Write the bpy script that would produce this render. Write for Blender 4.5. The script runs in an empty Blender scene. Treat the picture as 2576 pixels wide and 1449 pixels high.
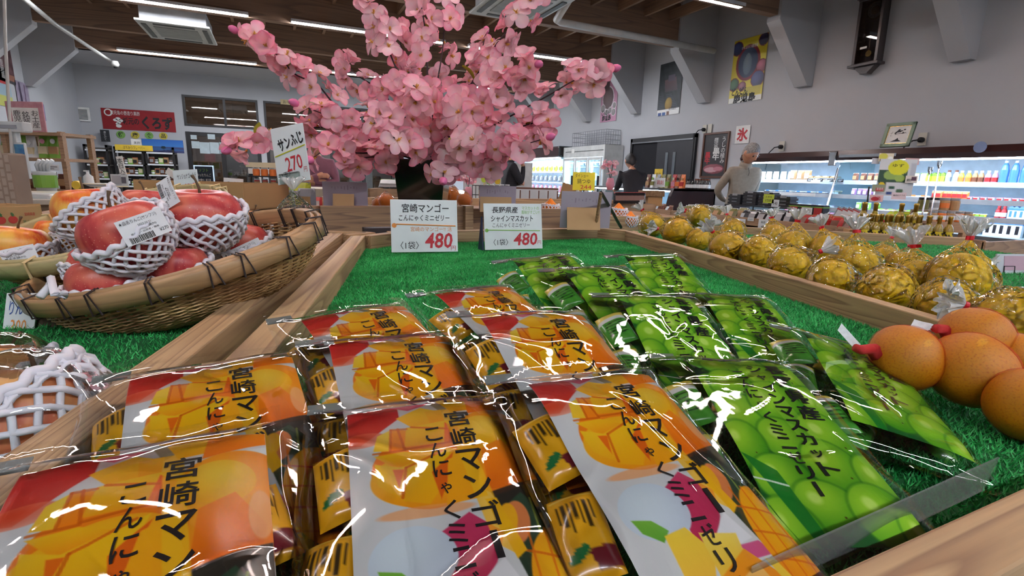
import bpy, bmesh, math, random
import numpy as np
from mathutils import Matrix, Vector

# ---------------------------------------------------------------- camera, world, exposure, lights
SC = bpy.context.scene
COL = SC.collection
CX, CY, FPX = 1288.0, 724.5, 1279.0
_y, _p, _r = [math.radians(a) for a in (24.7, 12.15, 1.534)]
FWD = np.array([math.sin(_y)*math.cos(_p), math.cos(_y)*math.cos(_p), -math.sin(_p)])
_rt = np.array([math.cos(_y), -math.sin(_y), 0.0]); _up = np.cross(_rt, FWD)
RT = _rt*math.cos(_r)+_up*math.sin(_r); UP = -_rt*math.sin(_r)+_up*math.cos(_r)
CAM = np.array([0.0, 0.0, 1.2])
camd = bpy.data.cameras.new('camera'); camo = bpy.data.objects.new('camera', camd); COL.objects.link(camo)
camd.sensor_width = 36.0; camd.lens = FPX/2576*36.0; camd.clip_start = 0.02; camd.clip_end = 100
camo.matrix_world = Matrix(((RT[0], UP[0], -FWD[0], CAM[0]), (RT[1], UP[1], -FWD[1], CAM[1]), (RT[2], UP[2], -FWD[2], CAM[2]), (0, 0, 0, 1)))
SC.camera = camo
SC.view_settings.view_transform = 'Standard'
SC.view_settings.look = 'None'
SC.view_settings.gamma = 1.0
SC.view_settings.use_curve_mapping = False
SC.view_settings.exposure = 0.22
SC.cycles.transparent_max_bounces = 24
SC.cycles.max_bounces = 7
SC.cycles.caustics_reflective = False
SC.cycles.caustics_refractive = False
W = bpy.data.worlds.new('night'); SC.world = W; W.use_nodes = True
W.node_tree.nodes['Background'].inputs[0].default_value = (0.55, 0.62, 0.75, 1)
W.node_tree.nodes['Background'].inputs[1].default_value = 0.05
TUBE = 120.0        # emission of the ceiling tubes
CASE = 34.0         # emission of the tubes inside the chillers

# ---------------------------------------------------------------- helpers
def ray(x, y): return FWD+RT*((x-CX)/FPX)-UP*((y-CY)/FPX)
def P(x, y, X=None, Y=None, Z=None, D=None):
    """the point of a real plane (or at a distance) that a spot of the photograph shows"""
    d = ray(x, y)
    if X is not None: t = (X-CAM[0])/d[0]
    elif Y is not None: t = (Y-CAM[1])/d[1]
    elif Z is not None: t = (Z-CAM[2])/d[2]
    else: t = D
    return Vector(CAM+d*t)
def depth(p): return float(np.dot(np.array(p)-CAM, FWD))

def s2l(c):
    c = [x/255.0 for x in c[:3]]
    return tuple((x/12.92 if x <= 0.04045 else ((x+0.055)/1.055)**2.4) for x in c)
def npl(a):
    a = np.clip(a/255.0, 0, 1)
    return np.where(a <= 0.04045, a/12.92, ((a+0.055)/1.055)**2.4)

_m = {}
def NT(m): return m.node_tree.nodes, m.node_tree.links
def mat(name, c, rough=0.6, metal=0.0, emis=None, es=1.0, alpha=None, c2=None, nscale=(8, 8, 8), bump=0.0, bscale=60, coat=0.0, detail=4, contrast=(0.35, 0.65), spec=0.5, sub=0.0, rand=0.0, c3=None):
    if name in _m: return _m[name]
    m = bpy.data.materials.new(name); m.use_nodes = True; n, l = NT(m); b = n['Principled BSDF']
    b.inputs['Base Color'].default_value = (*s2l(c), 1); b.inputs['Roughness'].default_value = rough
    b.inputs['Metallic'].default_value = metal; b.inputs['Specular IOR Level'].default_value = spec
    if coat: b.inputs['Coat Weight'].default_value = coat; b.inputs['Coat Roughness'].default_value = 0.06
    if sub: b.inputs['Subsurface Weight'].default_value = sub; b.inputs['Subsurface Radius'].default_value = (0.01, 0.006, 0.004)
    tc = n.new('ShaderNodeTexCoord'); mp = n.new('ShaderNodeMapping'); l.new(tc.outputs['Object'], mp.inputs[0]); mp.inputs['Scale'].default_value = nscale
    nz = n.new('ShaderNodeTexNoise'); nz.inputs['Scale'].default_value = 1.0; nz.inputs['Detail'].default_value = detail; l.new(mp.outputs[0], nz.inputs[0])
    rp = n.new('ShaderNodeValToRGB'); l.new(nz.outputs[0], rp.inputs[0])
    k = c2 if c2 is not None else tuple(max(0, v*0.93) for v in c)
    rp.color_ramp.elements[0].position = contrast[0]; rp.color_ramp.elements[0].color = (*s2l(k), 1)
    rp.color_ramp.elements[1].position = contrast[1]; rp.color_ramp.elements[1].color = (*s2l(c), 1)
    if c3 is not None:
        e = rp.color_ramp.elements.new(0.5*(contrast[0]+contrast[1])); e.color = (*s2l(c3), 1)
    out = rp.outputs[0]
    if rand:
        gi = n.new('ShaderNodeNewGeometry'); hs = n.new('ShaderNodeHueSaturation'); mr = n.new('ShaderNodeMapRange')
        l.new(gi.outputs['Random Per Island'], mr.inputs[0]); mr.inputs[3].default_value = 1-rand; mr.inputs[4].default_value = 1+rand
        l.new(mr.outputs[0], hs.inputs['Value']); l.new(out, hs.inputs['Color']); out = hs.outputs[0]
    l.new(out, b.inputs['Base Color'])
    if bump:
        nb = n.new('ShaderNodeTexNoise'); nb.inputs['Scale'].default_value = bscale; nb.inputs['Detail'].default_value = 3; l.new(tc.outputs['Object'], nb.inputs[0])
        bp = n.new('ShaderNodeBump'); bp.inputs['Strength'].default_value = bump; bp.inputs['Distance'].default_value = 0.002
        l.new(nb.outputs[0], bp.inputs['Height']); l.new(bp.outputs[0], b.inputs['Normal'])
    if emis is not None:
        b.inputs['Emission Color'].default_value = (*s2l(emis), 1); b.inputs['Emission Strength'].default_value = es
    _m[name] = m; return m

def wood(name, c, dark, rings=(3, 55, 55), rough=0.55, cont=(0.3, 0.7)):
    """planed board, grain along local x"""
    if name in _m: return _m[name]
    m = bpy.data.materials.new(name); m.use_nodes = True; n, l = NT(m); b = n['Principled BSDF']; b.inputs['Roughness'].default_value = rough
    tc = n.new('ShaderNodeTexCoord')
    oi = n.new('ShaderNodeObjectInfo'); ad = n.new('ShaderNodeVectorMath'); ad.operation = 'ADD'; l.new(tc.outputs['Object'], ad.inputs[0])
    ml = n.new('ShaderNodeMath'); ml.operation = 'MULTIPLY'; l.new(oi.outputs['Random'], ml.inputs[0]); ml.inputs[1].default_value = 7.0; l.new(ml.outputs[0], ad.inputs[1])
    mp = n.new('ShaderNodeMapping'); l.new(ad.outputs[0], mp.inputs[0]); mp.inputs['Scale'].default_value = rings
    n1 = n.new('ShaderNodeTexNoise'); n1.inputs['Scale'].default_value = 0.35; n1.inputs['Detail'].default_value = 1; n1.inputs['Distortion'].default_value = 0.4; l.new(mp.outputs[0], n1.inputs[0])
    wv = n.new('ShaderNodeMath'); wv.operation = 'MULTIPLY'; l.new(n1.outputs[0], wv.inputs[0]); wv.inputs[1].default_value = 14
    fr = n.new('ShaderNodeMath'); fr.operation = 'FRACT'; l.new(wv.outputs[0], fr.inputs[0])
    rp = n.new('ShaderNodeValToRGB'); l.new(fr.outputs[0], rp.inputs[0])
    rp.color_ramp.elements[0].position = 0.0; rp.color_ramp.elements[0].color = (*s2l(c), 1)
    rp.color_ramp.elements[1].position = 1.0; rp.color_ramp.elements[1].color = (*s2l(c), 1)
    e = rp.color_ramp.elements.new(0.88); e.color = (*s2l(dark), 1)
    e = rp.color_ramp.elements.new(0.6); e.color = (*s2l([(a*2+d)/3 for a, d in zip(c, dark)]), 1)
    n2 = n.new('ShaderNodeTexNoise'); n2.inputs['Scale'].default_value = 4; n2.inputs['Detail'].default_value = 5; l.new(mp.outputs[0], n2.inputs[0])
    mx = n.new('ShaderNodeMix'); mx.data_type = 'RGBA'; mx.blend_type = 'MULTIPLY'; mx.inputs[0].default_value = 0.45
    l.new(rp.outputs[0], mx.inputs[6]); l.new(n2.outputs[0], mx.inputs[7]); 
    br = n.new('ShaderNodeBrightContrast'); br.inputs[1].default_value = 0.04; l.new(mx.outputs[2], br.inputs[0]); l.new(br.outputs[0], b.inputs['Base Color'])
    bp = n.new('ShaderNodeBump'); bp.inputs['Strength'].default_value = 0.15; bp.inputs['Distance'].default_value = 0.001; l.new(n2.outputs[0], bp.inputs['Height']); l.new(bp.outputs[0], b.inputs['Normal'])
    _m[name] = m; return m

def vcol(name, rough=0.5, coat=0.0, spec=0.5):
    """printed matter: colour comes from the mesh's colour attribute"""
    if name in _m: return _m[name]
    m = bpy.data.materials.new(name); m.use_nodes = True; n, l = NT(m); b = n['Principled BSDF']
    a = n.new('ShaderNodeAttribute'); a.attribute_name = 'Col'; l.new(a.outputs['Color'], b.inputs['Base Color'])
    b.inputs['Roughness'].default_value = rough; b.inputs['Coat Weight'].default_value = coat; b.inputs['Specular IOR Level'].default_value = spec
    _m[name] = m; return m

def film(name, tint=(250, 252, 252), rough=0.05, gain=1.6, base=0.03, scale=45, strength=0.5, crease=True, haze=0.0, dist=0.002):
    """clear crinkled plastic film"""
    if name in _m: return _m[name]
    m = bpy.data.materials.new(name); m.use_nodes = True; n, l = NT(m)
    for x in list(n):
        if x.type == 'BSDF_PRINCIPLED': n.remove(x)
    out = [x for x in n if x.type == 'OUTPUT_MATERIAL'][0]
    tr = n.new('ShaderNodeBsdfTransparent'); tr.inputs[0].default_value = (*s2l(tint), 1)
    gl = n.new('ShaderNodeBsdfGlossy'); gl.inputs['Roughness'].default_value = rough; gl.inputs[0].default_value = (1, 1, 1, 1)
    tc = n.new('ShaderNodeTexCoord')
    n1 = n.new('ShaderNodeTexNoise'); n1.inputs['Scale'].default_value = scale; n1.inputs['Detail'].default_value = 2; n1.inputs['Distortion'].default_value = 0.8; l.new(tc.outputs['Object'], n1.inputs[0])
    h = n1.outputs[0]
    if crease:
        v = n.new('ShaderNodeTexVoronoi'); v.feature = 'DISTANCE_TO_EDGE'; v.inputs['Scale'].default_value = scale*0.55; 
        mixv = n.new('ShaderNodeVectorMath'); mixv.operation = 'ADD'; l.new(tc.outputs['Object'], mixv.inputs[0])
        sc = n.new('ShaderNodeVectorMath'); sc.operation = 'SCALE'; l.new(n1.outputs['Color'], sc.inputs[0]); sc.inputs['Scale'].default_value = 0.02; l.new(sc.outputs[0], mixv.inputs[1]); l.new(mixv.outputs[0], v.inputs['Vector'])
        mr = n.new('ShaderNodeMapRange'); mr.inputs[1].default_value = 0.0; mr.inputs[2].default_value = 0.12; mr.inputs[3].default_value = 0.9; mr.inputs[4].default_value = 0.0; l.new(v.outputs[0], mr.inputs[0])
        ad = n.new('ShaderNodeMath'); ad.operation = 'ADD'; l.new(mr.outputs[0], ad.inputs[0]); l.new(n1.outputs[0], ad.inputs[1]); h = ad.outputs[0]
    bp = n.new('ShaderNodeBump'); bp.inputs['Strength'].default_value = strength; bp.inputs['Distance'].default_value = dist; l.new(h, bp.inputs['Height'])
    l.new(bp.outputs[0], gl.inputs['Normal'])
    fr = n.new('ShaderNodeFresnel'); fr.inputs[0].default_value = 1.45; l.new(bp.outputs[0], fr.inputs['Normal'])
    mu = n.new('ShaderNodeMath'); mu.operation = 'MULTIPLY_ADD'; l.new(fr.outputs[0], mu.inputs[0]); mu.inputs[1].default_value = gain; mu.inputs[2].default_value = base; mu.use_clamp = True
    mx = n.new('ShaderNodeMixShader'); l.new(mu.outputs[0], mx.inputs[0]); l.new(tr.outputs[0], mx.inputs[1]); l.new(gl.outputs[0], mx.inputs[2])
    last = mx.outputs[0]
    if haze:
        df = n.new('ShaderNodeBsdfDiffuse'); df.inputs[0].default_value = (0.85, 0.87, 0.87, 1); m2 = n.new('ShaderNodeMixShader'); m2.inputs[0].default_value = haze
        l.new(last, m2.inputs[1]); l.new(df.outputs[0], m2.inputs[2]); last = m2.outputs[0]
    l.new(last, out.inputs[0]); _m[name] = m; return m

def emit(name, c, s):
    if name in _m: return _m[name]
    m = bpy.data.materials.new(name); m.use_nodes = True; n, l = NT(m)
    b = n['Principled BSDF']; b.inputs['Base Color'].default_value = (0.8, 0.8, 0.8, 1); b.inputs['Emission Color'].default_value = (*s2l(c), 1); b.inputs['Emission Strength'].default_value = s
    _m[name] = m; return m

def Fr(o, x, y):
    """frame with origin o, local x along x, local y close to y"""
    x = Vector(x).normalized(); y = Vector(y); z = x.cross(y).normalized(); y = z.cross(x)
    return Matrix(((x[0], y[0], z[0], o[0]), (x[1], y[1], z[1], o[1]), (x[2], y[2], z[2], o[2]), (0, 0, 0, 1)))
def T(x=0, y=0, z=0, rz=0, rx=0, ry=0, s=1):
    return Matrix.Translation((x, y, z)) @ Matrix.Rotation(rz, 4, 'Z') @ Matrix.Rotation(ry, 4, 'Y') @ Matrix.Rotation(rx, 4, 'X') @ Matrix.Scale(s, 4)

class MB:
    def __init__(s): s.v = []; s.f = []; s.m = []; s.mi = 0
    def add(s, vs, fs, M=None):
        k = len(s.v)
        s.v += [tuple(M @ Vector(p)) for p in vs] if M is not None else [tuple(p) for p in vs]
        s.f += [tuple(i+k for i in f) for f in fs]; s.m += [s.mi]*len(fs); return s
    def box(s, x0, y0, z0, x1, y1, z1, M=None):
        v = [(x0, y0, z0), (x1, y0, z0), (x1, y1, z0), (x0, y1, z0), (x0, y0, z1), (x1, y0, z1), (x1, y1, z1), (x0, y1, z1)]
        return s.add(v, [(3, 2, 1, 0), (4, 5, 6, 7), (0, 1, 5, 4), (1, 2, 6, 5), (2, 3, 7, 6), (3, 0, 4, 7)], M)
    def prism(s, pts, z0, z1, M=None):
        n = len(pts); v = [(a, b, z0) for a, b in pts]+[(a, b, z1) for a, b in pts]
        return s.add(v, [tuple(range(n))[::-1], tuple(range(n, 2*n))]+[(i, (i+1) % n, (i+1) % n+n, i+n) for i in range(n)], M)
    def lathe(s, prof, n=16, M=None, cap=True):
        v = []; f = []
        for r, z in prof:
            v += [(r*math.cos(2*math.pi*k/n), r*math.sin(2*math.pi*k/n), z) for k in range(n)]
        for i in range(len(prof)-1):
            f += [(i*n+k, i*n+(k+1) % n, (i+1)*n+(k+1) % n, (i+1)*n+k) for k in range(n)]
        if cap: f += [tuple(range(n))[::-1], tuple(range((len(prof)-1)*n, len(prof)*n))]
        return s.add(v, f, M)
    def tube(s, pts, r, n=6, M=None, closed=False):
        pts = [Vector(p) for p in pts]; N = len(pts); v = []; f = []; up = Vector((0.13, 0.21, 1))
        for i, p in enumerate(pts):
            a = pts[(i-1) % N] if (closed or i) else p; b = pts[(i+1) % N] if (closed or i < N-1) else p
            t = (b-a).normalized(); x = t.cross(up)
            if x.length < 1e-4: x = t.cross(Vector((1, 0, 0)))
            x.normalize(); y = t.cross(x); rr = r[i] if hasattr(r, '__len__') else r
            v += [tuple(p+x*(rr*math.cos(2*math.pi*k/n))+y*(rr*math.sin(2*math.pi*k/n))) for k in range(n)]
        for i in range(N if closed else N-1):
            j = (i+1) % N
            f += [(i*n+k, i*n+(k+1) % n, j*n+(k+1) % n, j*n+k) for k in range(n)]
        if not closed: f += [tuple(range(n))[::-1], tuple(range((N-1)*n, N*n))]
        return s.add(v, f, M)
    def grid(s, G, M=None, wrap=False):
        G = np.asarray(G); a, b = G.shape[:2]; f = []
        for i in range(a-1):
            for j in range(b if wrap else b-1):
                j2 = (j+1) % b; f.append((i*b+j, i*b+j2, (i+1)*b+j2, (i+1)*b+j))
        return s.add([tuple(p) for p in G.reshape(-1, 3)], f, M)
    def mesh(s, name, mats, smooth=False):
        me = bpy.data.meshes.new(name); me.from_pydata(s.v, [], s.f)
        for m in (mats if isinstance(mats, (list, tuple)) else [mats]): me.materials.append(m)
        if any(s.m): me.polygons.foreach_set('material_index', s.m)
        if smooth: me.polygons.foreach_set('use_smooth', [True]*len(s.f))
        me.update(); return me
    def build(s, name, mats, parent=None, smooth=False, M=None, bevel=0):
        o = link(name, s.mesh(name, mats, smooth), parent, M)
        if bevel:
            b = o.modifiers.new('bevel', 'BEVEL'); b.width = bevel; b.segments = 2
        return o

MLD = {}
def ML(o): return MLD.get(o.name, Matrix.Identity(4)).copy()
def link(name, data, parent=None, M=None):
    o = bpy.data.objects.new(name, data); COL.objects.link(o)
    if M is not None: MLD[o.name] = M
    if parent is not None: o.parent = parent
    if M is not None: o.matrix_local = M
    return o
def tag(o, label, cat, group=None, kind=None):
    o['label'] = label; o['category'] = cat
    if group: o['group'] = group
    if kind: o['kind'] = kind
    return o
def thing(name, label, cat, M=None, group=None):
    o = link(name, None, None, M); o.empty_display_size = 0.05; return tag(o, label, cat, group)
def struct(o): o['kind'] = 'structure'; return o
def dup(root, M, label=None, group=None, name=None):
    def cp(o, par):
        c = o.copy(); COL.objects.link(c)
        if par is not None: c.parent = par
        for ch in o.children: cp(ch, c)
        return c
    r = cp(root, None); r.matrix_local = M
    if label: r['label'] = label
    if group: r['group'] = group
    return r
ORD = 'first second third fourth fifth sixth seventh eighth ninth tenth eleventh twelfth thirteenth fourteenth fifteenth sixteenth seventeenth eighteenth nineteenth twentieth'.split()
def nth(i): return ORD[i] if i < 20 else 'twenty-'+ORD[i-20]

# flat printing: colour painted per vertex on a fine grid
class Canvas:
    def __init__(s, u, v, bg): s.u = u; s.v = v; s.c = np.tile(np.array(bg, float), u.shape+(1,)); s.px = 0.004
    def mixin(s, a, col, col2=None, g=None):
        a = np.clip(a, 0, 1)[..., None]
        col = np.array(col, float)
        if col2 is not None: g = np.clip(g, 0, 1)[..., None]; col = col*(1-g)+np.array(col2, float)*g
        s.c = s.c*(1-a)+col*a; return s
    def ell(s, cx, cy, rx, ry, col, col2=None, soft=0.006, ang=0, al=1, g=None):
        x = s.u-cx; y = s.v-cy; ca, sa = math.cos(ang), math.sin(ang); x, y = x*ca+y*sa, -x*sa+y*ca
        d = np.sqrt((x/rx)**2+(y/ry)**2); a = (1-d)*min(rx, ry)/soft+0.5
        if g is None: g = np.clip(np.sqrt(((x+rx*.3)/rx/1.3)**2+((y+ry*.35)/ry/1.3)**2), 0, 1)**1.6
        return s.mixin(np.clip(a, 0, 1)*al, col, col2, g)
    def poly(s, pts, col, col2=None, g=None, soft=0.006, al=1):
        """convex polygon"""
        A = sum(pts[i][0]*pts[(i+1) % len(pts)][1]-pts[(i+1) % len(pts)][0]*pts[i][1] for i in range(len(pts)))
        d = np.full(s.u.shape, 1e9)
        for i in range(len(pts)):
            x0, y0 = pts[i]; x1, y1 = pts[(i+1) % len(pts)]; L = math.hypot(x1-x0, y1-y0)
            q = ((x1-x0)*(s.v-y0)-(y1-y0)*(s.u-x0))/L*(1 if A > 0 else -1); d = np.minimum(d, q)
        if col2 is not None and g is None: g = (s.v-min(p[1] for p in pts))/(max(p[1] for p in pts)-min(p[1] for p in pts)+1e-6)
        return s.mixin(np.clip(d/soft+0.5, 0, 1)*al, col, col2, g)
    def rect(s, x0, y0, x1, y1, col, col2=None, al=1, soft=0.004): return s.poly([(x0, y0), (x1, y0), (x1, y1), (x0, y1)], col, col2, soft=soft, al=al)
    def line(s, x0, y0, x1, y1, w, col, al=1):
        dx, dy = x1-x0, y1-y0; t = np.clip(((s.u-x0)*dx+(s.v-y0)*dy)/(dx*dx+dy*dy), 0, 1)
        d = np.hypot(s.u-x0-t*dx, s.v-y0-t*dy); return s.mixin((w/2-d)/0.004+0.5 if al == 1 else np.clip((w/2-d)/0.004+0.5, 0, 1)*al, col)
    def noise(s, k, amp, seed=0):
        r = np.random.default_rng(seed); t = np.zeros(s.u.shape)
        for i in range(6):
            a, b, c = r.uniform(-k, k), r.uniform(-k, k), r.uniform(0, 6); t += np.sin(a*s.u+b*s.v+c)
        s.c = s.c+(t/6*amp)[..., None]; return s
def setcol(me, rgb):
    ca = me.color_attributes.new('Col', 'BYTE_COLOR', 'POINT'); n = len(me.vertices)
    a = np.ones((n, 4), np.float32); a[:, :3] = npl(rgb.reshape(-1, 3)); ca.data.foreach_set('color', a.ravel())
def gridmesh(name, G, mt, smooth=True):
    a, b = G.shape[:2]; idx = np.arange(a*b).reshape(a, b)
    q = np.stack([idx[:-1, :-1], idx[1:, :-1], idx[1:, 1:], idx[:-1, 1:]], -1).reshape(-1, 4)
    me = bpy.data.meshes.new(name); me.vertices.add(a*b); me.vertices.foreach_set('co', G.reshape(-1).astype(np.float32))
    me.loops.add(q.size); me.loops.foreach_set('vertex_index', q.ravel().astype(np.int32)); me.polygons.add(len(q))
    me.polygons.foreach_set('loop_start', np.arange(0, q.size, 4, dtype=np.int32)); me.polygons.foreach_set('loop_total', np.full(len(q), 4, np.int32))
    if smooth: me.polygons.foreach_set('use_smooth', np.ones(len(q), bool))
    me.materials.append(mt); me.update(calc_edges=True); return me
def poster(name, w, h, fn, parent, M=None, nx=60, mt=None, bg=(235, 235, 232), th=0.0):
    """a flat printed sheet w x h in its frame's xy plane, origin at its lower left"""
    ny = max(2, int(nx*h/w)); u = np.linspace(0, 1, nx+1); v = np.linspace(0, h/w, ny+1); V, U = np.meshgrid(v, u, indexing='ij')
    c = Canvas(U, V, bg); fn(c)
    G = np.stack([U*w, h-V*w, np.full(U.shape, th)], -1)
    me = gridmesh(name, G, mt or vcol('printed paper', 0.45), False); setcol(me, c.c); return link(name, me, parent, M)

_tc = {}
def textmesh(s, size, bold=0.0, shear=0.0, ls=1.0):
    k = (s, bold, shear, ls)
    if k not in _tc:
        cu = bpy.data.curves.new('t', 'FONT'); cu.body = s; cu.size = 1.0; cu.align_x = 'CENTER'; cu.align_y = 'CENTER'; cu.offset = bold; cu.shear = shear; cu.space_line = ls; cu.resolution_u = 2
        o = bpy.data.objects.new('t', cu); COL.objects.link(o); bpy.context.view_layer.update()
        me = bpy.data.meshes.new_from_object(o.evaluated_get(bpy.context.evaluated_depsgraph_get()))
        v = np.zeros(len(me.vertices)*3); me.vertices.foreach_get('co', v); v = v.reshape(-1, 3)
        f = [tuple(p.vertices) for p in me.polygons]; bpy.data.objects.remove(o); bpy.data.curves.remove(cu); bpy.data.meshes.remove(me)
        _tc[k] = (v, f)
    v, f = _tc[k]; return v*size, f
def writing(mb, s, x, y, size, mi=0, w=None, h=None, vertical=False, bold=0.0, shear=0.0, z=0.0006, rot=0):
    """add text centred at (x, y); w fits its width, h its height"""
    if vertical: s = '\n'.join(s.replace('ー', '｜'))
    v, f = textmesh(s, size, bold, shear, 0.92 if vertical else 1.0)
    if not len(v): return
    v = v.copy(); c = (v.max(0)+v.min(0))/2; v[:, :2] -= c[:2]
    if w: v[:, 0] *= w/max(1e-6, np.ptp(v[:, 0]))
    if h: v[:, 1] *= h/max(1e-6, np.ptp(v[:, 1]))
    if rot: ca, sa = math.cos(rot), math.sin(rot); v[:, :2] = v[:, :2] @ np.array([[ca, sa], [-sa, ca]])
    v[:, 0] += x; v[:, 1] += y; v[:, 2] = z
    m = mb.mi; mb.mi = mi; mb.add(v.tolist(), f); mb.mi = m
INK = mat('black ink', (22, 20, 24), 0.6); RED = mat('red marker', (196, 40, 52), 0.6); ORA = mat('orange marker', (222, 140, 60), 0.6)
GRN = mat('green marker', (130, 185, 80), 0.6); WHI = mat('white print', (235, 235, 232), 0.6); YEL = mat('yellow marker', (215, 210, 60), 0.6); BLU = mat('blue print', (40, 80, 160), 0.6)
INKS = [INK, RED, ORA, GRN, WHI, YEL, BLU]
# ---------------------------------------------------------------- the room
XR, XL, YB, YF, ZC = 6.7, -3.95, 15.0, -3.5, 4.15
WALL = mat('white plaster', (186, 188, 192), 0.85, c2=(180, 182, 187), nscale=(1, 1, 1), bump=0.05, bscale=200)
BEAM = wood('dark glulam', (158, 120, 90), (122, 90, 66), rings=(0.6, 9, 9), rough=0.7)
JOIST = wood('joist timber', (170, 130, 96), (130, 98, 72), rings=(0.6, 9, 9), rough=0.7)
BROWNC = mat('brown ceiling board', (140, 110, 88), 0.8, c2=(122, 94, 76), nscale=(2, 0.6, 2))
BLACKF = mat('black window frame', (30, 29, 32), 0.4)
floor = struct(MB().box(XL-.2, YF-.2, -.1, XR+.2, YB+4, 0).build('floor', mat('beige vinyl floor', (150, 142, 130), 0.35, c2=(140, 132, 120), nscale=(3, 3, 3))))
wr = struct(MB().box(XR, YF-.2, 0, XR+.15, YB+.15, ZC).build('wall_right', WALL))
wl = struct(MB().box(XL-.15, YF-.2, 0, XL, YB+.15, ZC).build('wall_left', WALL))
struct(MB().box(XL, YF-.15, 0, XR, YF, ZC).build('wall_front', WALL))
WX0, WX1 = -1.94, -0.31          # openings in the back wall
WX2, WX3 = -0.18, 3.1
wb = MB(); wb.box(XL, YB, 0, WX0, YB+.15, ZC); wb.box(WX1, YB, 0, WX2, YB+.15, ZC); wb.box(WX3, YB, 0, XR, YB+.15, ZC)
for a, b in ((WX0, WX1), (WX2, WX3)):
    wb.box(a, YB, 2.10, b, YB+.15, 2.24); wb.box(a, YB, 2.96, b, YB+.15, ZC)
struct(wb.build('wall_back', WALL))
ceil = struct(link('ceiling', None)); ceil.empty_display_size = .1
MB().box(XL, YF, ZC, XR, YB, ZC+.05).build('ceiling_board', BROWNC, ceil)
MB().box(XL, 13.2, 3.44, XR, YB, 3.50).build('soffit', WALL, ceil); MB().box(XL, 13.2, 3.44, XR, 13.25, ZC).build('bulkhead', WALL, ceil)
BY = [5.1-1.82*3, 5.1-1.82*2, 3.28, 5.1, 6.92, 8.74, 10.55, 12.37]
for y in BY:
    MB().box(0, -.06, 0, 5.95+3.17, .06, .62).build('beam', BEAM, ceil, M=T(-3.17, y, 3.32), bevel=.004)
    for x0, x1, w, s in ((XR, 5.93, wr, 1), (XL, -3.16, wl, -1)):
        z0 = 2.53 if s > 0 else 2.58
        b = MB(); pts = [(x0, z0), (x0-.1*s, z0), (x1, 3.26), (x1, ZC), (x0, ZC)]
        if s < 0: pts = pts[::-1]
        b.add([(a, y-.1, c) for a, c in pts]+[(a, y+.1, c) for a, c in pts], [tuple(range(5)), tuple(range(5, 10))[::-1]]+[(i, i+5, (i+1) % 5+5, (i+1) % 5) for i in range(5)])
        b.build('bracket', WALL, w, bevel=.003)
for i, y in enumerate(BY[:-1]):
    MB().box(0, -.05, 0, 9.5, .05, .2).build('purlin', JOIST, ceil, M=T(-3.3, y+.91, 3.80))
    for x in np.arange(-2.9, 5.9, .48):
        MB().box(0, -.022, 0, 1.7, .022, .15).build('joist', JOIST, ceil, M=T(x, y+.06, 3.66, rz=math.pi/2))
# windows and doors of the back wall, with a dim brown lobby behind them
LH0 = mat('white lamp housing', (215, 217, 220), 0.5)
LOBBY = mat('brown lobby wall', (128, 108, 90), 0.8)
lb = struct(MB().box(-4, YB+2.5, 0, 5, YB+2.6, 3.4).build('wall_lobby', LOBBY)); MB().box(-4, YB+.15, 3.3, 5, YB+2.5, 3.4).build('lobby_ceiling', LOBBY, lb)
MB().box(-4.1, YB+.15, 0, -4, YB+2.6, 3.4).build('lobby_side', LOBBY, lb); MB().box(5, YB+.15, 0, 5.1, YB+2.6, 3.4).build('lobby_side', LOBBY, lb)
MB().box(.1, YB+2.44, 0, 1.0, YB+2.49, 2.0).build('lobby_door', BLACKF, lb); MB().box(-1.15, YB+2.44, 1.9, -.55, YB+2.49, 2.4).build('lobby_hatch', BLACKF, lb)
PANE = film('window pane', tint=(205, 200, 195), rough=0.02, gain=1.7, base=0.05, strength=0.0, crease=False)
def framed(name, x0, x1, z0, z1, mull, t=.05, kind='window'):
    r = struct(link(name, None, None, T(0, YB+.05, 0)))
    for a, b, c, d in ((x0, z1-t, x1, z1), (x0, z0, x1, z0+t)): MB().box(a, -.05, b, c, .05, d).build('frame_rail', BLACKF, r)
    xs = [x0]+mull+[x1]
    for i, x in enumerate(xs): MB().box(x-(0 if i == 0 else t if i == len(xs)-1 else t/2), -.06, z0, x+(t if i == 0 else 0 if i == len(xs)-1 else t/2), .06, z1).build('frame_post', BLACKF, r)
    for a, b in zip(xs[:-1], xs[1:]): MB().box(a+t*.5, -.004, z0+t, b-t*.5, .004, z1-t).build('pane', PANE, r)
    return r
framed('window_1', WX0, WX1, 2.24, 2.96, [-1.06]); framed('window_2', WX2, WX3, 2.24, 2.96, [.62, 1.42, 2.25])
d1 = framed('door_1', WX0, WX1, 0, 2.11, [P(563, 400, Y=15)[0]], t=.09, kind='door'); d2 = framed('door_2', WX2, WX3, 0, 2.11, [.62, 1.42, 2.25], t=.08)
for i, x in enumerate((-2.6, .3)):  # fill lights added to brighten the lobby seen through the panes
    r = thing('tube_light', 'added fill light in the lobby behind the upper windows, %s one' % ('left', 'right')[i], 'light', T(x, YB+1.2, 3.2), 'added lobby lights'); MB().box(0, -.04, 0, 2.4, .04, .03).build('diffuser', emit('lobby fill', (236, 242, 255), 30), r); MB().box(-.02, -.05, .03, 2.42, .05, .06).build('housing', LH0, r)
lamp = thing('pendant_lamp', 'warm glowing pendant lamp hanging in the lobby behind the glass door', 'lamp', T(-.95, YB+1.4, 1.78))
MB().lathe([(.02, .14), (.09, .1), (.14, 0), (.13, -.05), (.0, -.06)][::-1], 16).build('shade', emit('warm shade', (255, 214, 150), 2.2), lamp, True); MB().tube([(0, 0, .12), (0, 0, 1.5)], .006).build('cord', BLACKF, lamp)
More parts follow.
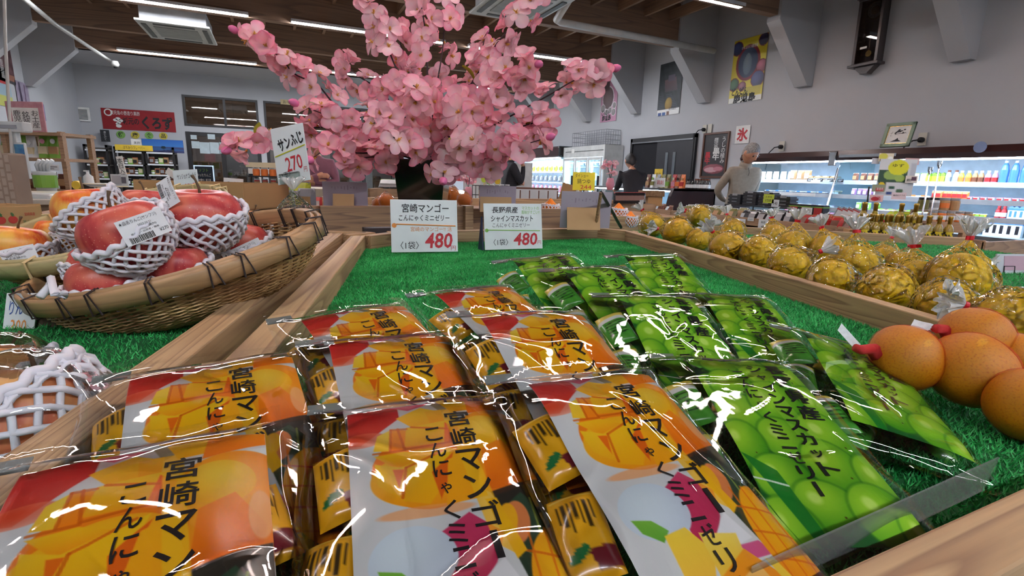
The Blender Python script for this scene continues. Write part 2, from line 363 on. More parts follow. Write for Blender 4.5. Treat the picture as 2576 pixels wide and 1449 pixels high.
# sliding door on the right wall
dy0, dy1, dz = 8.78, 7.08, 2.05
D3 = struct(link('door_3', None, None, T(XR, 0, 0)))
MB().box(-.05, dy1-.06, dz-.07, .02, dy0+.06, dz).build('frame_head', BLACKF, D3)
for y in (dy1-.06, dy0): MB().box(-.05, y, 0, .02, y+.06, dz).build('frame_post', BLACKF, D3)
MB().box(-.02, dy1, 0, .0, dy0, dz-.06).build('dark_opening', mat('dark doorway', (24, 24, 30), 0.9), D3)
dl = MB().box(-.045, dy1, 0, -.025, 8.02, dz-.09).build('door_leaf', mat('charcoal door leaf', (38, 38, 44), 0.45), D3)
MB().box(-.06, dy1, dz-.10, -.04, dy0, dz-.075).build('door_rail', mat('grey steel', (140, 142, 146), 0.35, 0.8), D3)
for y in (7.72, 7.52): MB().box(-.055, y-.035, 1.05, -.045, y+.035, 1.75).build('door_handle', mat('pale slot', (120, 128, 134), 0.3, .4), dl)

# ceiling tubes, air conditioners, ducts
TB = emit('ceiling tube', (244, 247, 255), TUBE); LH = mat('white lamp housing', (215, 217, 220), 0.5)
rows = {-2.0: 'behind the camera', 1.6: 'right above the apple baskets', 5.2: 'in the second row from the camera', 8.75: 'in the third row from the camera', 12.35: 'in the rearmost row by the back wall'}
for y, wh in rows.items():
    for i, x in enumerate((-2.5, .36, 3.07)):
        r = thing('tube_light', 'bright white linear ceiling light %s, %s one' % (wh, ('left', 'middle', 'right')[i]), 'light', T(x, y-.12, 3.32), 'linear ceiling lights')
        MB().box(-.02, -.045, .012, 2.29, .045, .05).build('housing', LH, r); MB().box(0, -.032, 0, 2.25, .032, .014).build('diffuser', TB, r)
ACM = mat('off white plastic', (196, 200, 196), 0.5); ACG = mat('grey slot', (96, 100, 98), 0.6)
for k, (x, y, lb_) in enumerate(((-1.18, 9.55, 'white cassette air conditioner hanging below the ceiling, left of the blossoms'), (2.75, 5.95, 'white cassette air conditioner above the cherry blossoms, cut by the frame top'))):
    r = thing('air_conditioner', lb_, 'air conditioner', T(x, y, 3.18), None)
    MB().box(-.45, -.55, 0, .45, .55, .03).build('panel', ACM, r, bevel=.01); MB().box(-.4, -.45, .03, .4, .45, .25).build('body', LH, r)
    MB().box(-.27, -.3, -.01, .27, .3, 0).build('grille', mat('grille grey', (150, 154, 150), 0.6), r)
    for a in (-.4, .34): MB().box(a, -.4, -.012, a+.06, .4, 0).build('louvre', ACG, r)
    for a in (-.46, .41): MB().box(-.25, a, -.012, .25, a+.05, 0).build('louvre', ACG, r)
PW = mat('white pipe', (188, 188, 184), 0.5)
tag(MB().tube([P(1455, -40, Z=3.25), P(1400, 50, Z=3.2), P(1410, 56, Z=3.2), P(1797, 128, Z=3.2)], .045, 12).build('duct_pipe', PW, smooth=True), 'white pipe bent under the ceiling beams on the right', 'pipe')
tag(MB().tube([P(40, -20, Z=3.2), P(140, 62, Z=3.2), P(295, 165, Z=3.2)], .03, 8).build('conduit_pipe', PW, smooth=True), 'thin white conduit running diagonally under the beams at top left', 'pipe')
r = thing('security_camera', 'small white security camera at the end of the ceiling conduit', 'camera', T(*P(290, 165, Z=3.1)))
MB().lathe([(.05, -.02), (.07, .02), (.05, .08)], 12).build('body', PW, r, True); MB().lathe([(.02, -.05), (.035, -.02)], 10).build('lens', INK, r, True)
r = thing('wall_vent', 'square grey vent on the back wall left of the red banner', 'vent', Fr(P(193, 304, Y=14.99), (1, 0, 0), (0, 0, 1)))
MB().box(0, 0, 0, .26, .3, .03).build('frame', WHI, r)
for i in range(8): MB().box(.04, .04+i*.028, .03, .22, .055+i*.028, .036, None).build('slat', ACG, r)
# ---------------------------------------------------------------- things on the walls
FR = lambda x, y: Fr(P(x, y, X=XR-.012), (0, -1, 0), (0, 0, 1))
FB = lambda x, y: Fr(P(x, y, Y=YB-.012), (1, 0, 0), (0, 0, 1))
FLW = lambda x, y: Fr(P(x, y, X=XL+.012), (0, 1, 0), (0, 0, 1))
r = thing('wall_banner', 'red banner with black and white vinegar lettering on the back wall', 'banner', FB(264, 324)@T(-.03, -.0, 0))
MB().box(0, 0, -.004, 1.42, .46, 0).build('cloth', mat('red banner cloth', (150, 26, 34), 0.7), r)
b = MB(); writing(b, '鹿児島の壺造り黒酢', .45, .375, .1, 4, w=.56); writing(b, '坂元の', .54, .2, .16, 0, w=.32, bold=.02); writing(b, 'くろず', 1.06, .19, .3, 0, w=.62, bold=.04)
for k in range(20):
    a = k*math.pi/10; c = a+math.pi/10; b.mi = 4; b.add([(.13+.08*math.cos(a), .37+.08*math.sin(a), .001), (.13+.08*math.cos(c), .37+.08*math.sin(c), .001), (.13+.055*math.cos(c), .37+.055*math.sin(c), .001), (.13+.055*math.cos(a), .37+.055*math.sin(a), .001)], [(0, 1, 2, 3)])
for cx, cy, rr in ((.25, .21, .045), (.3, .24, .05), (.35, .2, .045), (.31, .16, .045), (.28, .13, .035), (.3, .08, .055)):
    b.mi = 4; b.add([(cx+rr*math.cos(i*.524), cy+rr*.7*math.sin(i*.524), .001) for i in range(12)], [tuple(range(12))])
b.build('lettering', INKS, r)
for i, (x, ch, c) in enumerate(((304, '健', (126, 176, 86)), (340, '康', (206, 190, 70)), (375, '食', (126, 176, 86)), (411, '品', (206, 190, 70)))):
    r = thing('round_sign', 'round %s paper sign with a black character, %s of four under the red banner' % ('green' if i % 2 == 0 else 'yellow', nth(i)), 'sign', FB(x, 338.5+i*1.2), 'round signs under the red banner')
    MB().lathe([(.085, -.003), (.085, 0)], 24).build('disc', mat('disc %d' % (i % 2), c, 0.6), r)
    b = MB(); writing(b, ch, 0, 0, .11, 0, bold=.02, z=.001); b.build('lettering', INKS, r)
def rpost(name, label, q, fn, texts=(), back=None, FF=None, nx=60, frame=None, cat='poster'):
    """q = px of lower-left corner, w, h in metres"""
    (x, y), w, h = q; r = thing(name, label, cat, (FF or FR)(x, y)); poster('sheet', w, h, fn, r, nx=nx)
    if texts:
        b = MB()
        for t in texts: writing(b, *t[:5], **(t[5] if len(t) > 5 else {}))
        b.build('lettering', INKS, r)
    if frame:
        fm, fw = frame
        for a in ((-fw, -fw, w+fw, 0), (-fw, h, w+fw, h+fw), (-fw, 0, 0, h), (w, 0, w+fw, h)): MB().box(a[0], a[1], -.01, a[2], a[3], .015).build('frame_bar', fm, r)
    return r
def f_yel(c):
    c.c[:] = (218, 200, 52)
    c.ell(.48, .58, .36, .42, (130, 32, 48), soft=.01); c.ell(.48, .58, .29, .35, (70, 84, 110), (40, 50, 84), soft=.01); c.ell(.47, .62, .13, .24, (120, 136, 150), (80, 96, 116)); c.ell(.47, .42, .06, .06, (120, 136, 150))
    for x, y, rr, k in ((.12, .2, .15, (60, 72, 120)), (.88, .12, .13, (46, 36, 70)), (.9, .72, .14, (200, 110, 130)), (.12, 1.05, .14, (90, 130, 90)), (.38, 1.12, .1, (170, 110, 120)), (.82, 1.0, .18, (96, 100, 150))):
        c.ell(x, y, rr+.02, rr+.02, (120, 36, 50)); c.ell(x, y, rr, rr, k, [v*.6 for v in k])
    c.rect(0, 1.38, 1, 1.6, (235, 235, 225)); c.rect(.5, 1.16, .95, 1.36, (190, 176, 60))
rpost('tourism_poster', 'yellow tourism poster with a statue photo and small round pictures', ((1832, 262), .62, .93), f_yel, [('どんどん', .2, .17, .12, 0, dict(w=.3, bold=.03)), ('鹿児島', .3, .06, .13, 0, dict(w=.42, bold=.04)), ('がんばろう鹿児島', .3, .8, .05, 4, dict(w=.3))])
def f_dark(c):
    c.c[:] = (38, 44, 48); c.noise(40, 14, 1); c.poly([(.25, .5), (.75, .45), (.85, .85), (.3, .85)], (110, 80, 84), (70, 60, 66)); c.rect(.4, .38, .7, .55, (90, 80, 96))
    for i in range(9): c.line(.05, .95+i*.05, .6+.04*i, .93+i*.05, .012, (74, 80, 88))
    c.ell(.5, 1.22, .16, .2, (170, 140, 60), (120, 90, 40)); c.rect(0, 1.36, 1, 1.8, (232, 232, 230)); c.rect(.05, 1.44, .2, 1.56, (40, 70, 130)); c.rect(.24, 1.44, .39, 1.56, (50, 90, 150)); c.rect(.44, 1.42, .56, 1.58, (120, 90, 80))
rpost('shrine_poster', 'dark poster of a shrine in a forest with a gold emblem', ((1652, 293), .6, .92), f_dark, [('鹿児島観光', .42, .1, .05, 0, dict(w=.2))])
def f_pink(c):
    c.c[:] = (186, 130, 158); c.ell(.45, .62, .36, .42, (225, 215, 222)); c.ell(.45, .62, .32, .38, (120, 100, 100), (90, 66, 70)); c.rect(.2, .05, .5, .35, (90, 70, 72))
    for x, y, rr in ((.15, .95, .13), (.38, 1.1, .1), (.6, 1.05, .1), (.82, 1.12, .12), (.85, .9, .1)): c.ell(x, y, rr+.02, rr+.02, (230, 220, 226)); c.ell(x, y, rr, rr, (150, 140, 140), (110, 110, 110))
    c.rect(0, 1.48, 1, 1.6, (235, 232, 235))
rpost('food_poster', 'pink and purple food poster nearest the back corner of the right wall', ((1509, 309), .6, .86), f_pink, [('どんどん', .2, .2, .12, 0, dict(w=.3, bold=.03)), ('鹿児島', .24, .08, .12, 0, dict(w=.34, bold=.04))])
def f_beef(c):
    c.c[:] = (40, 34, 36); c.noise(20, 6, 2); c.ell(.5, 1.12, .45, .16, (150, 84, 92), (120, 50, 60)); c.ell(.4, 1.15, .3, .08, (196, 150, 156)); c.ell(.7, 1.12, .2, .07, (190, 120, 130))
rpost('beef_poster', 'framed black beef poster with white and red brush lettering beside the sliding door', ((1764, 443), .5, .68), f_beef, [('鹿児島', .26, .54, .1, 4, dict(vertical=True, h=.17)), ('黒牛', .28, .36, .15, 4, dict(vertical=True, h=.2, bold=.03)), ('黒牛', .1, .3, .12, 1, dict(vertical=True, h=.2, bold=.04)), ('うしの極み', .42, .42, .1, 4, dict(vertical=True, h=.42))], frame=(mat('brown picture frame', (96, 56, 38), 0.4), .03))
r = thing('ice_sign', 'white paper sign with the red character for ice', 'sign', FR(1848, 362)); MB().box(0, 0, 0, .27, .27, .002).build('sheet', WHI, r)
b = MB(); writing(b, '氷', .135, .135, .2, 1, bold=.04, z=.003); b.build('lettering', INKS, r)
for i, (x, y, s_) in enumerate(((1773, 325, 1), (1786, 323, 0), (1967, 368, 1), (2320, 350, 1))):
    r = thing('power_outlet', ('cream wall outlet with a black plug, above the beef poster', 'cream blank outlet plate right of the one with the plug', 'cream wall outlet with a black plug above the left end of the long chiller', 'cream wall outlet with a black plug right of the green frame')[i], 'outlet', FR(x, y)@T(-.04, -.07, 0))
    MB().box(0, 0, 0, .085, .14, .01).build('plate', mat('cream plastic', (206, 202, 188), 0.4), r)
    if s_:
        MB().lathe([(.03, .0), (.03, .04), (.015, .06)], 10, T(.045, .06, .01)).build('plug', INK, r)
        b = MB(); L = .75 if i == 0 else .16
        b.tube([(.045, .06, .06), (.0, .05, .1), (-.08, -.02, .1), (-.13, -.15*L/.16, .06), (-.15, -L-.1, .05)], .008, 6).build('cord', INK, r, True)
# pendulum clock
o = P(2153, 190, X=XR-.01); r = thing('pendulum_clock', 'tall dark wooden pendulum wall clock high on the right wall', 'clock', Fr(o, (0, -1, .02), (0, 0, 1)))
CW = wood('dark red clock wood', (50, 26, 24), (26, 12, 12), rings=(4, 30, 30), rough=0.3)
w, h = .3, .86; z0 = .08
cs = MB().box(0, z0, 0, w, z0+.03, .13).box(0, z0+.74, 0, w, z0+.78, .13).box(0, z0, 0, .035, z0+.78, .12).box(w-.035, z0, 0, w, z0+.78, .12).box(0, z0, 0, w, z0+.78, .02)
cs.build('case', CW, r, bevel=.004)
MB().prism([(-.03, z0-.01), (w+.03, z0-.01), (w+.03, z0+.02), (-.03, z0+.02)], 0, .15).prism([(.02, z0-.01), (.09, z0-.075), (.11, z0-.1), (w-.11, z0-.1), (w-.09, z0-.075), (w-.02, z0-.01)], 0, .1).build('base_moulding', CW, r, bevel=.004)
MB().prism([(-.035, z0+.77), (w+.035, z0+.77), (w+.035, z0+.8), (.2, z0+.9), (.19, z0+.93), (.165, z0+.89), (.165, z0+.95), (.135, z0+.95), (.135, z0+.89), (.11, z0+.93), (.1, z0+.9), (-.035, z0+.8)], 0, .12).build('crest', CW, r, bevel=.003)
BR = mat('brass', (196, 160, 84), 0.25, 1.0)
MB().lathe([(.105, 0), (.105, .02), (.09, .02), (.09, .01)], 32, T(.15, z0+.63, .02)).build('bezel', BR, r, True)
fc = MB().lathe([(.09, .0), (.09, .006)], 32, T(.15, z0+.63, .025)).build('dial', mat('clock dial', (190, 186, 170), 0.4), r)
b = MB().lathe([(.05, .0), (.05, .001)], 24, T(.15, z0+.63, .032)); b.build('dial_centre', BR, r)
b = MB()
for i, s_ in enumerate(['12', '1', '2', '3', '4', '5', '6', '7', '8', '9', '10', '11']): writing(b, s_, .15+.07*math.sin(i*math.pi/6), z0+.63+.07*math.cos(i*math.pi/6), .022, 0, z=.034)
b.build('numerals', INKS, r)
for nm, a, L in (('hour_hand', 1.65, .045), ('minute_hand', 1.3, .068)): MB().box(-.003, -.01, .036, .003, L, .038, T(.15, z0+.63, 0)@Matrix.Rotation(-a, 4, 'Z')).build(nm, INK, r)
MB().tube([(.15, z0+.5, .05), (.15, z0+.17, .05)], .004).lathe([(.035, -.005), (.035, .005)], 20, T(.15, z0+.14, .05)).build('pendulum', BR, r)
for x in (.08, .22): MB().tube([(x, z0+.5, .06), (x, z0+.26, .06)], .012, 10).build('chime_weight', mat('steel', (170, 172, 176), 0.25, 1.0), r, True)
MB().box(.035, z0+.03, .11, w-.035, z0+.74, .114).build('glass_door', film('clock glass', tint=(200, 200, 205), gain=1.5, base=.03, strength=0, crease=False, rough=.02), r)
MB().box(.08, z0+.19, .115, .16, z0+.215, .116).build('label_strip', WHI, r)
# green framed calligraphy standing on the chiller
o = P(2213, 371, X=6.25); r = thing('framed_calligraphy', 'pale green framed calligraphy of the character for laugh, standing on the long chiller', 'picture', Fr(o, (0, -1, 0), (.28, 0, 1)))
GF = mat('pale green frame', (112, 140, 118), 0.4); MB().box(0, 0, -.012, .3, .27, 0).build('sheet', WHI, r)
for a in ((0, 0, .3, .035), (0, .235, .3, .27), (0, 0, .035, .27), (.265, 0, .3, .27)): MB().box(a[0], a[1], -.01, a[2], a[3], .012).build('frame_bar', GF, r, bevel=.002)
for a in ((.035, .035, .265, .04), (.035, .23, .265, .235), (.035, .035, .04, .235), (.26, .035, .265, .235)): MB().box(a[0], a[1], 0, a[2], a[3], .004).build('gold_fillet', BR, r)
b = MB(); writing(b, '笑', .165, .13, .14, 0, bold=.03, shear=.35, z=.001); writing(b, 'よし', .08, .15, .03, 0, vertical=True, z=.001, shear=.3); b.build('lettering', INKS, r)
# left wall and back wall posters
def f_sakura(c): c.c[:] = (96, 62, 66); c.noise(30, 30, 3); c.rect(0, 1.1, 1, 1.25, (150, 100, 80)); c.rect(0, 1.25, 1, 1.4, (60, 60, 66))
rpost('festival_poster', 'dark red poster high on the left wall', ((-4, 200), .62, .82), f_sakura, [('鹿児島', .2, .2, .14, 4, dict(vertical=True, h=.3))], FF=FLW)
def f_cross(c): c.c[:] = (150, 176, 190); c.rect(0, .0, 1, .3, (176, 200, 210)); c.rect(0, .75, 1, 1.2, (186, 190, 100)); c.line(.1, .4, .9, .4, .08, (190, 60, 60)); c.line(.75, .3, .75, .8, .05, (190, 40, 50))
rpost('agency_poster', 'pale blue and green poster with a red cross, below the dark red one', ((-8, 262), .6, .62), f_cross, FF=FLW)
def f_wood(c): c.c[:] = (150, 140, 160); c.noise(25, 18, 5); c.line(.3, .1, .36, 1.0, .16, (60, 50, 74)); c.line(.7, .1, .66, .7, .08, (90, 60, 90)); c.rect(0, 1.3, 1, 2, (190, 186, 196))
rpost('wisteria_poster', 'narrow purple and white poster by the left shelf', ((55, 312), .5, .72), f_wood, FF=FLW)
def f_pur(c): c.c[:] = (96, 96, 150); c.ell(.4, .3, .4, .3, (130, 130, 180), (84, 84, 140))
rpost('purple_poster', 'small violet sheet on the left wall above the pink display board', ((97, 300), .36, .3), f_pur, FF=FLW)
r = thing('restroom_sign', 'cream restroom direction sign above the second window', 'sign', FB(706, 262)); MB().box(0, 0, -.01, .85, .12, 0).build('board', mat('cream board', (206, 186, 140), 0.6), r)
b = MB(); writing(b, 'お手洗い', .24, .06, .09, 0, w=.36, z=.001); writing(b, '→', .66, .06, .11, 0, w=.1, z=.001)
for x, m_ in ((.47, 6), (.55, 1)): b.mi = m_; b.box(x-.012, .02, 0, x+.012, .07, .001).lathe([(.014, 0), (.014, .001)], 10, T(x, .088, 0))
b.build('lettering', INKS, r)
def f_black(c): c.c[:] = (40, 42, 46); c.noise(40, 20, 8)
rpost('menu_card', 'narrow black card hanging above the left black rack', ((255, 356), .17, .26), f_black, [('黒にんにく', .085, .13, .05, 4, dict(vertical=True, h=.2))], FF=lambda x, y: Fr(P(x, y, Y=14.85), (1, 0, 0), (0, 0, 1)))
for i, (x, y, w_, h_) in enumerate(((483, 373, .17, .17), (504, 386, .22, .27), (529, 386, .22, .27), (553, 386, .08, .27), (523, 350, .16, .12), (480, 350, .13, .1))):
    r = thing('door_notice', 'white paper notice taped inside the glass door, %s of six from the upper left' % nth(i), 'notice', FB(x, y)@T(0, 0, .01), 'notices on the glass door'); MB().box(0, 0, 0, w_, h_, .002).build('sheet', mat('paper blue white', (190, 206, 212), 0.6), r)
# ---------------------------------------------------------------- the display island: trays, turf, price cards
ZT, RZ = 1.01, 1.042
PINE = wood('pale pine', (190, 156, 108), (140, 102, 62), rings=(2.2, 60, 60), rough=0.55)
PINE2 = wood('worn pine', (172, 132, 88), (120, 84, 52), rings=(2.2, 60, 60), rough=0.6)
def board(name, A, B, w, h, z, parent, m=PINE, side=1, bev=.002):
    """board whose top edge runs from A to B, its width on the right (side=1) of that way"""
    A = Vector((A[0], A[1], z)); B = Vector((B[0], B[1], z)); d = B-A; L = d.length
    M = Matrix.Translation(A) @ Matrix.Rotation(math.atan2(d.y, d.x), 4, 'Z')
    y0, y1 = (-w, 0) if side > 0 else (0, w)
    return MB().box(0, y0, -h, L, y1, 0).build(name, m, parent, M=M, bevel=bev)
ctr = thing('display_tray', 'pale pine display tray lined with green turf, holding the jelly bags', 'display tray')
LB, RB = [(.155, 1.40), (-.155, .14)], [(1.04, 1.36), (.715, .14)]
board('side_board', (.135+.036, 1.40), (-.172+.036, .12), .036, .09, RZ, ctr, side=-1)
board('corner_board', (.20, 1.40), (.30, 1.475), .03, .07, RZ, ctr)
board('back_board', (.28, 1.49), (1.0, 1.485), .025, .07, RZ, ctr)
board('corner_board', (1.0, 1.49), (1.075, 1.35), .025, .07, RZ, ctr)
board('side_board', (1.06, 1.37), (.69, .09), .024, .09, RZ, ctr)
board('front_board', (-.25, .112), (.72, .112), .03, .10, RZ-.003, ctr)
MB().box(-.2, .1, ZT-.07, 1.1, 1.5, ZT-.05).build('tray_floor', PINE2, ctr)
MB().box(.0, .3, 0, .08, .38, ZT-.07).box(.7, .3, 0, .78, .38, ZT-.07).box(.4, 1.3, 0, .48, 1.38, ZT-.07).build('leg_frame', PINE2, ctr)
lt = thing('display_tray', 'pale pine display tray lined with green turf, holding the apple baskets', 'display tray')
board('side_board', (.155, 1.44), (-.165, .12), .034, .09, RZ+.003, lt)
board('corner_board', (.225, 1.455), (.15, 1.41), .03, .07, RZ+.003, lt, side=-1)
board('back_board', (-.35, 1.72), (.225, 1.455), .03, .07, RZ+.003, lt)
MB().prism([(-1.3, .1), (-.2, .1), (.17, 1.44), (-.3, 1.7), (-1.3, 1.7)], ZT-.07, ZT-.05).build('tray_floor', PINE2, lt)
MB().box(-1.2, .3, 0, -1.12, .38, ZT-.07).box(-.35, .3, 0, -.27, .38, ZT-.07).box(-.6, 1.5, 0, -.52, 1.58, ZT-.07).build('leg_frame', PINE2, lt)
rt_ = thing('display_tray', 'pale pine display tray with the bagged yellow citrus', 'display tray')
board('back_board', (1.07, 1.80), (1.55, 1.66), .03, .09, RZ+.02, rt_); board('back_board', (1.55, 1.66), (2.3, 1.0), .03, .09, RZ-.01, rt_)
board('partition', (1.04, 1.72), (1.01, 1.50), .028, .08, RZ+.02, rt_)
MB().prism([(1.06, 1.6), (.7, .1), (2.0, .1), (2.3, 1.0), (1.55, 1.64), (1.1, 1.75)], ZT-.07, ZT-.05).build('tray_floor', PINE2, rt_)
MB().box(1.0, .3, 0, 1.08, .38, ZT-.07).box(1.8, .5, 0, 1.88, .58, ZT-.07).build('leg_frame', PINE2, rt_)
md = thing('display_platform', 'raised pine box in the middle of the display island, around the black vase', 'display platform')
board('back_board', (.12, 1.74), (.60, 1.745), .02, .10, 1.10, md, m=PINE2); board('back_board', (.62, 1.745), (1.05, 1.72), .02, .09, 1.092, md, m=PINE2)
board('side_board', (-.2, 1.95), (.12, 1.74), .025, .10, 1.10, md, m=PINE2); MB().box(.595, 1.70, 1.0, .625, 1.76, 1.102).build('post', PINE, md)
MB().prism([(.1, 1.5), (1.05, 1.5), (1.05, 1.72), (.1, 1.74)], .99, 1.015).build('platform_floor', mat('dark platform', (60, 52, 52), 0.6), md); MB().box(.45, 1.55, 0, .6, 1.7, .99).build('leg_frame', PINE2, md)
MB().box(.22, 1.50, 1.015, .30, 1.54, 1.05).build('spacer_block', mat('dark block', (54, 44, 44), 0.5), md)

TURF = mat('artificial grass', (64, 184, 98), 0.5, c2=(34, 146, 68), nscale=(9, 9, 9), rand=0.32, spec=.35)
TBASE = mat('turf backing', (24, 100, 48), 0.9)
def inside(poly, x, y):
    r = np.zeros(len(x), bool); n = len(poly)
    for i in range(n):
        x0, y0 = poly[i]; x1, y1 = poly[(i+1) % n]
        c = ((y0 > y) != (y1 > y)) & (x < (x1-x0)*(y-y0)/(y1-y0+1e-12)+x0); r ^= c
    return r
def turf(poly, n, label, seed):
    g = np.random.default_rng(seed); a = np.array(poly); lo, hi = a.min(0), a.max(0)
    x = g.uniform(lo[0], hi[0], n*3); y = g.uniform(lo[1], hi[1], n*3); k = inside(poly, x, y); x, y = x[k][:n], y[k][:n]; n = len(x)
    th = g.uniform(0, 2*np.pi, n); w = g.uniform(.0006, .001, n); L = g.uniform(.002, .0055, n); h = g.uniform(.003, .0062, n); t2 = th+g.normal(0, 1.2, n)
    z0 = ZT-.0055; c, s_ = np.cos(th), np.sin(th)
    V = np.stack([np.stack([x-w*s_, y+w*c, np.full(n, z0)], -1), np.stack([x+w*s_, y-w*c, np.full(n, z0)], -1), np.stack([x+L*np.cos(t2), y+L*np.sin(t2), z0+h], -1)], 1).reshape(-1, 3)
    me = bpy.data.meshes.new('turf_blades'); me.vertices.add(3*n); me.vertices.foreach_set('co', V.ravel().astype(np.float32)); me.loops.add(3*n); me.loops.foreach_set('vertex_index', np.arange(3*n, dtype=np.int32))
    me.polygons.add(n); me.polygons.foreach_set('loop_start', np.arange(0, 3*n, 3, dtype=np.int32)); me.polygons.foreach_set('loop_total', np.full(n, 3, np.int32)); me.materials.append(TURF); me.update(calc_edges=True)
    o = tag(link('artificial_turf', me), label, 'turf', kind='stuff'); MB().prism(poly, ZT-.05, ZT-.006).build('turf_backing', TBASE, o); return o
turf([(-.165, .13), (.70, .12), (1.04, 1.35), (.99, 1.465), (.30, 1.465), (.17, 1.40)], 230000, 'bright green artificial turf in the centre tray under the jelly bags', 1)
turf([(-1.2, .13), (-.20, .13), (.122, 1.42), (-.3, 1.66), (-1.2, 1.66)], 140000, 'green artificial turf under the apple baskets', 2)
turf([(1.07, 1.34), (.74, .13), (1.95, .13), (2.2, 1.0), (1.54, 1.62), (1.1, 1.74), (1.05, 1.52)], 70000, 'green artificial turf under the bagged yellow citrus', 3)
CLR = film('clear acrylic', tint=(226, 236, 230), rough=0.03, gain=1.5, base=0.04, strength=0.0, crease=False)
tag(MB().box(0, -.0005, 0, .225, .0005, .026, Fr((.18, .134, ZT), (1, .03, 0), (0, 1, 0))@Matrix.Rotation(.15, 4, 'X')).build('clear_divider', film('divider acrylic', tint=(243, 247, 243), rough=0.08, gain=.6, base=0.02, strength=0.0, crease=False, haze=.09)), 'clear plastic divider strip along the front board of the centre tray', 'divider')

CARD = mat('white card', (226, 232, 234), 0.5); KRAFT = mat('kraft cardboard', (186, 152, 110), 0.8, c2=(178, 144, 102))
LILAC = mat('lilac board back', (170, 160, 172), 0.6, c2=(160, 150, 164), nscale=(6, 6, 6))
def placard(label, bl, br, h, items, lean=.16, z=ZT+.001, M=None, w=None, name='price_card'):
    if M is None:
        a, b_ = P(*bl, Z=z), P(*br, Z=z); w = (b_-a).length; x = (b_-a).normalized(); bk = Vector((-x.y, x.x, 0)); M = Fr(a, x, Vector((0, 0, 1))+bk*lean)
    r = thing(name, label, 'price card', M); MB().box(0, 0, -.0015, w, h, 0).build('card', CARD, r, bevel=.0006)
    b = MB()
    for it in items:
        if it[0] == 'line': b.mi = it[5]; b.tube([(it[1]*w, it[2]*h, .0006), (it[3]*w, it[4]*h, .0006)], it[6]*h, 4)
        elif it[0] == 'dot': b.mi = it[3]; b.lathe([(it[4]*h, 0), (it[4]*h, .0008)], 14, T(it[1]*w, it[2]*h, 0))
        else: writing(b, it[0], it[1]*w, it[2]*h, .1, it[3], w=it[4]*w, h=it[5]*h, **(it[6] if len(it) > 6 else {}))
    b.build('lettering', INKS, r); return r, w
r, w = placard('white handwritten 480 yen card for the mango jelly, left of the two front cards', (985, 635), (1152, 633), .132, [
    ('宮崎マンゴー', .52, .84, 0, .7, .17, dict(bold=.012)), ('こんにゃくミニゼリー', .50, .655, 0, .76, .12, dict(shear=.1, bold=.01)), ('line', .08, .535, .97, .50, 2, .011), ('dot', .05, .51, 2, .045),
    ('宮崎のマンゴー!! 活', .6, .44, 2, .62, .09), ('480', .71, .22, 1, .42, .30, dict(bold=.02, shear=.12)), ('円', .93, .07, 1, .075, .09), ('〈1袋〉', .27, .13, 0, .27, .15)])
MB().box(.02, .0, -.012, w-.03, .05, -.009, None).build('stand_foot', KRAFT, r)
r, w = placard('white handwritten 480 yen card for the muscat jelly, right of the two front cards', (1220, 629), (1365, 625), .124, [
    ('長野県産', .36, .86, 0, .44, .14, dict(shear=.1, bold=.012)), ('マスカットの', .80, .9, 3, .3, .075), ('風味がすごい!!', .80, .81, 3, .32, .085), ('シャインマスカット', .48, .67, 0, .72, .14, dict(shear=.1, bold=.012)), ('こんにゃくミニゼリー', .46, .53, 0, .64, .10, dict(shear=.1)), ('line', .04, .43, .96, .40, 3, .009), ('dot', .04, .42, 3, .04),
    ('480', .7, .22, 1, .42, .28, dict(bold=.02, shear=.12)), ('円', .94, .14, 1, .06, .08), ('〈1袋〉', .27, .16, 0, .25, .14)])
MB().prism([(-.008, 0), (-.05, 0), (-.012, .09)], 0, .004, Fr((0, 0, 0), (0, 0, 1), (0, 1, 0))).build('blue_stand', mat('dark blue stand', (36, 46, 84), 0.4), r)
# cards held over the apples and behind
def held(label, q, w, h, D, items, rot=0, yaw=0, pole=True, cat=None):
    p = P(*q, D=D); M = Matrix.Translation(p) @ Matrix.Rotation(yaw-math.radians(24.7), 4, 'Z') @ Matrix.Rotation(math.pi/2-.1, 4, 'X') @ Matrix.Rotation(rot, 4, 'Z')
    return placard(label, None, None, h, items, M=M, w=w)[0]
r = held('tall white 270 yen card for the red apples, held above the basket by a clip', (700, 466), .085, .125, 1.15, [('サンふじ', .56, .72, 0, .78, .22, dict(bold=.035, rot=.2)), ('line', .04, .5, .98, .62, 5, .012), ('270', .58, .34, 1, .5, .26, dict(bold=.01, rot=.1)), ('円', .9, .2, 1, .1, .09), ('〈1玉〉', .25, .16, 0, .36, .1, dict(rot=.15))], rot=.17, yaw=-.25)
MB().tube([(.03, .02, -.004), (.03, -.06, -.004), (.028, -.12, -.02)], .004, 8).box(.01, -.0, -.008, .06, .022, .006).build('clip_holder', CLR, r)
r = held('white 270 yen card for the striped apples, standing behind the left basket', (440, 483), .058, .05, 1.2, [('サンジョナゴールド', .56, .72, 0, .78, .24, dict(rot=.1)), ('270円', .7, .25, 1, .5, .25), ('〈1個〉', .22, .2, 0, .3, .2)], rot=.08)
MB().tube([(.03, .0, -.003), (.03, -.12, -.003)], .003, 6).build('stick', CLR, r)
held('small white 450 yen card far behind the strawberry cartons', (562, 482), .085, .06, 2.2, [('きゅうり', .5, .66, 0, .6, .2), ('450', .7, .2, 1, .4, .25), ('〈1袋〉', .3, .22, 0, .3, .15)], rot=-.05)
held('bright yellow price card below the white refrigerator', (1440, 478), .13, .105, 3.0, [('ダイショー', .4, .8, 0, .6, .2), ('鍋つゆ', .5, .5, 0, .6, .28), ('244', .6, .18, 1, .5, .22)], rot=0).children[0].data.materials[0] = mat('fluorescent yellow card', (226, 214, 30), 0.5)
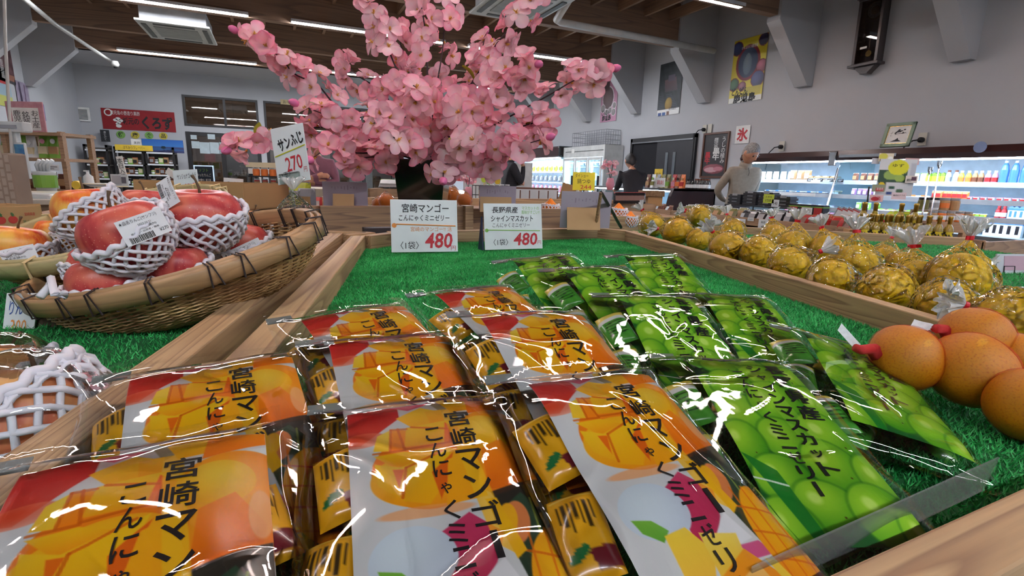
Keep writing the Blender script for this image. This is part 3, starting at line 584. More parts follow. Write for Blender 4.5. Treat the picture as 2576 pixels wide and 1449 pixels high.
# backs of three cards with cardboard props
for i, (bl, br, h, D, cq) in enumerate((((815, 524), (926, 522), .09, 1.72, (.25, .72)), ((1205, 528), (1296, 530), .085, 1.78, (.0, .85)), ((1408, 560), (1532, 574), .115, 1.62, (.1, .75)))):
    a, b_ = P(*bl, D=D), P(*br, D=D+.02); b_.z = a.z = min(a.z, b_.z); w = (b_-a).length; x = (b_-a).normalized(); bk = Vector((-x.y, x.x, 0)); r = thing('price_card', 'lilac back of a propped price card, %s of three behind the front cards' % ('leftmost', 'middle', 'rightmost')[i], 'price card', Fr(a, x, Vector((0, 0, 1))-bk*.1), 'card backs behind the front cards')
    MB().box(0, 0, 0, w, h, .002).build('card', LILAC, r); k = MB(); c0, c1 = cq
    k.prism([(0, 0), (.045, 0), (.006, h*.62)], c0*w, c1*w, Fr((0, 0, .002), (0, 0, 1), (0, 1, 0))@Matrix.Rotation(0, 4, 'Z')); k = MB().box(c0*w, 0, 0, c1*w, h*.62, .002, Matrix.Translation((0, 0, .04))@Matrix.Rotation(-.35, 4, 'X')); k.build('cardboard_prop', KRAFT, r)
    g = MB(); random.seed(i)
    for q in range(9): x0 = w*(.2+.07*q); g.box(x0, h*.72+random.uniform(-.004, .006), .0022, x0+random.uniform(.0015, .004), h*.72+random.uniform(.006, .014), .0024)
    g.build('show_through', mat('faint mauve ink', (150, 136, 150), 0.7), r)
r = thing('card_stand', 'grey folding metal card stand leaning on the right tray rail', 'stand', None)
a, b_, c_ = P(1562, 572, Z=ZT+.03), P(1512, 484, D=1.52), P(1500, 560, D=1.60)
MB().tube([a, b_], .006, 4).build('leg', mat('dark grey steel', (70, 68, 72), .3, .6), r); MB().tube([b_, c_], .005, 4).build('leg', PINE2, r)
a, b_ = P(2430, 660, D=1.0), P(2576, 660, D=1.0)
r = thing('information_board', 'white and pink shop information board in a plastic sleeve at the right edge', 'sign', Fr(P(2520, 772, D=1.25), (1, -.3, 0), (.25, .1, 1)))
MB().box(-.02, -.05, -.004, .2, .13, 0).build('sleeve', mat('milky sleeve', (200, 202, 210), 0.3), r); MB().box(0, .09, 0, .2, .125, .001).build('pink_header', mat('pink print', (196, 160, 176), 0.5), r)
b = MB(); writing(b, 'お願い', .1, .09, .03, 0, bold=.04); writing(b, 'ご自身の袋詰めで', .06, .03, .02, 0, vertical=True, h=.09); writing(b, 'お召し上がり下さい', .04, .03, .02, 0, vertical=True, h=.09); writing(b, '油', .12, .02, .05, 0, bold=.04)
for x0, x1, y0, y1 in ((.0, .03, .06, .1), (.0, .028, .03, .055)): b.mi = 0; b.tube([(x0, y0, .001), (x1, y0, .001), (x1, y1, .001), (x0, y1, .001)], .0015, 4, closed=True)
b.build('lettering', INKS, r)
# ---------------------------------------------------------------- bags of konjac jelly
def wob(x, y, seed, k=60, n=5):
    g = np.random.default_rng(seed); t = np.zeros(np.shape(x))
    for i in range(n):
        a, b, c = g.uniform(-k, k), g.uniform(-k, k), g.uniform(0, 6.3); t = t+np.sin(a*x+b*y+c)
    return t/n
def ridge(x, y, seed, n=7, k=38):
    """a few sharp creases"""
    g = np.random.default_rng(seed); t = np.zeros(np.shape(x))
    for i in range(n):
        a = g.uniform(0, math.pi); cx, cy = g.uniform(-.07, .07), g.uniform(-.2, 0); d = (x-cx)*np.cos(a)+(y-cy)*np.sin(a); l = -(x-cx)*np.sin(a)+(y-cy)*np.cos(a)
        d = d+.004*np.sin(l*80+g.uniform(0, 6)); L = g.uniform(.02, .06); t = t+np.exp(-np.abs(d)/.0035)*np.exp(-(l/L)**2)*g.choice([-1, 1])
    return t
BX0, BX1, BY0, BY1 = -.082, .074, -.222, .014
def bag_h(x, y, seed):
    xn = (x-(BX0+BX1)/2)/((BX1-BX0)/2); yn = (y-(BY0+BY1)/2)/((BY1-BY0)/2)
    p = np.clip(1-np.abs(xn)**3.2, 0, 1)**.7*np.clip(1-np.abs(yn)**5, 0, 1)**.6
    zc = .018+(-y/.2)*(-.004)
    return zc, p*(.017+.0028*wob(x, y, seed, 70)), p
def paint_mango(c):
    O, YO, Y_ = (236, 122, 22), (248, 160, 20), (252, 190, 42)
    c.c[:] = (206, 200, 208); c.noise(14, 5, 3)
    c.poly([(0, 0), (.46, 0), (.3, .14), (.3, .27), (.14, .36), (0, .33)], (178, 26, 36), (206, 62, 40)); c.poly([(.24, 0), (.5, 0), (.46, .03), (.36, .07)], (214, 90, 126)); c.ell(.08, .3, .14, .06, (214, 70, 40), (226, 130, 110), al=.8)
    c.poly([(.5, 0), (.6, 0), (.6, .1), (.56, .14)], (150, 140, 120)); c.poly([(.56, 0), (.8, 0), (.8, .12), (.62, .14)], (246, 190, 30), (240, 160, 20)); c.poly([(.74, 0), (1, 0), (1, .1), (.72, .17)], (240, 136, 26), (232, 110, 20))
    c.poly([(.84, .16), (1, .12), (1, .5), (.93, .3)], (214, 214, 220)); c.ell(.86, .5, .3, .36, (246, 160, 30), (232, 110, 20)); c.ell(.8, .34, .15, .14, (250, 190, 60), YO, ang=.5); c.poly([(.72, .5), (.86, .42), (.98, .62), (.95, .8), (.7, .78)], (244, 130, 24), (226, 100, 18)); c.ell(.96, .56, .05, .14, (240, 170, 130), al=.7)
    c.ell(.4, .58, .29, .27, O, (226, 104, 20)); c.ell(.4, .64, .3, .2, (248, 176, 30), (238, 140, 20)) 
    c.poly([(.28, .14), (.44, .05), (.55, .12), (.56, .3), (.46, .3), (.36, .24)], (250, 192, 40), (242, 150, 24)); c.poly([(.46, .1), (.56, .1), (.57, .3), (.48, .28)], (246, 172, 30), (236, 140, 24))
    c.poly([(.16, .28), (.24, .24), (.22, .42), (.13, .40)], (250, 196, 60), (248, 180, 40)); c.poly([(.24, .24), (.33, .26), (.3, .42), (.22, .43)], (244, 140, 26), (236, 120, 20)); c.poly([(.33, .24), (.6, .22), (.56, .42), (.3, .40)], (250, 184, 36), (242, 150, 22)); c.poly([(.56, .24), (.63, .3), (.6, .5), (.52, .44)], (226, 84, 24), (236, 120, 20))
    c.poly([(.13, .44), (.3, .44), (.42, .5), (.24, .56)], (248, 176, 26), (240, 140, 20)); c.poly([(.13, .5), (.28, .56), (.24, .76), (.14, .66)], (250, 184, 32), (246, 160, 24)); c.poly([(.29, .56), (.55, .47), (.46, .72), (.38, .82), (.25, .78)], (250, 182, 26), (244, 158, 20)); c.poly([(.56, .5), (.49, .7), (.44, .8), (.42, .62)], (222, 92, 20)); c.poly([(.22, .56), (.28, .57), (.24, .7)], (228, 100, 20))
    for a in (((.3,.42),(.28,.24)),((.3,.42),(.56,.42)),((.13,.42),(.3,.43)),((.56,.42),(.58,.3)),((.29,.56),(.25,.76)),((.29,.56),(.5,.48)),((.24,.24),(.33,.25)),((.36,.24),(.56,.3)),((.24,.24),(.22,.42))): c.line(*a[0],*a[1],.016,(206,84,14),al=.75)
    c.ell(.36,.86,.24,.035,(236,150,90),al=.7)
    c.poly([(.52, .55), (.66, .5), (.68, .82), (.46, .84)], (246, 162, 24), (242, 150, 20))
    c.poly([(.70, .80), (1, .72), (1, 1.1), (.80, 1.2)], (44, 40, 36)); c.poly([(.68, .95), (.86, .82), (1, 1.02), (1, 1.75), (.82, 1.75)], (46, 66, 50), (34, 44, 36)); c.line(.9, .86, .84, 1.6, .012, (120, 130, 60)); c.line(.88, 1.1, .98, .98, .006, (90, 110, 60)); c.line(.86, 1.25, .76, 1.15, .006, (90, 110, 60)); c.ell(.78, 1.0, .07, .13, (214, 120, 70), ang=.3); c.ell(.74, .98, .05, .1, (246, 166, 30), ang=.3)
    c.poly([(.38, 1.0), (.56, .9), (.70, 1.05), (.62, 1.2), (.50, 1.32), (.38, 1.34)], (196, 54, 96), (178, 40, 76)); c.ell(.26, 1.1, .2, .17, (206, 212, 228), (190, 194, 216)); c.poly([(.1, 1.12), (.2, 1.15), (.26, 1.22), (.2, 1.27), (.12, 1.2)], (120, 176, 60), (90, 150, 50)); c.poly([(.5, 1.3), (.66, 1.18), (.72, 1.34), (.6, 1.36)], (222, 214, 224)); c.poly([(.6, 1.36), (.74, 1.36), (.78, 1.44), (.66, 1.44)], (206, 80, 130))
    c.poly([(.22, 1.24), (.36, 1.22), (.44, 1.36), (.34, 1.5), (.2, 1.44)], (250, 196, 60), (246, 176, 60)); c.poly([(.42, 1.26), (.64, 1.3), (.6, 1.42), (.38, 1.52)], (250, 204, 90), (246, 176, 50)); c.poly([(.34, 1.5), (.62, 1.38), (.74, 1.56), (.7, 1.76), (.36, 1.72)], (244, 150, 30), (234, 110, 20)); c.poly([(.52, 1.5), (.64, 1.46), (.66, 1.6), (.5, 1.62)], (250, 190, 120), al=.7); c.poly([(.7, 1.45), (.8, 1.5), (.8, 1.66), (.72, 1.6)], (250, 190, 60)); c.line(.3, 1.74, .95, 1.58, .02, (150, 130, 150))
    c.poly([(.0, 1.5), (.2, 1.55), (.3, 1.76), (0, 1.76)], (240, 150, 50), (226, 104, 30))
    c.ell(.98, 1.4, .23, .36, (248, 168, 26), (232, 112, 18))
    for i in range(4): c.line(.76, 1.16+i*.15, 1.1, 1.26+i*.15, .014, (216, 96, 18), al=.8); c.line(.82+i*.09, 1.05, .76+i*.09, 1.75, .012, (222, 104, 20), al=.8)
    c.poly([(.555, .1), (.665, .1), (.72, .9), (.75, 1.2), (.64, 1.1)], (250, 176, 30), al=.75); c.poly([(.66, .84), (.72, .84), (.78, 1.16), (.72, 1.2)], (248, 170, 24))
def grape(c, x, y, rx, ry, a=0):
    rx *= 1.12; ry *= 1.12
    c.ell(x, y, rx, ry, (44, 108, 30), ang=a, soft=.03); c.ell(x, y, rx*.96, ry*.97, (156, 206, 48), (66, 142, 28), ang=a, soft=.02)
    c.ell(x-rx*.3, y-ry*.3, rx*.2, ry*.22, (206, 232, 120), ang=a, soft=.03, al=.8); c.ell(x+rx*.25, y+ry*.4, rx*.035, rx*.035, (70, 60, 20), soft=.004)
def paint_muscat(c):
    c.c[:] = (20, 82, 36); c.noise(12, 12, 5)
    c.poly([(0, 0), (.3, 0), (.2, .12), (0, .2)], (120, 190, 50), (70, 150, 40)); c.poly([(0, .1), (.2, .3), (0, .34)], (28, 40, 34))
    for x, y, a, b, t in ((.62, .02, .2, .12, .1), (.92, .05, .16, .14, 0), (.3, .12, .18, .13, .1), (.95, .3, .18, .2, .3), (.12, .42, .16, .15, .2), (.62, .3, .2, .2, 0), (.28, .40, .2, .2, .2), (.22, .75, .22, .22, .1), (.95, .62, .2, .24, .3), (.56, .62, .22, .25, .2), (.82, .92, .22, .22, .1), (.44, .98, .2, .2, 0), (.08, 1.02, .15, .2, .2), (.66, 1.2, .2, .22, .2), (.97, 1.3, .18, .22, .2), (.22, 1.3, .2, .17, -.3), (.42, 1.5, .2, .17, .3), (.78, 1.55, .22, .2, -.2), (.1, 1.65, .18, .2, 0), (1.0, 1.68, .18, .2, 0)): grape(c, x, y, a, b, t)
    c.poly([(.44, .1), (.6, .1), (.74, 1.1), (.58, 1.1)], (150, 206, 60), al=.45); c.poly([(.0, 1.1), (.2, 1.25), (.3, 1.75), (.22, 1.75)], (22, 110, 40), al=.9); c.line(.0, 1.3, .22, 1.36, .014, (220, 230, 220))
LABW, LABL = .115, .2
PRINT = vcol('glossy package print', 0.25, coat=.3)
BAGF = film('jelly bag film', tint=(254, 255, 255), rough=0.03, gain=1.0, base=0.012, scale=26, strength=0.085, dist=0.0014)
def jelly_pouch_mesh(kind, seed):
    nx, ny = 26, 40; u = np.linspace(0, 1, nx); v = np.linspace(0, 1.6, ny); V, U = np.meshgrid(v, u, indexing='ij'); c = Canvas(U, V, (232, 168, 30) if kind == 'mango' else (70, 150, 50))
    if kind == 'mango': c.noise(20, 14, seed); c.ell(.35, 1.2, .22, .1, (30, 110, 60), ang=-.5); c.rect(.1, .1, .9, .14, (250, 210, 80)); [c.line(.2+.1*i, .3, .2+.1*i, .3+.1*(3+i % 3), .05, (60, 44, 20)) for i in range(7)]; c.poly([(.5, 1.2), (1, 1.1), (1, 1.5), (.6, 1.5)], (110, 30, 40))
    else: c.noise(20, 20, seed); c.rect(0, 0, 1, .35, (214, 190, 40), (240, 220, 120)); c.rect(0, .35, 1, .5, (226, 232, 226)); [c.line(.2, .65+.15*i, .8, .6+.15*i, .05, (20, 60, 30)) for i in range(5)]
    b = .0085*np.clip(1-np.abs(2*U-1)**2.4, 0, 1)**.6*np.clip(1-np.abs(V/.8-1)**4, 0, 1)**.6*(1+.25*wob(U, V, seed, 9))
    G = np.stack([(U-.5)*.034, -V*.034, b], -1); me = gridmesh('jelly_pouch', G, PRINT); setcol(me, c.c); return me
POUCH = {k: [jelly_pouch_mesh(k, s) for s in (1, 2)] for k in ('mango', 'muscat')}
def make_bag(kind, seed, nx, label):
    name = 'mango_jelly_bag' if kind == 'mango' else 'muscat_jelly_bag'
    r = thing(name, label, 'snack bag', None, 'bags of %s konjac jelly in the centre tray' % kind)
    ny = int(nx*LABL/LABW); V, U = np.meshgrid(np.linspace(0, LABL/LABW, ny), np.linspace(0, 1, nx), indexing='ij')
    LW = LABW if kind == 'mango' else .095; BX0, BX1 = (-.082, .074) if kind == 'mango' else (-.070, .066)
    x = (U-.5)*LW+(.006 if kind == 'mango' else .008); y = -V*LABW; zc, th, p = bag_h(x, y, seed)
    cr = .0011*ridge(x, y, seed)
    lift = lambda x_, y_: .0
    G = np.stack([x, y, zc+th-.0012+cr*.6*p], -1); c = Canvas(U, V, (200, 200, 200)); (paint_mango if kind == 'mango' else paint_muscat)(c); c.c = np.clip(c.c*np.array([1.06, 1.08, 1.03])+4, 0, 255)
    me = gridmesh('label_sheet', G, PRINT); setcol(me, c.c); link('label_sheet', me, r)
    b = MB(); cell = LABW
    def vt(s, u, v0, v1, w, bold=.0):
        n = len(s); st = (v1-v0)/n
        for i, ch in enumerate(s):
            k = .62 if ch in 'ゃャッ' else 1; writing(b, '｜' if ch == 'ー' else ch, (u-.5)*LW+x0_, -(v0+(i+.5)*st)*cell, .1, 0, w=w*LW*k*(.25 if ch == 'ー' else .8 if ch in 'くり' else 1), h=st*cell*.86*k, bold=bold)
    x0_ = .006 if kind == 'mango' else .008
    if kind == 'mango': vt('宮崎マンゴー', .645, .13, 1.2, .15, .012); vt('こんにゃくミニゼリー', .475, .27, 1.62, .095, .008)
    else: vt('長野県産', .80, .08, .78, .19, .02); vt('シャインマスカット', .6, .1, 1.3, .145, .02); vt('こんにゃくミニゼリー', .41, .2, 1.45, .115, .015)
    vv = np.array(b.v); # split long faces so that the lettering follows the bulge
    bm = bmesh.new(); m0 = b.mesh('lettering', INKS); bm.from_mesh(m0)
    for t in np.arange(-LABL, 0, .012): bmesh.ops.bisect_plane(bm, geom=bm.verts[:]+bm.edges[:]+bm.faces[:], plane_co=(0, t, 0), plane_no=(0, 1, 0))
    bm.to_mesh(m0); bm.free(); n = len(m0.vertices); q = np.zeros(n*3); m0.vertices.foreach_get('co', q); q = q.reshape(-1, 3)
    # shear the columns like the tilted print, then lay them on the surface
    zc2, th2, p2 = bag_h(q[:, 0], q[:, 1], seed); q[:, 2] = zc2+th2-.0004+.0011*ridge(q[:, 0], q[:, 1], seed)*.6*p2; m0.vertices.foreach_set('co', q.ravel()); m0.update(); link('lettering', m0, r)
    # film: upper skin, lower skin
    fx = np.linspace(BX0, BX1, 64); fy = np.concatenate([np.linspace(BY1+.016, BY1, 8)[:-1], np.linspace(BY1, BY0, 86), np.linspace(BY0, BY0-.008, 4)[1:]]); Yg, Xg = np.meshgrid(fy, fx, indexing='ij')
    zc, th, p = bag_h(Xg, np.clip(Yg, BY0, BY1), seed); edge = 1-p
    z = zc+th+.0008+.0013*ridge(Xg, Yg, seed, 9)+.0018*edge*wob(Xg, Yg, seed+7, 160)+.0006*np.clip((Yg-BY1)/.004, 0, 1)*np.sin(Xg*1400)+(.004*np.clip((Yg-BY1+.01)/.02, 0, 1))*wob(Xg, Yg, seed+3, 60)
    Xo = Xg+.003*wob(Yg, Yg*.3, seed+5, 50)*np.sign(Xg)*edge
    me = gridmesh('film', np.stack([Xo, Yg, z], -1), BAGF); link('film', me, r)
    s_ = (slice(None, None, 4), slice(None, None, 4)); zl = np.maximum(zc-th*.9, .0015)+.001*edge
    me = gridmesh('back_film', np.stack([Xo, Yg, np.minimum(zl, z)], -1)[s_], BAGF); link('back_film', me, r)
    for i, (px_, py_, rz, zz) in enumerate(((-.058, -.03, .1, .018), (-.06, -.095, -.15, .016), (-.056, -.155, .2, .014), (.058, -.13, -.1, .004), (-.02, -.03, 1.2, .004), (.02, -.1, .3, .004), (-.01, -.15, -.5, .003), (.05, -.03, .2, .006))):
        link('jelly_pouch', POUCH[kind][i % 2], r, T(px_, py_, zz, rz=rz, ry=(-.35 if px_ < -.05 else .3 if px_ > .05 else 0)))
    MB().box(BX0+.003, BY1+.001, .017, BX0+.028, BY1+.012, .0175).build('seal_print', film('seal stripes', tint=(210, 220, 214), gain=1.5, base=.1, strength=.1, haze=.25), r)
    return r
def put_bag(r, x, y, z, yaw, tilt, roll, sc):
    M = Matrix.Translation((x, y, z)) @ Matrix.Rotation(math.radians(yaw), 4, 'Z') @ Matrix.Rotation(math.radians(tilt), 4, 'X') @ Matrix.Rotation(math.radians(roll), 4, 'Y') @ Matrix.Scale(sc, 4)
    r.matrix_local = M @ Matrix.Translation((0, 0, -.026))
PL = {  # bag: place of the label's upper edge, yaw, slope, roll, size
 'M1': ('mango', (-.0680, .2753, 1.0657, 2.8, 14.0, -1.1, .850), 'mango jelly bag at the bottom left corner of the picture, nearest the camera'),
 'M2': ('mango', (-.0510, .3875, 1.0671, 6.5, 14.7, -1.3, .842), 'mango jelly bag resting against the left board, behind the nearest left one'),
 'M3': ('mango', (.0710, .2845, 1.0621, -5.9, 13.6, .5, .822), 'large mango jelly bag in the middle of the front row'),
 'M4': ('mango', (.0720, .4016, 1.0687, .5, 15.2, .9, .844), 'mango jelly bag just behind the one in the middle of the front row'),
 'M5': ('mango', (.0543, .4750, 1.0752, 13.8, 17.1, -1.5, .856), 'rearmost mango jelly bag on the left, half hidden by the one before it'),
 'M6': ('mango', (.1922, .3822, 1.0839, -2.6, 19.7, 1.9, .861), 'mango jelly bag left of the muscat bags, in the second row'),
 'M7': ('mango', (.1879, .5189, 1.0776, 12.1, 16.8, -.1, .860), 'rearmost mango jelly bag of all, touching the muscat bags'),
 'M8': ('mango', (.1753, .2627, 1.0734, -2.6, 17.8, 1.9, .804), 'mango jelly bag at bottom right whose whole label shows down to the cut mango'),
 'G1': ('muscat', (.3300, .6389, 1.0900, -6.8, 16.3, -6.2, .90), 'leftmost muscat jelly bag of the back row, label crumpled'),
 'G2': ('muscat', (.3524, .5390, 1.0899, -8.4, 17.0, -1.9, .890), 'muscat jelly bag in the middle of the back row'),
 'G3': ('muscat', (.5164, .6288, 1.0880, -20.5, 16.1, -3.1, .90), 'rightmost muscat jelly bag of the back row, below the right board'),
 'G4': ('muscat', (.3569, .4251, 1.0780, -18.3, 18.8, -.1, .856), 'muscat jelly bag in the middle row with its full product name showing'),
 'G5': ('muscat', (.5132, .4608, 1.0608, -28.2, 12.9, -.3, .833), 'muscat jelly bag at the right end of the middle row'),
 'G6': ('muscat', (.3300, .2890, 1.0560, -24.0, 13.0, 0, .87), 'large muscat jelly bag at the front, touching the clear divider'),
 'G7': ('muscat', (.5080, .3150, 1.0460, -41.0, 6.0, 12.0, .86), 'muscat jelly bag at far right, nearest the netted fruit'),
}
proto = {}
for k, (kd, ps_, lb_) in PL.items():
    var = {'M1': 11, 'M3': 12, 'M8': 13, 'M2': 13, 'M4': 11, 'M6': 12, 'M5': 12, 'M7': 11, 'G6': 21, 'G4': 22, 'G7': 22, 'G5': 21, 'G1': 21, 'G2': 22, 'G3': 21}[k]
    if var not in proto: proto[var] = make_bag(kd, var, 210, lb_); o = proto[var]
    else: o = dup(proto[var], Matrix.Identity(4), lb_)
    put_bag(o, *ps_)
# ---------------------------------------------------------------- apples in foam nets and bamboo baskets
def apple_mat(name, base, streak, top):
    m = bpy.data.materials.new(name); m.use_nodes = True; n, l = NT(m); b = n['Principled BSDF']; b.inputs['Roughness'].default_value = .34; b.inputs['Specular IOR Level'].default_value = .4
    tc = n.new('ShaderNodeTexCoord'); mp = n.new('ShaderNodeMapping'); mp.inputs['Scale'].default_value = (95, 95, 14); l.new(tc.outputs['Object'], mp.inputs[0])
    n1 = n.new('ShaderNodeTexNoise'); n1.inputs['Scale'].default_value = 1; n1.inputs['Detail'].default_value = 4; l.new(mp.outputs[0], n1.inputs[0])
    rp = n.new('ShaderNodeValToRGB'); l.new(n1.outputs[0], rp.inputs[0]); rp.color_ramp.elements[0].position = .36; rp.color_ramp.elements[0].color = (*s2l(base), 1); rp.color_ramp.elements[1].position = .68; rp.color_ramp.elements[1].color = (*s2l(streak), 1)
    n2 = n.new('ShaderNodeTexNoise'); n2.inputs['Scale'].default_value = 22; n2.inputs['Detail'].default_value = 2; l.new(tc.outputs['Object'], n2.inputs[0])
    mx = n.new('ShaderNodeMix'); mx.data_type = 'RGBA'; mr = n.new('ShaderNodeMapRange'); mr.inputs[1].default_value = .48; mr.inputs[2].default_value = .68; l.new(n2.outputs[0], mr.inputs[0]); l.new(mr.outputs[0], mx.inputs[0]); l.new(rp.outputs[0], mx.inputs[6]); mx.inputs[7].default_value = (*s2l(top), 1)
    v = n.new('ShaderNodeTexVoronoi'); v.inputs['Scale'].default_value = 260; l.new(tc.outputs['Object'], v.inputs['Vector']); m2 = n.new('ShaderNodeMapRange'); m2.inputs[1].default_value = .12; m2.inputs[2].default_value = .2; m2.inputs[3].default_value = .55; m2.inputs[4].default_value = 0; l.new(v.outputs[0], m2.inputs[0])
    m3 = n.new('ShaderNodeMix'); m3.data_type = 'RGBA'; l.new(m2.outputs[0], m3.inputs[0]); l.new(mx.outputs[2], m3.inputs[6]); m3.inputs[7].default_value = (*s2l((224, 170, 140)), 1); l.new(m3.outputs[2], b.inputs['Base Color']); return m
FUJI = apple_mat('red apple skin', (164, 38, 50), (200, 84, 78), (204, 106, 84)); JONA = apple_mat('striped apple skin', (204, 60, 34), (232, 150, 60), (236, 190, 84)); PALE = apple_mat('pale apple skin', (196, 84, 66), (224, 146, 96), (226, 170, 104))
FOAM = mat('white foam net', (226, 224, 232), 0.6, sub=.2); STEM = mat('apple stem', (92, 70, 46), 0.7)
def apple_mesh(R=.045, n=40, k=26):
    G = []
    for i in range(k+1):
        t = math.pi*i/k; row = []
        for j in range(n):
            a = 2*math.pi*j/n; r = R*(math.sin(t)**.92)*(1+.05*math.cos(t))*(1+.022*math.cos(5*a)*(1-math.cos(t))*.5+.012*math.sin(2*a+1))
            z = R*(.90*math.cos(t)-.34*math.exp(-(t/.42)**2)+.20*math.exp(-((math.pi-t)/.34)**2)); row.append((r*math.cos(a), r*math.sin(a), z))
        G.append(row)
    return MB().grid(G, wrap=True)
def asurf(t, a, R, off):
    r = R*(math.sin(t)**.92)*(1+.05*math.cos(t))+off*math.sin(t); return (r*math.cos(a), r*math.sin(a), R*.90*math.cos(t)+off*math.cos(t))
def net_mesh(R, t0=1.12, t1=2.85, n=20, seed=0, th=.0023):
    b = MB(); g = random.Random(seed); tw = 1.25
    for s in (-1, 1):
        for k in range(n):
            a0 = 2*math.pi*k/n; pts = []
            for i in range(17):
                q = i/16; t = t0+(t1-t0)*q+.05*math.sin(a0*3)*(1-q); a = a0+s*tw*q+.03*math.sin(9*q+k); pts.append(asurf(t, a, R, .0035+(.0012 if s > 0 else 0)+.0012*math.sin(i*2+k)))
            b.tube(pts, th, 5)
    rim = []
    for i in range(n*6):
        a = 2*math.pi*i/(n*6); w = math.cos(a*n); rim.append(asurf(t0-.02-.045*w+.05*math.sin(a*3), a, R, .0055))
    b.tube(rim, th*1.5, 6, closed=True)
    rim = [asurf(t0+.1+.03*math.cos(2*math.pi*i/60*n+2)+.05*math.sin(2*math.pi*i/60*3), 2*math.pi*i/60, R, .0045) for i in range(60)]; b.tube(rim, th*.9, 5, closed=True)
    return b
A0 = apple_mesh().mesh('skin', FUJI, True); A1_ = A0.copy(); A1_.materials[0] = JONA; A2_ = A0.copy(); A2_.materials[0] = PALE
SM = MB().tube([(0, 0, .026), (.001, 0, .036), (.004, .001, .045), (.008, .001, .05)], [.0022, .0016, .0015, .0024], 6).mesh('stem', STEM, True)
NETS = [net_mesh(.046, seed=i, t0=(1.42, 1.5, 1.35)[i]).mesh('foam_net', FOAM, True) for i in range(3)]
LBM = MB().grid([[(x, y, -.22*(x**2)/.045) for x in np.linspace(-.021, .021, 9)] for y in (-.0125, .0125)]).mesh('price_label', mat('label paper', (228, 230, 232), 0.45))
def label_text():
    b = MB(); writing(b, '★品名りんご(サンフジ)', -.002, .0085, .1, 0, w=.034, h=.0042, z=0); writing(b, '2023.10.21', .001, .0035, .1, 0, w=.012, h=.0022, z=0); writing(b, '農夫本舗(N)', .002, .0005, .1, 0, w=.018, h=.003, z=0); writing(b, '原産地・出荷者・価格', -.001, -.003, .1, 0, w=.026, h=.002, z=0)
    writing(b, '¥270', .015, -.0072, .1, 0, w=.009, h=.0034, z=0); random.seed(4); x = -.017; b.mi = 0
    while x < .004: w = random.uniform(.0003, .0009); b.box(x, -.0115, 0, x+w, -.0055, .00005); x += w+random.uniform(.0003, .0008)
    v = np.array(b.v); v[:, 2] = -.22*v[:, 0]**2/.045+.0003; b.v = [tuple(q) for q in v]; return b.mesh('lettering', INKS)
LTX = label_text()
CAMV = Vector(CAM)
def put_apple(q, rpx, D, label, kind=0, axis=(0, 0), net=0, netaxis=None, lab=None, R=None):
    """q px centre, D distance along the view, axis = lean of the stem (towards right, towards the back)"""
    p = P(*q, D=D); R = rpx*D/FPX; s = R/.045
    def rot(ax): z = Vector((ax[0]*math.cos(math.radians(24.7))+ax[1]*math.sin(math.radians(24.7)), -ax[0]*math.sin(math.radians(24.7))+ax[1]*math.cos(math.radians(24.7)), 1)).normalized(); return z.to_track_quat('Z', 'Y').to_matrix().to_4x4()
    MR = Matrix.Translation(p) @ rot(axis) @ Matrix.Rotation(random.uniform(0, 6), 4, 'Z') @ Matrix.Scale(s, 4); r = thing('apple', label, 'apple', MR, 'apples')
    link('skin', (A0, A1_, A2_)[kind], r); link('stem', SM, r); inv = MR.inverted()
    if net is not None:
        link('foam_net', NETS[net], r, inv @ Matrix.Translation(p) @ rot(netaxis or axis) @ Matrix.Rotation(random.uniform(0, 6), 4, 'Z') @ Matrix.Scale(s, 4))
    if lab:
        du, dv, ro, sc = lab; c = CAMV-p; c.normalize(); rt3, up3 = Vector(RT), Vector(UP)
        nrm = (c+rt3*du+up3*dv).normalized(); x = rt3-nrm*rt3.dot(nrm); M = Fr(p+nrm*(R*1.2), x, up3) @ Matrix.Rotation(ro, 4, 'Z') @ Matrix.Scale(sc, 4); o = link('price_label', LBM, r, inv @ M); link('lettering', LTX, o)
    return r
random.seed(3)
put_apple((318, 590), 98, .60, 'big red apple on top at the front of the near basket, large price sticker', 0, (-.38, -.12), 0, (-.45, -.55), (.52, .22, .62, 1.15))
put_apple((508, 545), 90, .70, 'red apple on top of the near basket at the right, upright in its net', 0, (.05, -.05), 0, (.02, -.22), (-.72, .5, -1.2, .9))
put_apple((222, 530), 74, .80, 'yellow and red striped apple on top of the left basket, net slipped to the right', 1, (-.1, .0), 0, (-.75, -.35), (.1, -.5, .45, 1.0))
put_apple((365, 520), 56, .90, 'red apple at the back of the pile, mostly behind the front apple', 0, (0, .1), 2, None, None)
put_apple((262, 712), 78, .61, 'red apple at the front left of the near basket, low by the rim', 0, (-.1, .05), 1, (-.1, -.2), (-.45, -.45, .08, 1.0))
put_apple((240, 672), 62, .72, 'red apple behind the front left one in the near basket', 0, (.1, .1), 1, None, None)
put_apple((442, 672), 74, .66, 'red apple at the front middle of the near basket, under the two top ones', 0, (.1, .1), 1, (-.1, -.25), (-.35, -.62, .1, 1.05))
put_apple((602, 612), 68, .78, 'red apple at the right end of the near basket with its sticker along the rim', 0, (.15, .1), 1, (-.1, -.25), (.25, -.45, .22, 1.3))
put_apple((640, 566), 46, .92, 'small pale apple at the far right end of the near basket', 2, (.1, 0), 2, None, None)
put_apple((42, 622), 70, .78, 'yellow and red striped apple at the left edge of the picture with a large sticker', 1, (.1, .15), 1, (.0, -.15), (-.1, -.35, .02, 1.3))
put_apple((142, 590), 46, .90, 'small striped apple in the left basket behind the big sticker', 1, (.1, .1), None, None, None)
put_apple((190, 606), 44, .84, 'striped apple in the left basket under the one with the slipped net', 1, (-.3, 0), 1, (.2, .3), (-.35, -.7, .15, .7))
put_apple((100, 650), 40, .80, 'half hidden striped apple low in the left basket near its rim', 1, (0, 0), 1, None, None)
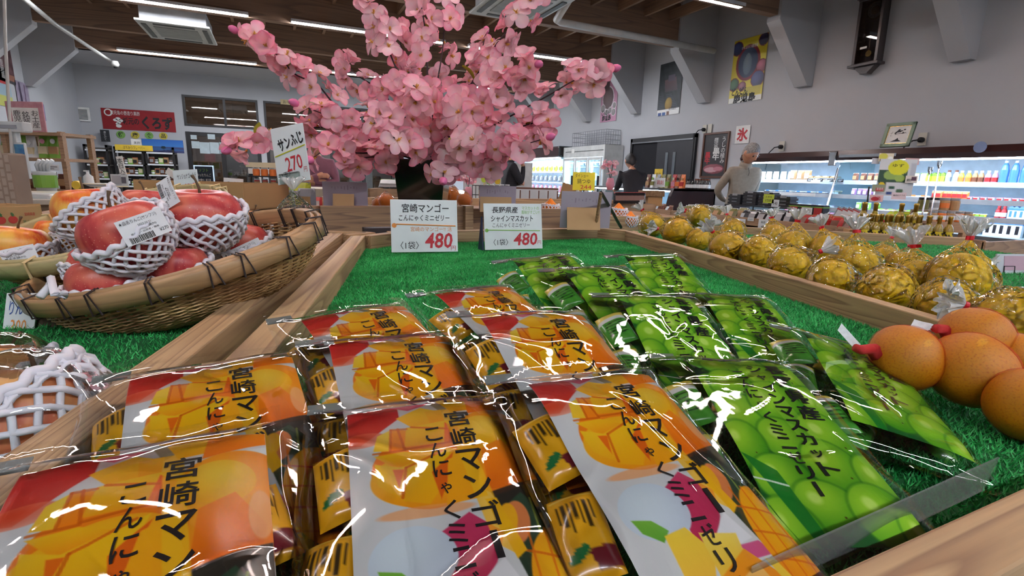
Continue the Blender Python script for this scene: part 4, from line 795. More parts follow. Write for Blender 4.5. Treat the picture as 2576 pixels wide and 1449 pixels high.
# apples in film, front left
def wrapped(q, rpx, D, label, kind, nax=(-1.1, -.25)):
    r = put_apple(q, rpx, D, label, kind, (-.1, .5), 2, nax, None); g = np.random.default_rng(5); G = []
    for i in range(41):
        t = math.pi*i/40; row = []
        for j in range(72):
            a = 2*math.pi*j/72; R = .0525*(1+.10*math.exp(-((t-1.7)/.5)**2)*abs(math.cos(a))**3+.012*math.sin(5*a+3*t)+.008*math.sin(13*a-4*t)); row.append((R*math.sin(t)*math.cos(a), R*math.sin(t)*math.sin(a), R*.93*math.cos(t)))
        G.append(row)
    MB().grid(G, wrap=True).build('film', film('fruit film', rough=.04, gain=.7, base=.01, scale=30, strength=.12, dist=.002), r, True); return r
wrapped((68, 1062), 172, .36, 'pale red apple in a net and clear film at the left edge, nearest the camera', 2)
wrapped((14, 945), 100, .52, 'apple in a net and clear film behind the nearest one at the left edge', 2, (-.3, -.1))
# baskets
BAM = wood('bamboo', (186, 144, 92), (164, 122, 74), rings=(2, 14, 60), rough=.42); BAMG = wood('green bamboo', (186, 170, 112), (168, 152, 96), rings=(2, 14, 60), rough=.42)
WEV = mat('bamboo weaver', (196, 160, 106), .45, c2=(128, 90, 54), nscale=(16, 16, 60)); SPL = mat('bamboo splint', (140, 104, 66), .5, c2=(92, 64, 40), nscale=(30, 30, 30)); TIE = mat('dark tie', (44, 30, 30), .6); TIEP = mat('pale tie', (214, 190, 140), .6)
BASKM = []
def basket(label, c, n, major, a, b_, dep, rimm, tiem, ties, h=.021, seed=0):
    n = Vector(n).normalized(); mj = Vector(major); mj = (mj-n*mj.dot(n)).normalized(); M = Fr(c, mj, n.cross(mj)); BASKM.append(M); r = thing('bamboo_basket', label, 'basket', M, 'bamboo baskets')
    E = lambda t, k, z: Vector((a*k*math.cos(t), b_*k*math.sin(t), z))
    N = 96
    for nm, k0, k1, z0, z1 in (('rim_outer', 1.0, 1.035, -h+.004, .004), ('rim_inner', .955, .985, -h+.006, .006)):
        G = [[tuple(E(2*math.pi*j/N, k, z)) for j in range(N)] for k, z in ((k0, z0), (k0-.0, z1-.003), ((k0+k1)/2, z1+.001), (k1, z1-.003), (k1, z0), (k0, z0))]; MB().grid(G, wrap=True).build(nm, rimm, r, True)
    prof = lambda q: (.975-.30*q**1.6-.12*q**6, -.004-dep*(1-(1-q)**1.25))     # q 0 rim .. 1 bottom
    for k in range(ties):
        t = 2*math.pi*(k+.5*((k*7) % 3)/3)/ties; p0, p1 = E(t, .94, .0), E(t, 1.045, .0); tn = Vector((-a*math.sin(t), b_*math.cos(t), 0)).normalized()*.004
        for e in ((-1, 1) if tiem is TIE else (0,)):
            o = tn*.5*e; MB().tube([p0+Vector((0, 0, -h))+o, p0+Vector((0, 0, .007))+o, p1+Vector((0, 0, .006))+o, p1+Vector((0, 0, -h+.002))+o*3, p0+Vector((0, 0, -h))+o], .0011 if tiem is TIE else .0022, 5).build('tie', tiem, r)
    S = 54; sp = []
    for k in range(S):
        t = 2*math.pi*k/S; w = .0042; tn = Vector((-a*math.sin(t), b_*math.cos(t), 0)).normalized()*w; G = []
        for i in range(9): q = i/8; kk, z = prof(q); p = E(t, kk, z); G.append([tuple(p-tn*(1-.4*q)), tuple(p+tn*(1-.4*q))])
        o = MB().grid(G).build('splint', SPL, r); so = o.modifiers.new('thickness', 'SOLIDIFY'); so.thickness = .0012
    for i in range(30):
        q = .12+.86*i/29; kk, z = prof(q); pts = []
        for j in range(S*2):
            t = math.pi*j/S; s = .0026*(1 if (j//2+i) % 2 else -1)*(1 if j % 2 == 0 else 0); nr = Vector((math.cos(t)/a, math.sin(t)/b_, 0)).normalized(); pts.append(E(t, kk, z+.0006*math.sin(j*3.1+i))+nr*s)
        MB().tube(pts, .00125, 4, closed=True).build('weaver_strand', WEV, r)
    kk, z = prof(1.0); G = [[tuple(E(2*math.pi*j/N, k, z+.001*(1-k))) for j in range(N)] for k in (kk, .3, .01)]; MB().grid(G, wrap=True).build('bottom', SPL, r); return r
basket('large oval bamboo basket with dark ties holding the nearest apples', (-.131, .816, 1.092), (-.3, -.1, 1), (-.817, .577, 0), .204, .149, .072, BAM, TIE, 22)
basket('greenish bamboo basket with pale ties behind the near one, at the left edge', (-.25, 1.064, 1.116), (-.201, -.182, .963), (.38, .92, 0), .196, .161, .06, BAMG, TIEP, 20)
MB().tube([BASKM[0].inverted() @ P(x, y, D=d) for x, y, d in ((100, 748, .52), (125, 720, .53), (128, 700, .53), (137, 740, .52), (165, 745, .53))], .004, 6).build('foam_scrap', FOAM, bpy.data.objects['bamboo_basket'], True)
r = placard('small leaning price card with corrugated edge at the left, before the wrapped apples', None, None, .06, [('りんご', .5, .7, 6, .7, .3), ('300', .5, .3, 2, .5, .3)], M=Fr(P(2, 860, D=.62), (.95, -.3, 0), (.1, .35, 1)), w=.035)[0]
MB().box(.03, -.03, -.03, .07, .03, -.01).box(.035, -.03, -.03, .065, .03, -.006).build('carton_prop', mat('dark corrugated board', (90, 74, 58), .9), r)
# ---------------------------------------------------------------- vase with artificial cherry blossoms
VD = 1.78
vp = P(1066, 455, D=VD); VT = P(1066, 404, D=VD); vt = VT.z; vb = 1.015
VB = mat('black glossy vase', (12, 12, 15), 0.12, coat=.5)
v = thing('flower_vase', 'square black glossy vase behind the front price cards', 'vase', T(vp.x, vp.y, vb, rz=-.43)); H = vt-vb
G = [[(sx*k, sy*k, z) for sx, sy in ((-1, -1), (1, -1), (1, 1), (-1, 1))] for k, z in ((.064, 0), (.088, H), (.080, H), (.06, .01))]
MB().grid(G, wrap=True).build('body', VB, v, bevel=.002); MB().box(-.06, -.06, 0, .06, .06, .01).build('base', VB, v); MB().box(-.075, -.075, H-.03, .075, .075, H-.025).build('filler', VB, v)
def petal_mesh(name, seed, np_, open_, cup):
    g = random.Random(seed); b = MB(); cols = []
    for lay, (cnt, sc, tilt) in enumerate(((np_, 1.0, open_), (3, .62, open_*.5))):
        for k in range(cnt):
            a0 = 2*math.pi*k/cnt+g.uniform(-.15, .15)+lay*.5; tl = tilt+g.uniform(-.3, .3); s = sc*g.uniform(.9, 1.08); G = []; pv = g.uniform(.9, 1.04)
            for q in (0, .22, .45, .65, .82, .93, .985, 1):
                w = .43*(math.sqrt(max(0, 1-((q-.6)/.4)**2)) if q > .6 else (.12+.88*(q/.6)**.85)); row = []
                for j in range(5):
                    e = (j-2)/2; x = q*(1-.05*(1-abs(e))*(q > .97)); y = e*w; z = cup*(e*e)*w*.8+.16*math.sin(q*3)*cup*2+g.uniform(-.012, .012)-.1*q*q
                    X, Z = x*math.cos(tl)-z*math.sin(tl), x*math.sin(tl)+z*math.cos(tl); ca, sa = math.cos(a0), math.sin(a0); row.append(((X*ca-y*sa)*s, (X*sa+y*ca)*s, Z*s)); t = min(1, q*1.1)
                    c0, c1 = (222, 150, 100) if q < .18 else (253, 218, 222), (242, 152, 176); f = q**1.5*(.55+.45*abs(e)); cols.append([(c0[m]*(1-f)+c1[m]*f)*pv+g.uniform(-4, 4) for m in range(3)])
                G.append(row)
            b.grid(G)
    nv = len(b.v); b.mi = 1
    for k in range(7):
        a = g.uniform(0, 6.3); L = g.uniform(.22, .34); e = g.uniform(.25, .55); d = Vector((math.cos(a)*e, math.sin(a)*e, 1)).normalized(); b.tube([(0, 0, .0), tuple(d*L)], [.012, .03], 4)
    b.lathe([(.0, -.12), (.07, -.08), (.09, 0), (.03, .05)], 6)
    me = b.mesh(name, [PET, CORE], True); c = np.full((len(b.v), 3), 200.0); c[:nv] = cols; setcol(me, c); return me
PET = bpy.data.materials.new('silk petal'); PET.use_nodes = True; n_, l_ = NT(PET); b_ = n_['Principled BSDF']; at = n_.new('ShaderNodeAttribute'); at.attribute_name = 'Col'
oi = n_.new('ShaderNodeObjectInfo'); hs = n_.new('ShaderNodeHueSaturation'); mr = n_.new('ShaderNodeMapRange'); mr.inputs[3].default_value = .72; mr.inputs[4].default_value = 1.22; l_.new(oi.outputs['Random'], mr.inputs[0]); l_.new(mr.outputs[0], hs.inputs['Saturation']); l_.new(at.outputs['Color'], hs.inputs['Color'])
b_.inputs['Roughness'].default_value = .6; l_.new(hs.outputs[0], b_.inputs['Base Color']); tl_ = n_.new('ShaderNodeBsdfTranslucent'); l_.new(hs.outputs[0], tl_.inputs[0]); mx_ = n_.new('ShaderNodeMixShader'); mx_.inputs[0].default_value = .38
l_.new(b_.outputs[0], mx_.inputs[1]); l_.new(tl_.outputs[0], mx_.inputs[2]); l_.new(mx_.outputs[0], [x for x in n_ if x.type == 'OUTPUT_MATERIAL'][0].inputs[0])
CORE = mat('blossom stamens', (222, 160, 60), .6); BUD = mat('magenta bud', (206, 92, 150), .55, c2=(222, 120, 160), nscale=(60, 60, 60)); LEAF = mat('yellow green leaf', (170, 168, 44), .5, c2=(150, 140, 40), nscale=(60, 60, 20)); TWIG = mat('dark twig', (52, 30, 36), .7)
FL = [petal_mesh('flower', s, 5, o_, c_) for s, o_, c_ in ((1, .15, .25), (2, .35, .3), (3, .6, .4), (4, .0, .2), (5, .8, .45), (6, .25, .35))]
BU = MB().lathe([(.0, -.5), (.28, -.38), (.42, -.05), (.36, .3), (.16, .55), (0, .62)], 10, cap=False).mesh('bud', BUD, True)
LF = MB().grid([[(x, (e*.22*math.sin(math.pi*min(1, x*.95+.03))), .12*abs(e)+.1*math.sin(x*3)) for e in (-1, 0, 1)] for x in np.linspace(0, 1, 7)]).mesh('leaf', LEAF, True)
ar = thing('cherry_blossom_arrangement', 'large spray of pink artificial cherry blossoms standing in the black vase', 'flowers', None)
BRS = [  # branch: px polyline from the vase, depth offset at the tip, blossoms, buds at tip
 ([(1055, 410), (1030, 300), (870, 280), (800, 215), (740, 185), (700, 140), (612, 88)], -.15, 18, 1),
 ([(1050, 410), (1000, 350), (880, 305), (830, 292), (765, 268)], -.2, 12, 1),
 ([(1050, 410), (960, 370), (860, 320), (740, 330), (650, 355), (592, 372)], -.25, 15, 1),
 ([(1055, 412), (980, 385), (900, 385), (830, 375), (790, 395)], -.3, 8, 1),
 ([(1055, 412), (1000, 400), (930, 395), (860, 412)], -.2, 7, 0),
 ([(1060, 405), (1040, 280), (1000, 180), (965, 95), (935, 10), (925, -60)], -.05, 16, 1),
 ([(1062, 405), (1075, 250), (1072, 100), (1058, 0), (1050, -90)], .0, 15, 0),
 ([(1064, 405), (1085, 280), (1110, 150), (1120, 40), (1130, -60)], .15, 12, 0),
 ([(1075, 405), (1110, 320), (1180, 220), (1250, 110), (1320, 30), (1370, -30)], -.1, 18, 1),
 ([(1078, 405), (1150, 320), (1230, 240), (1300, 180), (1340, 165)], -.2, 15, 1),
 ([(1078, 408), (1160, 360), (1270, 300), (1380, 240), (1450, 200), (1525, 178)], -.15, 17, 1),
 ([(1080, 410), (1180, 370), (1280, 330), (1340, 310), (1385, 300)], -.1, 13, 0),
 ([(1080, 410), (1160, 385), (1250, 370), (1310, 365), (1365, 350)], -.2, 11, 1),
 ([(1080, 412), (1150, 400), (1220, 400), (1290, 390)], -.05, 9, 0),
 ([(1070, 410), (1110, 420), (1115, 450)], -.3, 3, 1),
 ([(1060, 400), (1000, 290), (960, 230), (900, 190), (860, 150)], .1, 12, 0),
 ([(1062, 400), (1040, 330), (985, 300), (940, 310)], -.35, 10, 0),
 ([(1070, 400), (1090, 330), (1080, 260), (1040, 215)], -.35, 12, 0),
 ([(1074, 400), (1130, 330), (1160, 290), (1190, 270)], -.35, 12, 0),
 ([(1070, 400), (1140, 280), (1200, 170), (1220, 90)], .15, 12, 1),
 ([(1066, 400), (1060, 350), (1030, 370), (990, 345)], -.4, 7, 0),
 ([(1074, 400), (1110, 350), (1160, 345), (1200, 350)], -.4, 8, 0),
 ([(1066, 400), (1050, 200), (1010, 120), (1000, 50)], .2, 10, 0),
 ([(1062, 402), (980, 340), (930, 345), (890, 350)], -.1, 8, 0),
]
random.seed(11); nfl = 0
for bi, (pl, dz, nf, nb) in enumerate(BRS):
    nf = round(nf*1.1)
    n = len(pl); pts = [P(x, y, D=VD+dz*(i/(n-1))**1.2+(.0 if i else 0)) for i, (x, y) in enumerate(pl)]
    pts = [Vector((VT.x+(pts[0].x-VT.x)*.3, VT.y+(pts[0].y-VT.y)*.3, VT.z-.1)), ]+pts
    # smooth the way
    cv = []
    for i in range(1, len(pts)-1):
        a, b2, c, d = pts[max(i-1, 0)], pts[i], pts[i+1], pts[min(i+2, len(pts)-1)]
        for k in range(6):
            t = k/6; cv.append(.5*((2*b2)+(c-a)*t+(2*a-5*b2+4*c-d)*t*t+(3*b2-a-3*c+d)*t**3))
    cv = [pts[0]]+cv+[pts[-1]]; N = len(cv)
    br = MB().tube(cv, [.0042*(1-.65*i/N) for i in range(N)], 5).build('branch', TWIG, ar, True)
    for k in range(nf):
        q = .26+.76*(k+random.uniform(0, .8))/nf; q = min(q, .995); i = int(q*(N-1)); p = cv[i]; d = (cv[min(i+1, N-1)]-cv[max(i-1, 0)]).normalized(); sp = .045*(1-.45*q) if k < nf-1 else .005
        off = Vector([random.gauss(0, 1) for _ in range(3)]); off -= d*off.dot(d); off.normalize(); p2 = p+off*sp*random.uniform(.5, 1.25)+Vector((0, 0, -.006))
        view = (CAMV-p2).normalized(); nr = (off*1.1+view*random.uniform(.1, 1.3)+Vector((0, 0, random.uniform(-.5, .6)))+d*.3).normalized()
        s = random.uniform(.042, .054); M = Matrix.Translation(p2) @ nr.to_track_quat('Z', 'Y').to_matrix().to_4x4() @ Matrix.Rotation(random.uniform(0, 6), 4, 'Z') @ Matrix.Scale(s, 4); link('flower', random.choice(FL), br, M); nfl += 1
    if nb:
        p = cv[-1]; d = (cv[-1]-cv[-3]).normalized(); link('bud', BU, br, Matrix.Translation(p+d*.03) @ d.to_track_quat('Z', 'Y').to_matrix().to_4x4() @ Matrix.Scale(.03, 4))
    if bi % 3 != 1:
        i = int(N*random.uniform(.4, .8)); d = Vector([random.gauss(0, 1) for _ in range(3)]).normalized(); link('leaf', LF, br, Matrix.Translation(cv[i]) @ d.to_track_quat('X', 'Z').to_matrix().to_4x4() @ Matrix.Scale(.06, 4))
# ---------------------------------------------------------------- yellow citrus in film bags, netted oranges
def fruit_mat(name, c, c2, c3, bscale=900, green=None):
    m = mat(name, c, .42, c2=c2, c3=c3, nscale=(18, 18, 18), bump=.25, bscale=bscale, contrast=(.3, .7)); return m
CIT = fruit_mat('yellow citrus peel', (255, 200, 0), (252, 174, 0), (255, 210, 10)); CIT2 = fruit_mat('green tinged citrus peel', (255, 206, 4), (236, 196, 10), (255, 196, 4)); ORG = fruit_mat('orange peel', (204, 136, 6), (178, 108, 4), (196, 142, 10)); DEK = fruit_mat('deep orange peel', (240, 140, 20), (226, 118, 14), (236, 130, 20))
def fruit_mesh(seed, neck=.06, sq=.92):
    g = random.Random(seed); a1, a2 = g.uniform(0, 6), g.uniform(0, 6); G = []
    for i in range(23):
        t = math.pi*i/22; row = []
        for j in range(32):
            a = 2*math.pi*j/32; r = math.sin(t)*(1+.02*math.sin(2*a+a1)+.012*math.sin(5*a+a2)); z = sq*math.cos(t)+neck*math.exp(-(t/.35)**2)-.05*math.exp(-((math.pi-t)/.3)**2); row.append((r*math.cos(a), r*math.sin(a), z))
        G.append(row)
    b = MB().grid(G, wrap=True); b.mi = 1; b.lathe([(.05, sq+neck-.03), (.04, sq+neck+.015), (.015, sq+neck+.02)], 7); return b
FM = [fruit_mesh(i, (.06, .1, .03)[i]).mesh('fruit', [(CIT, CIT2, CIT)[i], STEM], True) for i in range(3)]
FILM = film('fruit bag film', tint=(255, 255, 255), rough=.05, gain=1.0, base=.0, scale=3.2, strength=.42, dist=.07, haze=.0)
TUFT = film('gathered film', tint=(250, 251, 250), rough=.1, gain=1.6, base=.08, scale=4, strength=.5, dist=.1, haze=.42)
TAPE = mat('red tape', (206, 22, 38), .35)
def wrap_mesh(seed, e=1.12, neck=1.55, stretch=0):
    g = random.Random(seed); ph = [g.uniform(0, 6) for _ in range(8)]; G = []; n = 84; prof = []
    for i in range(19): t = math.pi*(1-i/18*.66); prof.append((e*math.sin(t)*1.02, e*.93*math.cos(t), .02+.02*max(0, math.cos(t)+.3)))
    r0, z0, _ = prof[-1]
    for i in range(1, 13): q = i/12; prof.append((r0*(1-q)**1.25+.085*q, z0+(neck-z0)*q**.9, .02+.07*math.sin(q*3.0)))
    for r, z, am in prof:
        row = []
        for j in range(n):
            a = 2*math.pi*j/n; k = 1+am*(math.sin(11*a+ph[0]+z)+.7*math.sin(17*a+ph[1]-z*2)+.5*math.sin(29*a+ph[2]))+.03*math.sin(3*a+ph[3]+z*2); row.append((r*k*math.cos(a), r*k*math.sin(a)+stretch*max(0, z-.4)*.3, z))
        G.append(row)
    return MB().grid(G, wrap=True)
def tuft_mesh(seed, neck=1.55):
    g = random.Random(seed); ph = [g.uniform(0, 6) for _ in range(6)]; G = []; n = 72
    for i in range(11):
        q = i/10; r = .085+.42*q**.8; row = []
        for j in range(n):
            a = 2*math.pi*j/n; k = 1+.32*q*math.sin(7*a+ph[0]+q*2)+.25*q*math.sin(13*a+ph[1])+.12*math.sin(23*a+ph[2]); row.append((r*k*math.cos(a), r*k*math.sin(a)*.75, neck+.07+.62*q*(1+.16*math.sin(5*a+ph[3])+.1*math.sin(11*a+ph[4]))))
        G.append(row)
    return MB().grid(G, wrap=True)
WM = [wrap_mesh(i).mesh('film', FILM, True) for i in range(4)]; TM = [tuft_mesh(i).mesh('gathered_top', TUFT, True) for i in range(4)]
TPM = MB().lathe([(.10, 1.5), (.125, 1.52), (.125, 1.64), (.10, 1.66)], 12, cap=False).box(.08, -.02, 1.5, .3, .02, 1.64).mesh('red_tape', TAPE)
def axis_rot(ax): z = Vector((ax[0]*math.cos(math.radians(24.7))+ax[1]*math.sin(math.radians(24.7)), -ax[0]*math.sin(math.radians(24.7))+ax[1]*math.cos(math.radians(24.7)), ax[2])).normalized(); return z.to_track_quat('Z', 'Y').to_matrix().to_4x4()
random.seed(21)
CT = [  # px centre, radius px, direction of the tied top (right, back, up), description
 (1640, 567, 30, (-.5, .2, .7), 'small bagged yellow citrus at the far left end of the row'),
 (1704, 583, 36, (-1, -.2, .15), 'bagged yellow citrus second from the left end, its tie pointing left'),
 (1761, 545, 27, (-1, 0, .3), 'bagged yellow citrus standing out at the back of the left end'),
 (1757, 604, 30, (.6, -.2, .9), 'bagged yellow citrus third along the board from the left end'),
 (1830, 625, 44, (-.9, -.3, .8), 'large bagged yellow citrus with a red tie at its upper left'),
 (1842, 583, 30, (-.3, .3, 1), 'bagged yellow citrus behind the large one with the red tie at its upper left'),
 (1908, 640, 45, (.9, -.6, -.1), 'bagged yellow citrus lying with its dark stem end towards the camera'),
 (1946, 592, 30, (-.2, 0, 1), 'bagged yellow citrus upright at the back, left of the wide red band'),
 (1995, 620, 42, (0, 0, 1), 'bagged yellow citrus with a wide flat red band and round tuft'),
 (1985, 668, 50, (.8, -.2, .5), 'spotted bagged yellow citrus in front of the one with the wide red band'),
 (2080, 632, 42, (-.35, 0, 1), 'bagged yellow citrus right of the one with the wide red band, tie tilted left'),
 (2088, 704, 54, (.9, -.2, .1), 'large bagged yellow citrus by the board in the middle of the row'),
 (2148, 668, 56, (-.05, .1, 1), 'tall bagged yellow citrus with a big tuft below the olive oil bottles'),
 (2222, 650, 36, (.3, .1, 1), 'small bagged yellow citrus at the back below the right end of the bottles'),
 (2228, 730, 62, (.5, -.5, -.3), 'bagged yellow citrus against the board showing its round base'),
 (2310, 712, 62, (-.25, .1, 1), 'upright bagged citrus with a scratched peel and red tie, right half of the row'),
 (2270, 665, 34, (.4, .3, .9), 'bagged yellow citrus half hidden behind the scratched one'),
 (2412, 705, 70, (.05, 0, 1), 'largest upright bagged citrus with a silver dot on its film'),
 (2378, 772, 68, (1, 0, .05), 'bagged yellow citrus lying by the board with its gathered end to the right'),
 (2470, 745, 44, (.2, .3, .9), 'bagged yellow citrus between the largest upright one and the right edge'),
 (2545, 806, 78, (-1, .1, .3), 'bagged yellow citrus cut by the right edge, its red tie at the left'),
]
for i, (x, y, rp, ax, lb_) in enumerate(CT):
    R = .043; D = R*FPX/rp; p = P(x, y, D=D)
    if p.z < ZT+R*.9:
        for _ in range(8): D = (CAM[2]-ZT-rp*D/FPX*.9)/((CAM[2]-p.z)/D); p = P(x, y, D=D)
        R = rp*D/FPX
    M = Matrix.Translation(p) @ axis_rot(ax) @ Matrix.Rotation(random.uniform(0, 6), 4, 'Z') @ Matrix.Scale(R*.97, 4)
    r = thing('bagged_citrus', lb_, 'citrus fruit', M, 'film bagged yellow citrus in the right tray')
    link('fruit', FM[i % 3], r, Matrix.Rotation(random.uniform(0, 3), 4, 'X')); link('film', WM[i % 4], r); link('gathered_top', TM[i % 4], r); link('red_tape', TPM, r)
# oranges in red nets
NETM = bpy.data.materials.new('red net'); NETM.use_nodes = True
def net_tex(m):
    n, l = NT(m); b = n['Principled BSDF']; b.inputs['Base Color'].default_value = (*s2l((206, 26, 14)), 1); b.inputs['Roughness'].default_value = .5
    tr = n.new('ShaderNodeBsdfTransparent'); mx = n.new('ShaderNodeMixShader'); tc = n.new('ShaderNodeTexCoord'); br = n.new('ShaderNodeTexVoronoi'); br.feature = 'DISTANCE_TO_EDGE'; mp = n.new('ShaderNodeMapping'); mp.inputs['Scale'].default_value = (26, 26, 60)
    l.new(tc.outputs['Object'], mp.inputs[0]); l.new(mp.outputs[0], br.inputs['Vector']); lw = n.new('ShaderNodeLayerWeight'); lw.inputs[0].default_value = .35
    mr = n.new('ShaderNodeMapRange'); mr.inputs[1].default_value = .03; mr.inputs[2].default_value = .09; mr.inputs[3].default_value = .35; mr.inputs[4].default_value = 0; l.new(br.outputs[0], mr.inputs[0])
    ad = n.new('ShaderNodeMath'); ad.use_clamp = True; l.new(mr.outputs[0], ad.inputs[0]); m2 = n.new('ShaderNodeMath'); m2.operation = 'MULTIPLY'; l.new(lw.outputs['Facing'], m2.inputs[0]); m2.inputs[1].default_value = .26; l.new(m2.outputs[0], ad.inputs[1])
    l.new(ad.outputs[0], mx.inputs[0]); l.new(tr.outputs[0], mx.inputs[1]); l.new(b.outputs[0], mx.inputs[2]); l.new(mx.outputs[0], [x for x in n if x.type == 'OUTPUT_MATERIAL'][0].inputs[0])
net_tex(NETM); RNET = mat('bunched red net', (214, 34, 34), .6, c2=(170, 20, 26), nscale=(300, 300, 300), bump=.5, bscale=600)
NS = fruit_mesh(7, .02, .98).mesh('net', [NETM, NETM], True); OF = fruit_mesh(8, .04, .94).mesh('fruit', [ORG, STEM], True)
ON = [(2278, 900, 82, .012, 'left one of the netted oranges, its net tail pointing left'), (2442, 930, 94, .006, 'large netted orange in the middle of the net, lowest one fully in view'), (2452, 850, 78, .03, 'netted orange at the back, next to the right board'),
      (2556, 892, 56, .03, 'netted orange at the right edge between the back and front ones'), (2590, 1020, 92, .0, 'netted orange cut by the right edge, nearest the camera')]
for x, y, rp, dz, lb_ in ON:
    D = .55
    for _ in range(20): p = P(x, y, D=D); D *= 1+(p.z-(ZT+rp*D/FPX*.93+dz))*2.5
    R = rp*D/FPX; M = Matrix.Translation(p) @ Matrix.Rotation(1.2, 4, 'Y') @ Matrix.Rotation(random.uniform(0, 6), 4, 'Z') @ Matrix.Scale(R, 4)
    r = thing('netted_orange', lb_, 'orange', M, 'oranges in red nets'); link('fruit', OF, r); link('net', NS, r, Matrix.Scale(1.02, 4))
    if x in (2278, 2452):
        iv = M.inverted(); q = [(2206, 886, 0), (2190, 878, 0), (2165, 880, -.01), (2150, 874, -.01)] if x == 2278 else [(2392, 842, 0), (2372, 828, 0), (2356, 826, -.01), (2350, 832, -.01)]
        MB().tube([iv @ P(a, b2, D=D+e) for a, b2, e in q], [.3, .16, .14, .12], 8).build('net_tail', RNET, r, True)
        q = [(2160, 875), (2148, 862), (2130, 842), (2112, 822)] if x == 2278 else [(2352, 828), (2335, 822), (2315, 818), (2295, 812)]
        G = [[tuple(iv @ P(a+s*5, b2-s*9, D=D+.01)) for s in (-1, 1)] for a, b2 in q]; MB().grid(G).build('paper_tag', CARD, r)
tag(MB().tube([P(2368, 880, D=.72), P(2400, 892, D=.72)], .012, 8).build('net_link', RNET, None, True), 'twisted red net joining the left and back netted oranges', 'net')
# far fruit behind the front cards
dk = fruit_mesh(3, .42, .85).mesh('fruit', [DEK, STEM], True); fn = net_mesh(.046, 1.0, 2.8, 18).mesh('foam_net', FOAM, True)
for i, (x, y, rp, D) in enumerate(((1384, 520, 20, 2.3), (1555, 530, 19, 2.2), (1585, 548, 17, 2.1))):
    R = rp*D/FPX*1.15; M = Matrix.Translation(P(x, y+8, D=D)) @ Matrix.Scale(R, 4); r = thing('dekopon_orange', ('knobbly orange in a white foam net behind the muscat card', 'knobbly orange in a white foam net just right of the metal stand', 'knobbly orange in a foam net left of the first bagged citrus')[i], 'orange', M, 'knobbly oranges in foam nets')
    link('fruit', dk, r); link('foam_net', fn, r, Matrix.Scale(1/.0445, 4))
OM = OF.copy(); OM.materials[0] = DEK
for i, (x, y, rp, D, l) in enumerate(((972, 506, 18, 2.4, 'leftmost of the two film wrapped mandarins left of the vase'), (950, 512, 13, 2.45, 'small wrapped mandarin at the far left behind the front cards'), (1137, 492, 20, 2.4, 'film wrapped mandarin just right of the vase'), (1168, 504, 18, 2.3, 'lower film wrapped mandarin right of the vase'))):
    R = rp*D/FPX; r = thing('bagged_mandarin', l, 'orange', Matrix.Translation(P(x, y, D=D)) @ Matrix.Scale(R, 4), 'wrapped mandarins behind the vase'); link('fruit', OM, r)
    link('film', WM[i % 4], r)
# ---------------------------------------------------------------- chillers along the right wall
MAR = mat('dark maroon case', (52, 24, 22), 0.35); CW_ = mat('case white', (214, 228, 238), 0.4); CHR = mat('chrome', (190, 192, 196), 0.15, 1.0); DK = mat('case black', (30, 26, 28), 0.4)
LED = emit('chiller tube', (206, 228, 255), CASE*1.6); LED2 = emit('shelf edge light', (214, 232, 255), CASE*.7); GLS = film('case glass', tint=(225, 238, 240), rough=.02, gain=.45, base=.01, strength=0, crease=False)
def yat(px, X=6.1, py=450): return P(px, py, X=X).y
LC = thing('open_chiller', 'long maroon topped open wall chiller along the right wall', 'refrigerator')
XF, XB = 5.88, 6.66; Y0, Y1 = .3, 5.3
MB().box(XB, Y0, 0, XR-.01, Y1, 1.60).build('back_panel', CW_, LC)
MB().add([(XF, y, 1.61) for y in (Y0, Y1)]+[(XF-.03, y, 1.55) for y in (Y0, Y1)]+[(XF, y, 1.50) for y in (Y0, Y1)]+[(XF+.12, y, 1.50) for y in (Y0, Y1)]+[(XB, y, 1.56) for y in (Y0, Y1)]+[(XR-.01, y, 1.62) for y in (Y0, Y1)],
         [(0, 2, 3, 1), (2, 4, 5, 3), (4, 6, 7, 5), (6, 8, 9, 7), (8, 10, 11, 9), (10, 0, 1, 11), (0, 10, 8, 6, 4, 2), (1, 3, 5, 7, 9, 11)]).build('canopy', MAR, LC)
MB().box(XF+.02, Y0+.1, 1.485, XF+.07, 3.95, 1.50).box(XF+.02, 4.05, 1.485, XF+.07, Y1-.05, 1.50).build('light_tube', LED, LC)
MB().box(XF-.045, 3.3, 1.53, XF-.03, 3.9, 1.56).build('name_plate', CHR, LC); MB().lathe([(.05, 0), (.05, .006)], 20, Fr(P(2466, 370, X=XF-.035), (0, -1, 0), (0, 0, 1))).build('round_badge', mat('blue white badge', (120, 140, 180), .4), LC)
for i, (z, x0) in enumerate(((1.27, 6.02), (1.11, 5.97), (.955, 5.93))):
    MB().box(x0, Y0, z-.02, XB, Y1-.03, z).build('shelf', CW_, LC); MB().box(x0-.012, Y0, z-.035, x0, Y1-.03, z+.012).build('price_rail', mat('clear price rail', (200, 212, 222), .2), LC); MB().box(x0+.02, Y0+.1, z-.034, x0+.04, Y1-.1, z-.024).build('shelf_light', LED2, LC)
    MB().box(x0-.014, 4.2, z-.03, x0-.012, 5.0, z+.008).build('rail_strip', WHI, LC)
MB().box(XF, Y0, .70, XB, Y1-.03, .79).build('deck', CW_, LC); MB().box(XF-.1, Y0, 0, XF, Y1, .74).build('front_panel', MAR, LC); MB().box(XF-.11, Y0, .74, XF+.0, Y1, .80).build('bumper', mat('steel grey bumper', (120, 128, 134), .3, .6), LC)
MB().box(XF-.14, Y0, .3, XF-.1, Y1, .34).build('kick_rail', CHR, LC)
